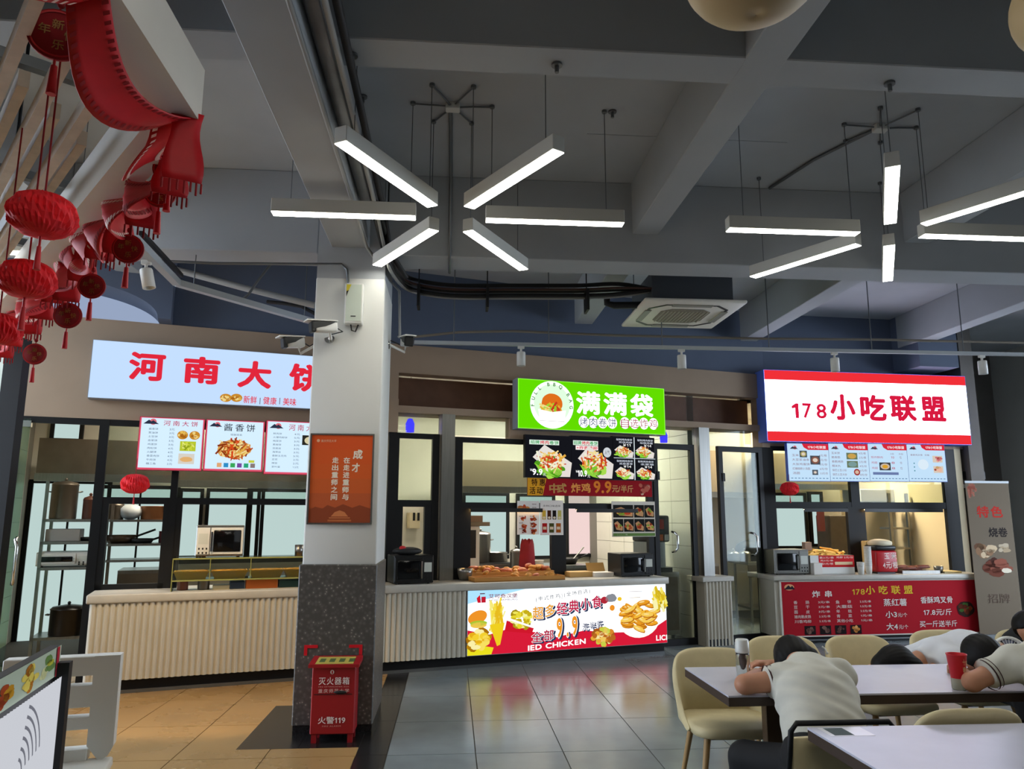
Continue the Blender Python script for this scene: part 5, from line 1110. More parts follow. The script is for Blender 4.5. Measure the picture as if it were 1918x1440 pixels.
# inside the second stall, on the rear table
TB = TW+1.25; ZB = .92
pot(FA, FA.px(911, 1030, TB)[0], TB+.25, ZB+.05, .14, FA.px(911, 1002, TB)[1]-ZB-.05, 'tall steel stock pot behind the chicken trays', M_steel, True, True)
pot(FA, FA.px(943, 1030, TB)[0], TB+.28, ZB+.05, .15, .12, 'wide steel pan with food beside the stock pot', M_steel, False)
s0, s1, _, _, z0, z1 = box_px(FA, 870, 1037, 965, 1060, TB, TB+.5); st = thing('gas_stove', FA.pt((s0+s1)/2, TB+.25, ZB), 'black and steel stove under the stock pot', 'stove')
wbox(FA, s0, s1, TB-.05, TB+.5, ZB, ZB+.05).build('hob', M_blackpl, st); wbox(FA, s0, s1, TB-.08, TB-.05, ZB-.12, ZB+.04).build('front_panel', M_steel, st)
for q in range(2): a = FA.pt(s0+(s1-s0)*(.4+.4*q), TB-.08, ZB-.03); MB().cyl(a, a-FA.n*.03, .03, n=12).build('knob', M_blackpl, st)
c_ = FA.px(990, 1035, TW+.5); M = at(FA, c_[0], TW+.55, WT); o = thing('red_apron_bag', tuple(M.translation), 'crimson bag with pointed ends standing behind the counter', 'bag')
MB(M).grid(lambda u, v: ((u-.5)*(.24-.06*v)*1.0, -.06*math.sin(math.pi*u)-.01, .02+v*(.34+.07*abs(math.sin(2*math.pi*u)))), 16, 8).grid(lambda u, v: ((u-.5)*(.24-.06*v), .06*math.sin(math.pi*u), .02+v*(.34+.07*abs(math.sin(2*math.pi*u)))), 16, 8).build('bag_cloth', mat('crimson cloth', '#8f1424', .7, var=.15, scale=9), o)
MB(M).box(-.10, .10, -.04, .04, 0, .03).build('bag_bottom', mat('crimson cloth', '#8f1424', .7), o)
def cup(M, r0, r1, h, lab, m, name='paper_cup', group=None): return MB(M).lathe([(0, 0), (r0, 0), (r1, h), (r1*1.04, h), (r1*1.04, h+.006), (r1*.95, h+.004), (r0*.94, .006), (0, .006)], n=20).build(name, m, None, lab, 'cup', group)
s, _ = FA.px(1012, 1045, TW+.3); cup(Matrix.Translation(FA.pt(s, TW+.33, WT)), .04, .055, .17, 'white paper cup behind the chicken trays', M_whitepl)
s, _ = FA.px(972, 1035, TW+.9); pot(FA, s, TW+1.0, ZB, .08, .2, 'slim steel canister left of the crimson bag', M_steel, True, False, 'steel_canister')
s, _ = FA.px(1080, 1035, TB); pan(FA, s, TB+.3, ZB, .16, .08, 'black saucepan with upright ladle behind the counter')
o = thing('ladle', FA.pt(s, TB+.3, ZB+.1), 'steel ladle sticking up from the saucepan', 'ladle'); MB(at(FA, s, TB+.3, ZB+.03)).tube([(-.04, 0, .0), (-.06, 0, .36)], .012, 6).build('shaft', M_steel, o); MB(at(FA, s, TB+.3, ZB+.03)).ball((-.06, 0, .36), (.02, .012, .05), 8, 6).build('grip', M_wood, o)
o = thing('tongs', FA.pt(s, TB+.3, ZB+.1), 'steel tongs leaning out of the saucepan', 'tongs')
for k in (-1, 1): MB(at(FA, s, TB+.3, ZB+.03)).tube([(.06, k*.012, 0), (.26, k*.004, .2)], .008, 6).build('tong_arm', M_steel, o)
s0, s1, _, _, z0, z1 = box_px(FA, 863, 985, 898, 1065, TW+.8, TW+1.2); fr_ = thing('fryer', FA.pt((s0+s1)/2, TW+1, ZB), 'upright white and black fryer at the left of the second stall', 'fryer')
wbox(FA, s0, s1, TW+.8, TW+1.15, .0, z1).build('cabinet', M_whitepl, fr_); wbox(FA, s0+.05, s1-.05, TW+.79, TW+.8, ZB+.15, z1-.05).build('door', M_blackpl, fr_); wbox(FA, s0-.05, s1+.12, TW+.75, TW+1.2, z1, z1+.05).build('hood_plate', M_dsteel, fr_)
wbox(FA, s0, s1+.04, TW+.8, TW+1.15, z1+.05, z1+.13).build('stack_box', mat('brown cardboard', '#9a7c66', .7), fr_)
# drink dispenser behind the first glass door
s0, s1, _, _, z0, z1 = box_px(FA, 1216, 965, 1256, 1085, TW+.45, TW+.9); dd = thing('drink_dispenser', FA.pt((s0+s1)/2, TW+.7, z0), 'black drink dispenser behind the first glass door', 'dispenser')
MB(FA.M).box(s0, s1, TW+.45, TW+.9, 1.25, z1, .03, 3).build('head', M_blackpl, dd); wbox(FA, s0+.02, s1-.02, TW+.55, TW+.9, .9, 1.25).build('back', M_steel, dd); wbox(FA, s0, s1, TW+.42, TW+.9, .86, .92).build('drip_tray', M_blackpl, dd)
wbox(FA, s0+.06, s1-.1, TW+.44, TW+.45, 1.42, 1.55).build('brand_label', pr('#a83020'), dd)
for k, cc in enumerate(('#d8d040', '#d87040', '#c8c8c8')): wbox(FA, s0+.05+k*.09, s0+.11+k*.09, TW+.42, TW+.45, 1.27, 1.35).build('valve', mat('valve '+cc, cc, .5), dd)
cb = thing('steel_cabinet', FA.pt((s0+s1)/2, TW+.7, 0), 'steel cabinet carrying the drink dispenser', 'cabinet'); wbox(FA, s0-.05, s1+.1, TW+.42, TW+.95, .06, .86).build('body', M_steel, cb); wbox(FA, s0-.02, s1+.07, TW+.41, TW+.42, .12, .8).build('door', M_dsteel, cb)
for a in (s0, s1+.02): wbox(FA, a, a+.03, TW+.5, TW+.53, 0, .06).build('foot', M_blackpl, cb)
# behind the second glass door
s0, s1, _, _, z0, z1 = box_px(FA, 1371, 973, 1388, 1018, TW+KT-.1, TW+KT); sh = Sheet(FA, s0, s1, z0, z1, TW+KT-.07); b = thing('wall_picture', FA.pt(s0, TW+KT-.06, z0), 'blue and green picture seen through the second glass door', 'poster'); wbox(FA, s0, s1, TW+KT-.07, TW+KT-.065, z0, z1).build('board', M_whitepl, b)
sh.rect(0, 1, 0, 1, pr('#2f86c8')).up(); sh.ell(.5, .35, .4, .2, pr('#c8e0f0'), 14); sh.rect(0, 1, .75, 1, pr('#8fc840')); sh.build('print', b)
for x, lab in ((1382, 'steel bowl on the table behind the second glass door, left one'), (1403, 'steel bowl on the table behind the second glass door, right one')): s, _ = FA.px(x, 1050, TW+1.3); pot(FA, s, TW+1.4, .9, .09, .12, lab, M_steel, True, False)
s, _ = FA.px(1400, 1020, TW+1.6); MB(at(FA, s, TW+1.6, .9)).ball((0, 0, .2), (.2, .15, .12), 14, 8, True, .1, 6).box(-.18, .18, -.1, .1, 0, .15).build('dark_sack', M_rub, None, 'dark sack on the table behind the second glass door', 'sack')
# ---- third stall counter
s0, s1, _, _, z0, z1 = box_px(FB, 1448, 1029, 1513, 1070, .15, .5); micro(at(FB, (s0+s1)/2, .12, WT3), s1-s0, z1-WT3, .34, 'silver framed microwave on the snack stall counter', 'microwave ovens', False, M_steel, M_steel)
s0, s1 = FB.px(1518, 1055, .12)[0], FB.px(1600, 1055, .12)[0]
bk = thing('fry_basket', FB.pt((s0+s1)/2, .25, WT3), 'red price-fronted tub heaped with fried dough sticks', 'tub'); zt = FB.px(1560, 1040, .12)[1]
m_ = MB(FB.M); m_.box(s0, s1, .12, .13, WT3, zt).box(s0, s0+.01, .13, .4, WT3, zt).box(s1-.01, s1, .13, .4, WT3, zt).box(s0, s1, .39, .4, WT3, zt).box(s0, s1, .12, .4, WT3, WT3+.01); m_.build('tub_wall', M_whitepl, bk)
sh = Sheet(FB, FB.px(1534, 1055, .118)[0], s1, FB.px(1560, 1062, .118)[1], zt, .118); sh.rect(0, 1, 0, 1, pr('#c8282c')).up(); sh.text('素2元/串', .02, .42, .10, .28, pr('#f0e0d8')); sh.text('鸡柳 2元/份', .5, .98, .08, .26, pr('#f0e0d8')); sh.text('肉3元/串', .05, .40, .36, .52, pr('#f0e0d8')); sh.text('面1元/根', .05, .40, .62, .80, pr('#f0e0d8')); sh.rect(.45, .95, .55, .80, pr('#e8c8a0')); sh.build('price_label', bk)
M_gd = mat('golden fried dough', '#f2bc58', .6, var=.2, scale=20, bump=.3); rd = random.Random(5)
for k in range(26):
    a = s0+.06+(s1-s0-.12)*rd.random(); b_ = .17+.18*rd.random(); zz = zt+.0+.09*rd.random()*(1-abs((a-s0)/(s1-s0)-.62)*1.3); L = .09+.05*rd.random(); th = rd.random()*3.1
    d = Vector((math.cos(th)*L, math.sin(th)*L*.5, (rd.random()-.4)*.05)); c = FB.pt(a, b_, zz)
    MB().tube([c-d, c-d*.3+Vector((0, 0, .01)), c+d*.4, c+d], [.012, .016, .016, .011], 7).build('fried_dough_stick', M_gd, None, 'golden fried dough stick in the red-fronted tub', 'food', 'fried dough sticks')
s, _ = FB.px(1527, 1050, .12); MB(at(FB, s, .06, WT3)).box(-.06, .06, 0, .08, 0, .15, .004).build('paper_box', mat('white card', '#d8d2ca', .6), None, 'small white paper box left of the dough sticks', 'box')
s, _ = FB.px(1510, 1015, .3); MB(at(FB, s, .25, WT3+.30)).box(-.05, .05, 0, .08, 0, .11, .004).build('paper_packet', mat('brown cardboard', '#9a7c66', .7), None, 'brown packet on the snack stall microwave', 'packet')
s0, s1 = FB.px(1641, 1050, .1)[0], FB.px(1682, 1050, .1)[0]; zc = FB.px(1660, 1031, .1)[1]
rc = thing('corn_cooker', FB.pt((s0+s1)/2, .2, WT3), 'red corn cooker with price label and pale steam lid', 'cooker')
MB(FB.M).box(s0, s1, .1, .36, WT3+.02, zc, .03, 3).build('body', mat('glossy red enamel', '#b01820', .25), rc); MB(FB.M).box(s0, s1, .1, .36, zc, zc+.07, .03, 2).build('lid_ring', M_blackpl, rc)
MB(at(FB, (s0+s1)/2, .23, zc+.06)).ball((0, 0, .03), ((s1-s0)*.52, .14, .06), 14, 8, True, .04, 2).build('cloth_cover', mat('pale cloth', '#d8ccb0', .7), rc); MB(FB.M).box(s0+.03, s1-.03, .13, .33, WT3, WT3+.03).build('foot_ring', M_blackpl, rc)
sh = Sheet(FB, s0+.02, s1-.005, WT3+.05, zc-.01, .0985); sh.text('玉米', .35, .95, .08, .42, pr('#f0e0d8'), .01, gap=.3); sh.text('4元/根', .25, .98, .55, .92, pr('#f0e0d8'), .01); sh.build('price_label', rc)
def stack(fr, x, y, t_, z, n, lab, base=None):
    s, _ = fr.px(x, y, t_); c = fr.pt(s, t_, z); o = thing('cup_stack', c, lab, 'cups')
    MB(Matrix.Translation(c)).lathe([(0, 0), (.035, 0), (.045, .1)], n=18).build('paper_cup', M_whitepl, o)
    for k in range(n): MB(Matrix.Translation(c+Vector((0, 0, .1+k*.018)))).lathe([(.042, -.01), (.046, .016), (.049, .018), (.049, .022), (.044, .02)], n=18).build('paper_cup', M_whitepl, o)
stack(FB, 1626, 1050, .14, WT3, 14, 'tall stack of white paper cups beside the corn cooker'); stack(FB, 1612, 1060, .05, WT3, 3, 'short stack of paper cups in front of the tall one')
s, _ = FB.px(1640, 1005, .35); MB(at(FB, s, .34, WT3)).box(-.17, .17, 0, .1, 0, .42, .01).build('paper_carton', mat('cream carton', '#d8c490', .7), None, 'cream carton standing behind the corn cooker', 'box')
s0, s1 = FB.px(1688, 1062, .1)[0], FB.px(1758, 1062, .1)[0]; tr_ = thing('steel_tray', FB.pt((s0+s1)/2, .25, WT3), 'steel tray piled with dark skewers', 'tray')
wbox(FB, s0, s1, .08, .42, WT3, WT3+.04).build('tray_body', M_steel, tr_)
M_sk = mat('dark glazed meat', '#6a2c1c', .4, var=.4, scale=30)
for k in range(16):
    a = s0+.06+(s1-s0-.14)*rd.random(); b_ = .12+.22*rd.random(); c = FB.pt(a, b_, WT3+.05+.035*rd.random()); d = Vector((.1+.04*rd.random(), .05*(rd.random()-.5), .02*(rd.random()-.3)))
    sk = thing('meat_skewer', c, 'dark glazed meat skewer on the steel tray', 'food', 'meat skewers'); MB().tube([c-d*1.3, c+d], .003, 5).build('stick', M_wood, sk); MB().tube([c-d*.8, c-d*.3, c+d*.2, c+d*.8], [.012, .018, .018, .012], 7).build('meat', M_sk, sk)
s, _ = FB.px(1760, 1056, .15); steel_bowl(at(FB, s, .18, WT3), .06, .09, 'small steel bowl with white rim right of the skewers')
s, _ = FB.px(1785, 1066, .1); MB(at(FB, s, .1, WT3)).box(-.13, .13, 0, .2, 0, .025, .004).build('flat_carton', mat('cream carton', '#d8c490', .7), None, 'flat cream carton at the right end of the snack counter', 'box')
# unseen warm strips, added to light the food on the counters
def strip_light(fr, s0, s1, t_, z, st, lab, col='#ffcf88'):
    o = thing('warm_light_strip', fr.pt((s0+s1)/2, t_, z), lab, 'light strip', 'warm food light strips')
    wbox(fr, s0, s1, t_-.015, t_+.015, z-.012, z).build('housing', M_blackpl, o); wbox(fr, s0+.01, s1-.01, t_-.011, t_+.011, z-.016, z-.012).build('diffuser', lit(col, st), o); wbox(fr, s0, s1, t_-.022, t_-.015, z-.045, z).build('front_lip', M_blackpl, o)
strip_light(FB, .7, 1.35, TW-.03, 1.70, 60, 'warm light strip under the snack stall\'s window rail, left half'); strip_light(FB, 1.6, 2.8, TW-.03, 1.70, 30, 'warm light strip under the snack stall\'s window rail, right half')
strip_light(FA, 3.4, 4.3, TW-.03, RZ0-.02, 50, 'warm light strip over the chicken trays'); strip_light(FA, 4.75, 5.6, TW-.03, RZ0-.02, 20, 'warm light strip over the cartons')
strip_light(FA, g0+.05, g1-.05, TG0+.03, gz-.008, 16, 'warm light strip inside the display case')
# interior of the third stall
TC = TW+1.4; TL = TW+1.0
la = thing('ladder_rack', FB.pt(2.1, TC, 0), 'pale metal ladder rack inside the snack stall', 'rack'); l0, l1 = FB.px(1670, 980, TL)[0], FB.px(1703, 980, TL)[0]
for a in (l0, l1): wbox(FB, a-.02, a+.02, TL, TL+.04, 0, 1.95).build('upright', M_steel, la)
for z in (.5, .8, 1.1, 1.4, 1.7): wbox(FB, l0, l1, TL, TL+.3, z, z+.03).build('rung', M_steel, la)
s0, s1, _, _, z0, z1 = box_px(FB, 1707, 965, 1735, 1000, TC+.8, TC+1); eb = thing('meter_box', FB.pt(s0, TC+.9, z0), 'white meter box on the snack stall wall', 'box'); MB(FB.M).box(s0, s1, TC+.8, TC+1.0, z0, z1, .006).build('case', M_whitepl, eb); wbox(FB, s0+.04, s0+.16, TC+.79, TC+.8, z0+.12, z1-.06).build('glass_window', M_blackpl, eb)
s0, s1, _, _, z0, z1 = box_px(FB, 1612, 922, 1705, 940, TC, TC+.5); MB(FB.M).box(s0, s1, TC, TC+.5, z0, z1+.05, .01).build('white_hood', M_whitepl, None, 'white extractor hood inside the snack stall', 'range hood')
s0, s1, _, _, z0, z1 = box_px(FB, 1555, 965, 1598, 1010, TC, TC+.4); MB(FB.M).box(s0, s1, TC, TC+.4, 0, z1, .01).build('dark_cabinet', M_dsteel, None, 'dark steel cabinet behind the dough sticks', 'cabinet')
s0, s1, _, _, z0, z1 = box_px(FB, 1535, 952, 1545, 995, TC, TC+.1); MB(FB.M).box(s0, s1, TC, TC+.08, z0, z1, .004).build('wall_phone', mat('red grey plastic', '#7a3a34', .5), None, 'red and grey device hanging on a post in the snack stall', 'device')
# electric meter on the white tiled wall of the second stall
s0, s1, _, _, z0, z1 = box_px(FA, 770, 960, 790, 990, TW+KT-.3, TW+KT); fb = thing('switch_box', FA.pt(s0, TW+KT-.2, z0), 'cream switch box on the tiled wall behind the pillar window', 'box'); MB(FA.M).box(s0, s1, TW+KT-.2, TW+KT-.01, z0, z1, .008).build('case', mat('cream plastic', '#d8cba8', .5), fb)
for k in range(2): wbox(FA, s0+.05+k*.07, s0+.085+k*.07, TW+KT-.21, TW+KT-.2, z0+.12, z0+.24).build('switch', M_blackpl, fb)
# small blue insect-lamp glows above the transoms
for n_, (x, y) in enumerate(((768, 797), (1243, 818))):
    s, z = FA.px(x, y, TW+.5); o = thing('insect_lamp', FA.pt(s, TW+.5, z), ['blue violet insect lamp behind the transom next to the pillar', 'blue violet insect lamp half hidden by the green sign'][n_], 'lamp', 'insect lamps'); MB(at(FA, s, TW+.5, z-.08)).lathe([(0, 0), (.05, 0), (.055, .1), (.03, .16), (0, .17)], n=16).build('glow_tube', lit('#4038ff', 1.6), o); MB(at(FA, s, TW+.5, z-.08)).cyl((0, 0, .16), (0, 0, 3.3-z+.08), .008, n=6).build('stem', M_whitepl, o)
# red lanterns hanging in front of two stalls
for fr, x, y, t_, rp, lab in ((FA, 253, 906, .25, 25, 'red paper lantern below the first stall\'s menu boards'), (FB, 1479, 915, .28, 17, 'small red paper lantern below the snack stall\'s menu boards')):
    s, z = fr.px(x, y, t_); p = fr.pt(s, t_, z); dep = (p-cC).dot(cF); top = 2.53
    lantern(tuple(p), rp*dep/F_PX, rp*.74*dep/F_PX, lab, .15 if rp > 20 else .1)
# ---- banner stand and corridor things at the right
p = FB.px(1866, 1200, -.3); s0, s1 = FB.px(1822, 1050, -.1)[0], FB.px(1904, 1050, -.1)[0]; z1 = FB.px(1860, 905, -.1)[1]
bs = thing('banner_stand', FB.pt((s0+s1)/2, -.1, 0), 'tall cream roll-up banner with red lettering at the right', 'banner')
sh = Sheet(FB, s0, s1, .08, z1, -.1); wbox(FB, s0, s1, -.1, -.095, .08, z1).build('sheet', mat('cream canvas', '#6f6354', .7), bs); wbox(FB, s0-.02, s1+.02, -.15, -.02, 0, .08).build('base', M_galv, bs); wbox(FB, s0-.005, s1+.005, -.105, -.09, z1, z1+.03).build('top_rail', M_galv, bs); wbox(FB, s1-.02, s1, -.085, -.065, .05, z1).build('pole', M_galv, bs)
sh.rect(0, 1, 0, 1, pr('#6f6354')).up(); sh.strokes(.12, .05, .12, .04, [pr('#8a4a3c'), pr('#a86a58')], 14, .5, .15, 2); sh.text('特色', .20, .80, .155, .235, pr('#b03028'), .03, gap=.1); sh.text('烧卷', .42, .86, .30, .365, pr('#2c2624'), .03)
sh.blobs(.3, .455, .24, .05, [pr('#8a6a50'), pr('#c8b090'), pr('#6a4a38')], 14, .4, 5); sh.blobs(.72, .44, .18, .03, [pr('#b8a890'), pr('#a89478')], 8, .4, 6); sh.blobs(.5, .56, .42, .06, [pr('#6a3a2c'), pr('#d8cdb8'), pr('#8a5040'), pr('#4a2a22')], 18, .35, 9)
sh.text('招牌', .25, .75, .74, .80, pr('#5a4a40')); sh.build('print', bs)
s0, s1, _, _, z0, z1 = box_px(FB, 1795, 883, 1842, 898, .5, .6); MB(FB.M).box(s0, s1, .46, .56, z0, z1, .006).build('exit_sign', M_blackpl, None, 'unlit black sign box above the corridor', 'sign')
s0, s1, _, _, z0, z1 = box_px(FB, 1793, 907, 1833, 914, .5, .6); MB(FB.M).box(s0, s1, .46, .5, z0, z1).build('pale_ledge', M_whitepl, None, 'short pale ledge under the unlit sign box', 'ledge')
# ================================================================== on and around the pillar
PY = 6.05
def fpx2(x, y, Y=PY): v = ony(x, y, Y); return v.x, v.z
# wireless box
(x0, z1), (x1, z0) = fpx2(647, 530, PY-.08), fpx2(678, 606, PY-.08)
wbx = thing('wireless_box', ((x0+x1)/2, PY-.04, z0), 'slim white wall box with a yellow corner label high on the pillar', 'wall box')
MB().box(x0, x1, PY-.08, PY, z0, z1, .006).build('case', M_whitepl, wbx)
MB().box(x0+.012, x1-.012, PY-.084, PY-.08, z0+.02, z1-.012).build('cover', mat('pale green cover', '#c3cdc0', .45), wbx)
MB().prism([(x0+.012, z1-.012), (x0+.05, z1-.012), (x0+.012, z1-.10)], PY-.087, PY-.084, 'y').build('corner_label', mat('yellow label', '#c8b830', .5), wbx)
MB().prism([(x0+.012, z1-.07), (x0+.03, z1-.06), (x0+.012, z1-.115)], PY-.088, PY-.085, 'y').build('corner_label', M_blackpl, wbx)
MB().box((x0+x1)/2-.02, (x0+x1)/2+.02, PY-.086, PY-.084, z0+.055, z0+.063).build('slot', M_blackpl, wbx)
MB().tube([(x0+.05, PY-.04, z0), (x0+.06, PY-.05, z0-.05), (x0+.09, PY-.05, z0-.06), (x0+.11, PY-.04, z0)], .006, 6).build('cable_loop', M_rub, wbx)
# cameras
def camera_unit(c, yaw_, pitch_, L, label, mount):
    t = thing('security_camera', c, label, 'camera', 'bullet security cameras'); M = Matrix.Translation(c) @ Matrix.Rotation(yaw_, 4, 'Z') @ Matrix.Rotation(pitch_, 4, 'X')
    MB(M).box(-.042, .042, -L/2+.02, L/2, -.04, .04, .014, 2).build('housing', M_whitepl, t)
    MB(M).prism([(-L/2-.045, .055), (L/2, .05), (L/2, .042), (-L/2-.045, .045)], -.05, .05, 'x').build('sun_shield', M_whitepl, t)
    MB(M).box(-.04, .04, -L/2-.012, -L/2+.025, -.045, .042, .008).build('front_window', M_blackpl, t)
    for sg in (-1, 1): MB(M).prism([(-L/2, -.02), (-L/2, .035), (L/2-.02, .035), (L/2-.06, .015), (0, -.0)], sg*.043-.002, sg*.043+.002, 'x').build('black_stripe', M_blackpl, t)
    b = MB().tube([c+M.to_3x3() @ Vector((0, .04, -.03)), c+M.to_3x3() @ Vector((0, .05, -.09)), mount], .012, 8).build('bracket', M_whitepl, t)
    MB().cyl(mount, mount+(mount-c).normalized()*.012, .04, n=16).build('base_plate', M_chrome, t)
    MB().tube([c+M.to_3x3() @ Vector((0, L/2, 0)), c+M.to_3x3() @ Vector((.0, L/2+.05, -.03)), mount+Vector((.02, -.02, .03))], .005, 6).build('cable', M_rub, t)
v = ony(607, 613, PY-.18); m1 = ony(617, 634, PY-.005); camera_unit(v, R(-62), R(6), .2, 'white bullet camera on the pillar face pointing left', Vector(m1))
v = ony(550, 642, PY+.1); m2 = Vector((px0, PY+.16, ony(588, 645, PY+.16).z)); camera_unit(v, R(-58), R(8), .17, 'white bullet camera off the pillar\'s left side', m2)
v = ony(762, 640, PY+.55); m3 = Vector((px1, PY+.5, ony(726, 645, PY+.5).z)); camera_unit(v, R(20), R(8), .15, 'white bullet camera off the pillar\'s right side', m3)
# red corner tape marks
tp = thing('red_tape_marks', (-.8, PY-.03, .6), 'red corner tape marks framing the extinguisher box on the pillar', 'tape marks')
for (x, y, sx) in ((570, 1208, 1), (679, 1207, -1)):
    a, z = fpx2(x, y, PY-.021); MB().box(min(a, a+sx*.10), max(a, a+sx*.10), PY-.024, PY-.02, z-.022, z).build('tape_strip', pr('#c01c24'), tp); MB().box(min(a, a+sx*.024), max(a, a+sx*.024), PY-.024, PY-.02, z-.075, z-.022).build('tape_strip', pr('#c01c24'), tp)
# fire extinguisher box
FY0 = 5.80; M_fire = mat('red painted steel', '#96121a', .4)
x0, x1 = ony(583, 1300, FY0).x, ony(665, 1300, FY0).x; zt = ony(620, 1249, FY0).z
fb = thing('extinguisher_box', ((x0+x1)/2, FY0+.1, 0), 'red fire extinguisher box standing against the pillar', 'extinguisher box')
MB().box(x0, x1, FY0, FY0+.2, .06, zt, .006).build('cabinet', M_fire, fb)
MB().prism([(FY0-.03, zt), (FY0-.03, zt+.022), (FY0+.215, zt+.042), (FY0+.215, zt+.01)], x0-.025, x1+.025, 'x').build('lid', M_fire, fb)
for a in (x0+.01, x1-.045):
    for b in (FY0+.01, FY0+.15): MB().box(a, a+.035, b, b+.035, 0, .062).build('foot', M_fire, fb)
MB().box(x0+.02, x1-.02, FY0-.004, FY0, .33, .333).build('door_seam', M_black, fb); MB().ball(((x0+x1)/2+.05, FY0-.001, .345), (.05, .012, .012), 12, 6).build('pull', M_blackpl, fb)
MB().prism([(FY0-.015, zt+.0232), (FY0-.015, zt+.0255), (FY0+.17, zt+.0405), (FY0+.17, zt+.038)], x0+.02, x1-.02, 'x').build('instruction_label', pr('#a89848'), fb)
for k in range(4): x = x0+.06+k*.07; MB().prism([(FY0+.03, zt+.028), (FY0+.03, zt+.030), (FY0+.12, zt+.0375), (FY0+.12, zt+.036)], x-.02, x+.02, 'x').build('instruction_picture', pr('#4a5a34'), fb)
FF = Frame((0, FY0, 0), 0); sh = Sheet(FF, x0, x1, .06, zt, -.003)
sh.ell(.46, .075, .045, .032, pr('#e8e0d8'), 16).up(); sh.rect(.445, .475, .055, .10, pr('#b3161f')); WF = pr('#e6d6d0')
sh.text('灭火器箱', .16, .86, .15, .265, WF, .012, gap=.08); sh.text('FIRE EXTINGUISHER BOX', .16, .86, .285, .303, pr('#d89a94')); sh.text('重庆师范大学', .16, .86, .325, .385, pr('#d8b0a8'), .006, gap=.15)
sh.text('火警119', .18, .80, .735, .84, WF, .012); sh.text('FIRE ALARM', .28, .70, .865, .885, pr('#d89a94')); sh.build('lettering', fb)
# ================================================================== foreground left: light box board and white chair
bd = Vector((-.198, .98, 0)).normalized(); bnn = Vector((.98, .198, 0)); far = onz(127, 1207, 1.18); far = Vector((far.x, far.y, 0))
FL = Frame(tuple(far-bd*1.15), 0); FL.d = bd; FL.n = -bnn; FL.M = Matrix(((bd.x, -bnn.x, 0, FL.o.x), (bd.y, -bnn.y, 0, FL.o.y), (0, 0, 1, 0), (0, 0, 0, 1)))
lb = thing('standing_light_board', tuple(far-bd*.6), 'standing light board with ribbed white front at the lower left', 'light board')
m_ = MB(FL.M); n = 96
pr_ = [(1.11*i/n, -.004*(i % 2)) for i in range(n+1)]
m_.add([(a, b, .1) for a, b in pr_]+[(a, b, 1.09) for a, b in pr_], [(i, i+1, n+2+i, n+1+i) for i in range(n)]); m_.build('ribbed_sheet', lit('#dfe2ea', .78), lb)
MB(FL.M).box(1.11, 1.15, -.02, .06, 0, 1.13).build('side_frame', M_black, lb); MB(FL.M).box(0, .03, -.02, .06, 0, 1.13).build('side_frame', M_black, lb); MB(FL.M).box(0, 1.15, -.01, .06, .05, .1).build('bottom_frame', M_black, lb)
MB(FL.M).box(0, 1.15, .02, .05, .1, 1.18).build('picture_board', M_blackpl, lb)
sh = Sheet(FL, 0, 1.15, 1.09, 1.18, .019); sh.rect(0, 1, 0, 1, pr('#b8c4b0')).up(); sh.blobs(.88, .5, .06, .35, [pr('#b8b83c'), pr('#d8d8a0'), pr('#6a8a4a')], 10, .4, 2); sh.blobs(.74, .5, .06, .35, [pr('#d8a428'), pr('#b8741c'), pr('#e8d060')], 12, .4, 3); sh.blobs(.55, .5, .08, .35, [pr('#c8901c'), pr('#a8441c')], 10, .4, 4); sh.rect(.955, .98, 0, 1, pr('#b02838')); sh.rect(.0, .35, 0, 1, pr('#5a2a6a')); sh.build('print', lb)
arc = MB(FL.M)
for k, r_ in enumerate((.05, .08, .11, .14, .17, .20)):
    pts = [(.72+r_*math.cos(a), -.007, .905+.88*r_*math.sin(a)) for a in [R(8+q*8) for q in range(9)]]
    for i in range(8):
        d = Vector(pts[i+1])-Vector(pts[i]); w = Vector((d.z, 0, -d.x)).normalized()*.0045; arc.add([Vector(pts[i])-w, Vector(pts[i+1])-w, Vector(pts[i+1])+w, Vector(pts[i])+w], [(0, 1, 2, 3)])
arc.build('wave_print', lit('#8a8c98', .6), lb)
# white chair with slotted back
cw = Matrix.Translation((-1.86, 4.0, 0)) @ Matrix.Rotation(R(14), 4, 'Z'); wc = thing('white_chair', (-1.86, 4.0, 0), 'white chair with a thick slotted board back at the lower left', 'chair', None, R(14))
W2, T2_, ZB0, ZB1 = .25, .085, .44, .92
def backpiece(x0, x1, z0, z1): return MB(cw).box(x0, x1, -T2_/2, T2_/2, z0, z1, .004)
MB(cw).prism([(W2-.115, ZB1), (W2-.115, ZB0+.07), (W2-.06, ZB0), (W2-.05, ZB0), (W2-.02, ZB0+.02), (W2, ZB0+.06), (W2, ZB1)][::-1], -T2_/2, T2_/2, 'y').build('back_stile', M_whitepl, wc)
backpiece(-W2, -W2+.115, ZB0, ZB1).build('back_stile', M_whitepl, wc)
for z0, z1 in ((.83, .92), (.685, .785), (.585, .64), (.44, .495)): backpiece(-W2+.11, W2-.11, z0, z1).build('back_rail', M_whitepl, wc)
MB(cw).box(-W2, W2, -.42, -.0, .40, .445, .01, 2).build('seat', M_whitepl, wc)
for a in (-W2+.03, W2-.07):
    for b in (-.38, -.03): MB(cw).box(a, a+.04, b, b+.04, 0, .40, .004).build('leg', M_whitepl, wc)
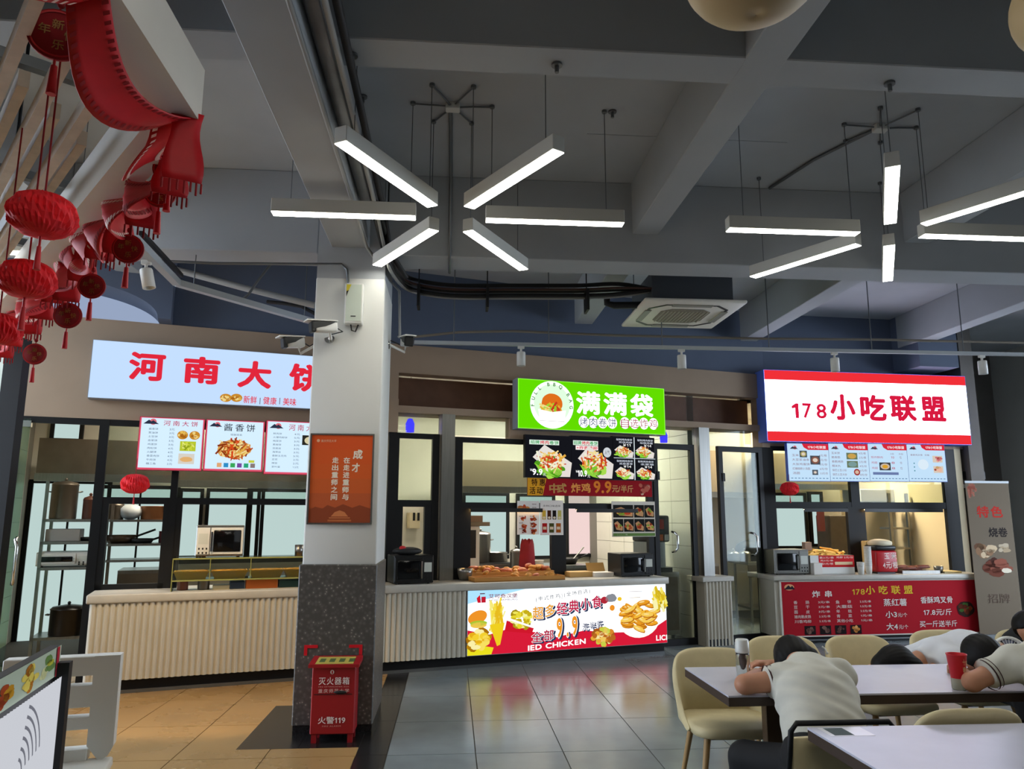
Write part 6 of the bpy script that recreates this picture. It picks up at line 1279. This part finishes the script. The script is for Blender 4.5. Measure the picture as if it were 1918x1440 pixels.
# ================================================================== tables
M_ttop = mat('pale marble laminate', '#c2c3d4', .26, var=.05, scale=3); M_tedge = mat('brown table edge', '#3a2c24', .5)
def table(x0, x1, y0, y1, lab, legs):
    t = thing('dining_table', ((x0+x1)/2, (y0+y1)/2, 0), lab, 'table', 'marble-topped dining tables')
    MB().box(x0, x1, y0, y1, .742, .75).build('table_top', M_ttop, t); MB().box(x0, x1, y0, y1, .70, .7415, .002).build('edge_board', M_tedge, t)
    for x, y in legs:
        MB().box(x-.045, x+.045, y-.03, y+.03, .02, .70, .004).build('leg', mat('bronze brown metal', '#5a4632', .4, .4), t); MB().box(x-.05, x+.05, y-.26, y+.26, 0, .02, .004).build('foot', M_black, t)
    MB().box(legs[0][0], legs[-1][0], (y0+y1)/2-.02, (y0+y1)/2+.02, .66, .70).build('stretcher', M_black, t)
    return t
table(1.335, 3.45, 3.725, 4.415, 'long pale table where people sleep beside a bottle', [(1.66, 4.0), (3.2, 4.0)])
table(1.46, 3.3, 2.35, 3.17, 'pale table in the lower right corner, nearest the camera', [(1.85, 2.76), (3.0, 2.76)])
# ================================================================== chairs
def chair(label, loc, rz, first=[None]):
    if first[0] is not None: return dup(first[0], loc, rz, label)
    t = thing('shell_chair', (0, 0, 0), label, 'chair', 'cream shell chairs'); w = .255
    def plan(u):                     # U-shaped plan, open to -y
        a = abs(u); x = w*math.copysign(min(1, 1-(1-min(a, .62)/.62)**2.4 if False else (math.sin(min(a, .7)/.7*math.pi/2))), u); y = .235-.02*a-.34*max(0, a-.42)**1.6*2.2; return x, y
    def top(u):
        a = abs(u); k = max(0, min(1, (a-.40)/.60)); return .805-.03*min(1, a/.4)**4-.345*k*k*(3-2*k)
    def fn(i, j):
        u = i*2-1; x, y = plan(u); z = .43+(top(u)-.43)*j; lean = .07*j*j*(1-abs(u)**2); fl_ = 1-.10*(1-j)*(1-.4*abs(u)); return (x*fl_, y*fl_+lean, z)
    o = MB().grid(fn, 28, 10).build('backrest', M_cream, t); solid(o, .032, 0); subsurf(o, 1)
    s_ = MB(); nr = 28; out = []
    for k in range(nr):
        a = 2*math.pi*k/nr; ex = .42; x = .245*math.copysign(abs(math.cos(a))**ex, math.cos(a)); y = .235*math.copysign(abs(math.sin(a))**ex, math.sin(a))-.01; out.append((x, y))
    V = []
    for z, k in ((.415, .94), (.42, .985), (.445, 1.0), (.462, .985), (.470, .93), (.472, .5)): V += [(x*k, y*k, z) for x, y in out]
    s_.add(V+[(0, 0, .474), (0, 0, .415)], [(r*nr+i, r*nr+(i+1) % nr, (r+1)*nr+(i+1) % nr, (r+1)*nr+i) for r in range(5) for i in range(nr)]+[(5*nr+i, 5*nr+(i+1) % nr, 6*nr) for i in range(nr)]+[((i+1) % nr, i, 6*nr+1) for i in range(nr)], True)
    s_.build('seat', M_cream, t)
    for sx in (-1, 1):
        for sy in (-1, 1): MB().cyl((sx*.24, sy*.22-.01, 0), (sx*.165, sy*.15, .425), .011, .019, 12).build('leg', M_wood, t)
    MB().box(-.17, .17, -.16, .16, .395, .416).build('seat_plate', M_black, t)
    first[0] = t; t.location = loc; t.rotation_euler = (0, 0, rz); return t
chair('cream shell chair at the left end, beside the water bottle', (1.585, 4.44, 0), R(-2))
chair('cream shell chair just behind the front sleeper\'s head', (2.20, 4.86, 0), R(-3))
chair('cream shell chair behind the dark hair dome beyond the table', (2.76, 4.86, 0), R(3))
chair('cream shell chair behind the lying person in white', (3.47, 5.05, 0), R(2))
chair('cream shell chair seen from behind, next to the front sleeper', (2.20, 3.50, 0), R(180))
chair('cream shell chair under the sleeper at the right edge', (2.98, 3.52, 0), R(178))
chair('cream shell chair at the right edge behind the table', (4.1, 5.05, 0), R(0))
# black tube framed chair under the front sleeper
bc = thing('tube_frame_chair', (1.64, 3.36, 0), 'cream chair with a black tube frame under the front sleeper', 'chair'); CM = Matrix.Translation((1.64, 3.40, 0))
zr = ony(1545, 1353, 3.23).z
MB(CM).tube([(-.235, .18, 0), (-.235, .2, .42), (-.235, -.12, .44), (-.235, -.17, .62), (-.225, -.175, zr-.03), (-.20, -.175, zr), (.20, -.175, zr), (.225, -.175, zr-.03), (.235, -.17, .62), (.235, -.12, .44), (.235, .2, .42), (.235, .18, 0)], .012, 8).build('tube_frame', M_black, bc)
for sx in (-1, 1): MB(CM).tube([(sx*.235, -.12, .44), (sx*.24, -.16, 0)], .012, 8).build('leg', M_black, bc)
o = MB(CM).grid(lambda i, j: ((i-.5)*.44, -.165+.02*math.cos((i-.5)*3), .45+j*(zr-.06-.45)), 8, 4).build('backrest', M_cream, bc); solid(o, .03); MB(CM).box(-.22, .22, -.14, .2, .42, .46, .015, 2).build('seat', M_cream, bc)
# ================================================================== on the table
p = onz(1393, 1275, .75); bt = thing('water_bottle', (p.x, p.y, .75), 'clear plastic bottle with red tea bag and white lid', 'bottle')
M_pet = mat('clear plastic', '#eef2f0', .05, trans=.95, ior=1.33); BM = Matrix.Translation((p.x, p.y, .75))
MB(BM).lathe([(0, .002), (.028, .002), (.034, .01), (.036, .03), (.036, .13), (.034, .142), (.032, .145), (.033, .13), (.033, .03), (.031, .012), (0, .008)], n=24).build('bottle_body', M_pet, bt)
MB(BM).lathe([(.034, .142), (.037, .145), (.037, .155), (.034, .205), (.030, .21), (0, .211)], n=24).build('lid', mat('translucent white lid', '#d3d5d2', .25), bt)
MB(BM).ball((0, 0, .10), (.02, .012, .045), 10, 8, True, .2, 3).build('tea_bag', mat('red brown tea leaves', '#8a3a28', .7), bt)
p = onz(1797, 1291, .75); dc = thing('drink_cup', (p.x, p.y, .75), 'red and white iced drink cup on the table', 'cup'); BM = Matrix.Translation((p.x, p.y, .75)) @ Matrix.Rotation(R(20), 4, 'Z')
MB(BM).lathe([(0, 0), (.030, 0), (.033, .005), (.034, .055)], n=24).build('ice_bottom', mat('frosty plastic', '#c8ccb8', .2, trans=.4), dc)
MB(BM).lathe([(.034, .055), (.046, .165), (.048, .167), (.048, .171), (.044, .17), (.040, .12)], n=24).build('cup_wall', mat('cup red', '#c81c2c', .4), dc)
w_ = MB(BM)
for ch, a0, z0 in (('十', -100, .125), ('泉', -76, .118), ('暖', -98, .088), ('暖', -74, .082)):
    v, f, a = glyph(ch, .01); w_.add([((.0445 if z0 > .1 else .0415)*math.cos(R(a0+(q[0]-.5)*24)), (.0445 if z0 > .1 else .0415)*math.sin(R(a0+(q[0]-.5)*24)), z0+q[1]*.03) for q in v], f)
w_.build('lettering', pr('#f0d8a8'), dc)
# small handheld fan
p = Vector((3.2, 4.33, .75)); fn_ = thing('desk_fan', p, 'small white round desk fan on the table at the right', 'fan'); c = ony(1890, 1222, 4.33); FM = Matrix.Translation(c) @ Matrix.Rotation(R(-18), 4, 'Z')
ring = MB(FM)
for r_ in (.085, .082): ring.tube([(r_*math.cos(2*math.pi*k/28), -.012 if r_ > .083 else .012, r_*math.sin(2*math.pi*k/28)) for k in range(28)], .008, 6, closed=True)
ring.build('guard_ring', M_whitepl, fn_)
for k in range(14):
    a = math.pi*k/14; MB(FM).tube([(-.082*math.cos(a), -.018, -.082*math.sin(a)), (.082*math.cos(a), -.018, .082*math.sin(a))], .0016, 4).build('guard_wire', M_whitepl, fn_)
for k in range(4):
    a = math.pi/2*k; MB(FM).grid(lambda i, j, a=a: ((.015+.055*j)*math.cos(a+(i-.5)*.9), .01*(i-.5), (.015+.055*j)*math.sin(a+(i-.5)*.9)), 4, 3).build('blade', mat('blue grey blade', '#7a8296', .4), fn_)
MB(FM).ball((0, 0, 0), (.02, .02, .02), 10, 8).build('hub', M_whitepl, fn_); MB().cyl((c.x, c.y, .76), (c.x, c.y, c.z-.08), .016, .013, 10).build('stem', M_whitepl, fn_); MB().cyl((c.x, c.y, .75), (c.x, c.y, .765), .05, .045, 20).build('base', M_whitepl, fn_)
# printed sticker on the near table
sk = thing('table_sticker', onz(1550, 1375, .75), 'pale printed sticker on the near table\'s corner', 'sticker'); a = onz(1530, 1363, .7506); b = onz(1640, 1377, .7506)
MB().box(a.x, b.x, b.y, a.y, .7501, .7508).build('paper', mat('glossy white paper', '#dcdce2', .15), sk); MB().box(a.x+.02, a.x+.10, b.y+.008, a.y-.008, .7508, .7511).build('print', pr('#5a6468'), sk)
# ================================================================== people (smooth distance-field bodies)
def surface_net(fn_list, lo, hi, h):
    """fn_list: list of (sdf(P)->d, lo, hi, k); smooth union on a grid, then surface nets."""
    lo = np.array(lo, float); hi = np.array(hi, float); n = np.ceil((hi-lo)/h).astype(int)+1
    D = np.full(n, .2, np.float32); ax = [lo[i]+h*np.arange(n[i]) for i in range(3)]
    for sdf, a, b, k in fn_list:
        i0 = np.clip(np.floor((np.array(a)-lo-.08)/h).astype(int), 0, n); i1 = np.clip(np.ceil((np.array(b)-lo+.08)/h).astype(int)+1, 0, n)
        if (i1 <= i0).any(): continue
        sl = tuple(slice(i0[q], i1[q]) for q in range(3)); P = np.meshgrid(*[ax[q][sl[q]] for q in range(3)], indexing='ij')
        d = sdf(P); e = D[sl]
        if k > 0: hh = np.clip(.5+.5*(e-d)/k, 0, 1); D[sl] = e*(1-hh)+d*hh-k*hh*(1-hh)
        else: D[sl] = np.minimum(e, d)
    return D, lo, h
def mesh_net(D, lo, h):
    S = D < 0; n = np.array(D.shape); C = np.zeros(n-1, np.int8)
    for dx in (0, 1):
        for dy in (0, 1):
            for dz in (0, 1): C += S[dx:n[0]-1+dx, dy:n[1]-1+dy, dz:n[2]-1+dz].astype(np.int8)
    act = (C > 0) & (C < 8); idx = -np.ones(n-1, np.int64); I = np.argwhere(act); idx[act] = np.arange(len(I))
    acc = np.zeros((len(I), 3)); cnt = np.zeros(len(I))
    cor = [(0, 0, 0), (1, 0, 0), (0, 1, 0), (1, 1, 0), (0, 0, 1), (1, 0, 1), (0, 1, 1), (1, 1, 1)]
    val = [D[I[:, 0]+c[0], I[:, 1]+c[1], I[:, 2]+c[2]] for c in cor]
    for a in range(8):
        for b in range(a+1, 8):
            if sum(abs(cor[a][q]-cor[b][q]) for q in range(3)) != 1: continue
            m = (val[a] < 0) != (val[b] < 0); t = np.where(m, val[a]/np.where(m, val[a]-val[b], 1), 0)
            for q in range(3): acc[:, q] += np.where(m, cor[a][q]+t*(cor[b][q]-cor[a][q]), 0)
            cnt += m
    V = lo+h*(I+acc/np.maximum(cnt, 1)[:, None]); F = []
    for q in range(3):
        u, v = (q+1) % 3, (q+2) % 3; A = [slice(None)]*3; B = [slice(None)]*3; A[q] = slice(0, -1); B[q] = slice(1, None)
        X = S[tuple(A)] != S[tuple(B)]; E = np.argwhere(X); E = E[(E[:, u] > 0) & (E[:, v] > 0) & (E[:, u] < n[u]-1) & (E[:, v] < n[v]-1)]
        o = np.zeros((4, 3), int); o[1][u] = -1; o[2][u] = -1; o[2][v] = -1; o[3][v] = -1
        Q = np.stack([idx[E[:, 0]+k[0], E[:, 1]+k[1], E[:, 2]+k[2]] for k in o], 1); fl_ = S[E[:, 0], E[:, 1], E[:, 2]]
        Q[~fl_] = Q[~fl_][:, ::-1]; F.append(Q)
    F = np.concatenate(F); F = F[(F >= 0).all(1)]
    return V, F
def cone(a, b, ra, rb, k=.03, g=0.):
    a = np.array(a, float); b = np.array(b, float); ra += g; rb += g; L2 = max(1e-9, ((b-a)**2).sum())
    def f(P):
        t = np.clip(sum((P[i]-a[i])*(b[i]-a[i]) for i in range(3))/L2, 0, 1)
        return np.sqrt(sum((P[i]-a[i]-t*(b[i]-a[i]))**2 for i in range(3)))-(ra+(rb-ra)*t)
    r = max(ra, rb); return (f, np.minimum(a, b)-r, np.maximum(a, b)+r, k)
def ellip(c, r, k=.03, g=0., rot=None):
    c = np.array(c, float); r = np.array(r, float)+g; Rm = np.array(rot.to_3x3().transposed()) if rot is not None else np.eye(3)
    def f(P):
        q = [P[i]-c[i] for i in range(3)]; q = [sum(Rm[i][j]*q[j] for j in range(3)) for i in range(3)]
        k0 = np.sqrt(sum((q[i]/r[i])**2 for i in range(3))); k1 = np.sqrt(sum((q[i]/r[i]**2)**2 for i in range(3)))+1e-9
        return k0*(k0-1)/k1
    m = r.max(); return (f, c-m, c+m, k)
def carve(D, lo, h, fn):
    n = D.shape; P = np.meshgrid(*[lo[i]+h*np.arange(n[i]) for i in range(3)], indexing='ij'); return fn(D, P)
def net_obj(name, V, F, m, parent):
    mb = MB(); inv = wm(parent).inverted(); me = bpy.data.meshes.new(name)
    L = np.array(inv); V = V @ L[:3, :3].T+L[:3, 3]
    me.from_pydata(V.tolist(), [], F.tolist()); me.materials.append(m); me.polygons.foreach_set('use_smooth', [True]*len(F)); me.update()
    o = bpy.data.objects.new(name, me); COL.objects.link(o); o.parent = parent
    sm = o.modifiers.new('relax', 'SMOOTH'); sm.iterations = 3; sm.factor = .5; return o
M_skin = mat('skin', '#b98468', .5, var=.06, scale=12); M_skin.node_tree.nodes['Principled BSDF'].inputs['Subsurface Weight'].default_value = .08
M_shirt = mat('white cotton shirt', '#c8c7bd', .8, var=.03, scale=20); M_shirt2 = mat('bluish white cotton shirt', '#cfd2da', .8, var=.03, scale=20)
M_trs = mat('black trousers', '#0e0f13', .8); M_hair = mat('black hair', '#0a0809', .6, spec=.25, var=.2, scale=60, stretch=(1, 6, 1)); M_stripe = mat('dark red sleeve stripe', '#3a1a1c', .7)
M_blackshirt = mat('black cotton shirt', '#131316', .8)
def hand(w, d, up, side, sc=1.0):
    """palm, four curled fingers and a thumb; w wrist, d pointing along the hand, up the back of the hand"""
    w = np.array(w, float); d = np.array(d, float); d /= np.linalg.norm(d); up = np.array(up, float); up -= d*(up@d); up /= np.linalg.norm(up); s = np.cross(d, up)*side
    L = []; pc = w+d*.045*sc
    for k in (-1, -.33, .33, 1): L.append(cone(w+d*.012, w+d*.085*sc+s*k*.028*sc, .02*sc, .0145*sc, .012))
    for k, ln in ((-1, .062), (-.33, .074), (.33, .078), (1, .068)):
        b = w+d*.088*sc+s*k*.029*sc; e1 = b+(d*.8-up*.45)*ln*.52*sc; e2 = e1+(d*.25-up*.9)*ln*.42*sc; e3 = e2+(-d*.35-up*.55)*ln*.22*sc
        L += [cone(b, e1, .0105*sc, .0095*sc, .004), cone(e1, e2, .0095*sc, .0085*sc, .003), cone(e2, e3, .0085*sc, .0075*sc, .003)]
    b = w+d*.03*sc+s*.032*sc; e1 = b+(d*.55+s*.6-up*.25)*.045*sc; e2 = e1+(d*.85+s*.1-up*.3)*.04*sc; L += [cone(w+d*.015, b, .018*sc, .014*sc, .01), cone(b, e1, .0135*sc, .0115*sc, .005), cone(e1, e2, .0115*sc, .009*sc, .003)]
    return L
def person(label, J, shirt, sleeve_t, hair, h=.0065, trouser=M_trs, stripe=True, fold=.0045, hands=('l', 'r')):
    """J: joints in metres. The body is one continuous surface; shirt, trousers, hair and sleeve stripes are its clothes."""
    root = thing('person', (J['hip'][0], J['hip'][1], 0), label, 'person')
    A = {k: np.array(v, float) for k, v in J.items() if not isinstance(v, (float, int))}
    ac = A['rsh']-A['lsh']; ac /= np.linalg.norm(ac); sw = .072
    def torso(g): 
        L = []
        for sg in (-1, 1):
            o = ac*sg*sw
            L += [cone(A['hip']+o*.9, A['waist']+o*.75, .118, .105, .06, g), cone(A['waist']+o*.75, A['chest']+o*.95, .105, .115, .06, g)]
        L += [cone(A['chest'], (A['lsh']+A['rsh'])/2, .13, .10, .06, g), cone(A['lsh'], A['rsh'], .062, .062, .05, g), cone((A['lsh']+A['rsh'])/2, A['neck'], .07, .055, .05, g)]
        return L
    arm = lambda s, g: [cone(A[s+'sh'], A[s+'el'], .055, .043, .03, g), cone(A[s+'el'], A[s+'wr'], .043, .028, .02, g)]
    leg = lambda s, g: [cone(A[s+'hp'], A[s+'kn'], .085, .062, .03, g), cone(A[s+'kn'], A[s+'an'], .058, .040, .02, g)]
    hd = A['head']; fw = A['face']/np.linalg.norm(A['face']); 
    crown = A['crown']/np.linalg.norm(A['crown']); lat = np.cross(crown, fw); lat /= np.linalg.norm(lat); Rm = Matrix((lat.tolist(), fw.tolist(), crown.tolist())).transposed()
    headp = lambda g: [ellip(hd, (.074, .092, .108), .02, g, Rm.to_4x4())]
    B = torso(0)+headp(0)+[cone(A['neck'], hd-crown*.06, .052, .05, .03), cone(hd+fw*.075-crown*.045, hd+fw*.09-crown*.06, .03, .02, .02), cone(hd+fw*.088+crown*.012, hd+fw*.108-crown*.014, .009, .014, .008)]
    for sg in (-1, 1): B += [ellip(hd+lat*sg*.074-crown*.005, (.012, .02, .03), .006, 0, Rm.to_4x4()), cone(hd+fw*.084+lat*sg*.03+crown*.014, hd+fw*.086+lat*sg*.032+crown*.014, .011, .011, .006)]
    for s in 'lr': B += arm(s, 0)+leg(s, 0)+[cone(A[s+'an'], A[s+'an']+np.array([0, 0, -.03]), .04, .035, .02), cone(A[s+'an']+np.array([0, 0, -.035]), A[s+'to'], .036, .03, .02)]
    for s in 'lr': B += hand(A[s+'wr'], A[s+'hd'], J.get(s+'up', (0, 0, 1)), 1 if s == 'l' else -1, .95)
    los = np.min([b[1] for b in B], 0)-.03; his = np.max([b[2] for b in B], 0)+.03; los[2] = max(los[2], 0)
    D, lo, hh = surface_net(B, los, his, h); V, F = mesh_net(D, lo, hh); net_obj('body', V, F, M_skin, root)
    # shirt: torso and upper arms, cut at hem, neck and sleeve ends
    S = torso(.012)
    for s in 'lr': S += [cone(A[s+'sh'], A[s+'sh']+(A[s+'el']-A[s+'sh'])*sleeve_t, .068, .066, .04, .006)]
    l2 = np.min([b[1] for b in S], 0)-.04; h2 = np.max([b[2] for b in S], 0)+.04; D, lo, hh = surface_net(S, l2, h2, .009)
    ax = (A['chest']-A['hip']); ax /= np.linalg.norm(ax)
    def cut(D, P):
        q = sum((P[i]-A['hip'][i])*ax[i] for i in range(3)); D = D+fold*(np.sin(q*70+6*np.sin(P[0]*9+P[2]*5))*.6+np.sin(q*39+P[0]*26)*.6)
        D = np.maximum(D, -(q+.02)); nd = A['neck']-(A['lsh']+A['rsh'])/2; nl = np.linalg.norm(nd); nd = nd/nl
        near = sum((P[i]-A['neck'][i])*nd[i] for i in range(3)); D = np.maximum(D, near-.01)
        for s in 'lr':
            d = A[s+'el']-A[s+'sh']; Ld = np.linalg.norm(d); d = d/Ld; e = A[s+'sh']+d*Ld*sleeve_t
            t = sum((P[i]-e[i])*d[i] for i in range(3)); rad = np.sqrt(np.maximum(0, sum((P[i]-e[i])**2 for i in range(3))-t*t)); D = np.where(rad < .12, np.maximum(D, t), D)
        return D
    D2 = carve(D, lo, hh, cut); V, F = mesh_net(D2, lo, hh); net_obj('shirt', V, F, shirt, root)
    if stripe:
        for s in 'lr':
            d = A[s+'el']-A[s+'sh']; Ld = np.linalg.norm(d); d = d/Ld; e = A[s+'sh']+d*Ld*sleeve_t
            m_ = MB(); up = Vector(d.tolist()).orthogonal().normalized()
            for off, wd, mt in ((-.006, .008, M_stripe), (-.026, .005, M_stripe)):
                c0_ = Vector((e+d*off).tolist()); dv = Vector(d.tolist()); r_ = .0755
                m_.cyl(c0_-dv*wd/2, c0_+dv*wd/2, r_, r_, 28, False)
            o = m_.build('sleeve_stripe', M_stripe, root)
    # trousers
    T = [cone(A['hip']-ac*.075, A['hip']+ac*.075, .13, .13, .04, .004)]
    for s in 'lr': T += leg(s, .014)
    l3 = np.min([b[1] for b in T], 0)-.03; h3 = np.max([b[2] for b in T], 0)+.03; D, lo, hh = surface_net(T, l3, h3, .012)
    D = carve(D, lo, hh, lambda D, P: np.maximum(D, .075-P[2])); V, F = mesh_net(D, lo, hh); net_obj('trousers', V, F, trouser, root)
    for s in 'lr':
        d = A[s+'to']-A[s+'an']; m_ = MB(); a = Vector(A[s+'an'].tolist()); b = Vector(A[s+'to'].tolist()); dd = Vector((b.x-a.x, b.y-a.y, 0)).normalized()
        M = Matrix.Translation((a.x, a.y, 0)) @ Vector((0, 1, 0)).rotation_difference(dd).to_matrix().to_4x4(); MB(M).box(-.045, .045, -.06, .2, 0, .075, .025, 3).build('shoe', M_blackpl, root)
    Hh = [ellip(hd+(crown*.012-fw*.022), (.092, .102, .114), .02, 0, Rm.to_4x4())]+[cone(Vector(hd.tolist())+Vector(x), Vector(hd.tolist())+Vector(y), ra, rb, .03) for x, y, ra, rb in hair]
    Hh = [(f, a, b, k) for f, a, b, k in Hh]; l4 = np.min([b[1] for b in Hh], 0)-.03; h4 = np.max([b[2] for b in Hh], 0)+.03; D, lo, hh = surface_net(Hh, l4, h4, .0065)
    def hc(D, P):
        t = sum((P[i]-hd[i])*fw[i] for i in range(3)); u = sum((P[i]-hd[i])*crown[i] for i in range(3))
        D = D+.0012*np.sin(np.arctan2(sum((P[i]-hd[i])*lat[i] for i in range(3)), t)*26)
        return np.maximum(D, np.minimum(t-.045, .04-u+t*.5))
    D = carve(D, lo, hh, hc); V, F = mesh_net(D, lo, hh); net_obj('hair', V, F, M_hair, root)
    return root
# front sleeper: back to the camera, head on folded arms
pa = person('person in a white polo shirt asleep face down, back to the camera', dict(
    hip=(1.660, 3.40, .57), waist=(1.675, 3.47, .665), chest=(1.71, 3.60, .765), lsh=(1.610, 3.71, .822), rsh=(1.885, 3.72, .835), neck=(1.745, 3.84, .868),
    head=(1.765, 3.95, .862), face=(.1, .45, -.88), crown=(.1, .88, .45), lel=(1.415, 3.72, .802), lwr=(1.60, 4.02, .790), lhd=(.25, .95, -.05), lup=(0, 0, 1), rel=(2.02, 4.02, .802), rwr=(1.755, 4.19, .80), rhd=(-.98, .15, .1), rup=(0, 0, 1),
    lhp=(1.60, 3.45, .50), lkn=(1.40, 3.72, .475), lan=(1.38, 3.76, .09), lto=(1.37, 3.90, .05), rhp=(1.74, 3.43, .53), rkn=(1.90, 3.85, .53), ran=(1.92, 3.88, .09), rto=(1.93, 4.02, .05)),
    M_shirt, .44, [((-.05, -.03, .02), (-.10, -.06, -.05), .05, .035), ((.0, -.06, .03), (.06, -.06, .03), .06, .05)])
hc_ = thing('hair_clip', (1.90, 3.90, .93), 'small white hair clip in the front sleeper\'s hair', 'hair clip'); MB().tube([(1.893, 3.885, .945), (1.905, 3.88, .935), (1.91, 3.875, .918)], .004, 6).build('clip_bar', M_whitepl, hc_); MB().box(1.905, 1.917, 3.868, 3.880, .908, .920, .002).build('clip_charm', M_whitepl, hc_)
# sleeper at the right edge
person('person in a white shirt leaning on the table at the right edge', dict(
    hip=(2.98, 3.40, .58), waist=(2.97, 3.46, .70), chest=(2.95, 3.58, .83), lsh=(2.775, 3.70, .89), rsh=(3.10, 3.70, .90), neck=(2.95, 3.86, .885), head=(2.86, 4.04, .845), face=(-.3, .3, -.9), crown=(-.25, .9, .36),
    lel=(2.545, 3.69, .803), lwr=(2.72, 4.05, .79), lhd=(.4, .9, 0), lup=(0, 0, 1), rel=(3.25, 3.80, .803), rwr=(3.10, 4.12, .79), rhd=(-.6, .7, 0), rup=(0, 0, 1),
    lhp=(2.90, 3.43, .53), lkn=(2.80, 3.86, .53), lan=(2.80, 3.88, .09), lto=(2.79, 4.02, .05), rhp=(3.06, 3.43, .53), rkn=(3.16, 3.86, .53), ran=(3.16, 3.88, .09), rto=(3.17, 4.02, .05)),
    M_shirt, .66, [((-.03, -.0, .0), (-.09, .0, -.03), .05, .035)])
# person beyond the table, toppled to the left with the head below the table edge
person('person in white lying sideways across the chairs beyond the table', dict(
    hip=(3.50, 4.86, .58), waist=(3.40, 4.82, .68), chest=(3.27, 4.77, .735), lsh=(3.10, 4.88, .74), rsh=(3.07, 4.62, .735), neck=(2.93, 4.72, .715), head=(2.745, 4.65, .70), face=(-.1, -.35, -.93), crown=(-.95, -.1, .2),
    lel=(2.86, 4.92, .66), lwr=(2.62, 4.86, .62), lhd=(-.9, -.2, -.1), lup=(0, 0, 1), rel=(2.86, 4.60, .62), rwr=(2.66, 4.68, .585), rhd=(-.9, .2, 0), rup=(0, 0, 1),
    lhp=(3.55, 4.78, .53), lkn=(3.42, 4.47, .52), lan=(3.42, 4.46, .09), lto=(3.42, 4.32, .05), rhp=(3.64, 4.84, .53), rkn=(3.66, 4.50, .52), ran=(3.66, 4.48, .09), rto=(3.66, 4.34, .05)),
    M_shirt2, .8, [((-.02, 0, .02), (-.10, 0, .0), .08, .07), ((.0, -.03, .02), (.06, -.05, .0), .07, .06)], stripe=False)
# dark-clothed person at the right edge
person('person in black with black hair at the right edge beyond the table', dict(
    hip=(4.12, 5.0, .58), waist=(4.08, 4.98, .72), chest=(4.0, 4.95, .82), lsh=(3.97, 5.12, .83), rsh=(3.93, 4.78, .83), neck=(3.86, 4.92, .86), head=(3.81, 4.88, .865), face=(-.55, -.45, -.7), crown=(-.55, -.1, .8),
    lel=(3.80, 5.2, .65), lwr=(3.72, 4.98, .60), lhd=(-.4, -.9, 0), lup=(0, 0, 1), rel=(3.86, 4.62, .68), rwr=(3.72, 4.72, .62), rhd=(-.6, .6, 0), rup=(0, 0, 1),
    lhp=(4.20, 4.92, .53), lkn=(4.02, 4.55, .52), lan=(4.02, 4.53, .09), lto=(4.02, 4.4, .05), rhp=(4.06, 4.92, .53), rkn=(4.28, 4.55, .52), ran=(4.28, 4.53, .09), rto=(4.28, 4.4, .05)),
    M_blackshirt, .7, [((-.02, 0, .02), (.05, -.04, -.06), .09, .07)], stripe=False)
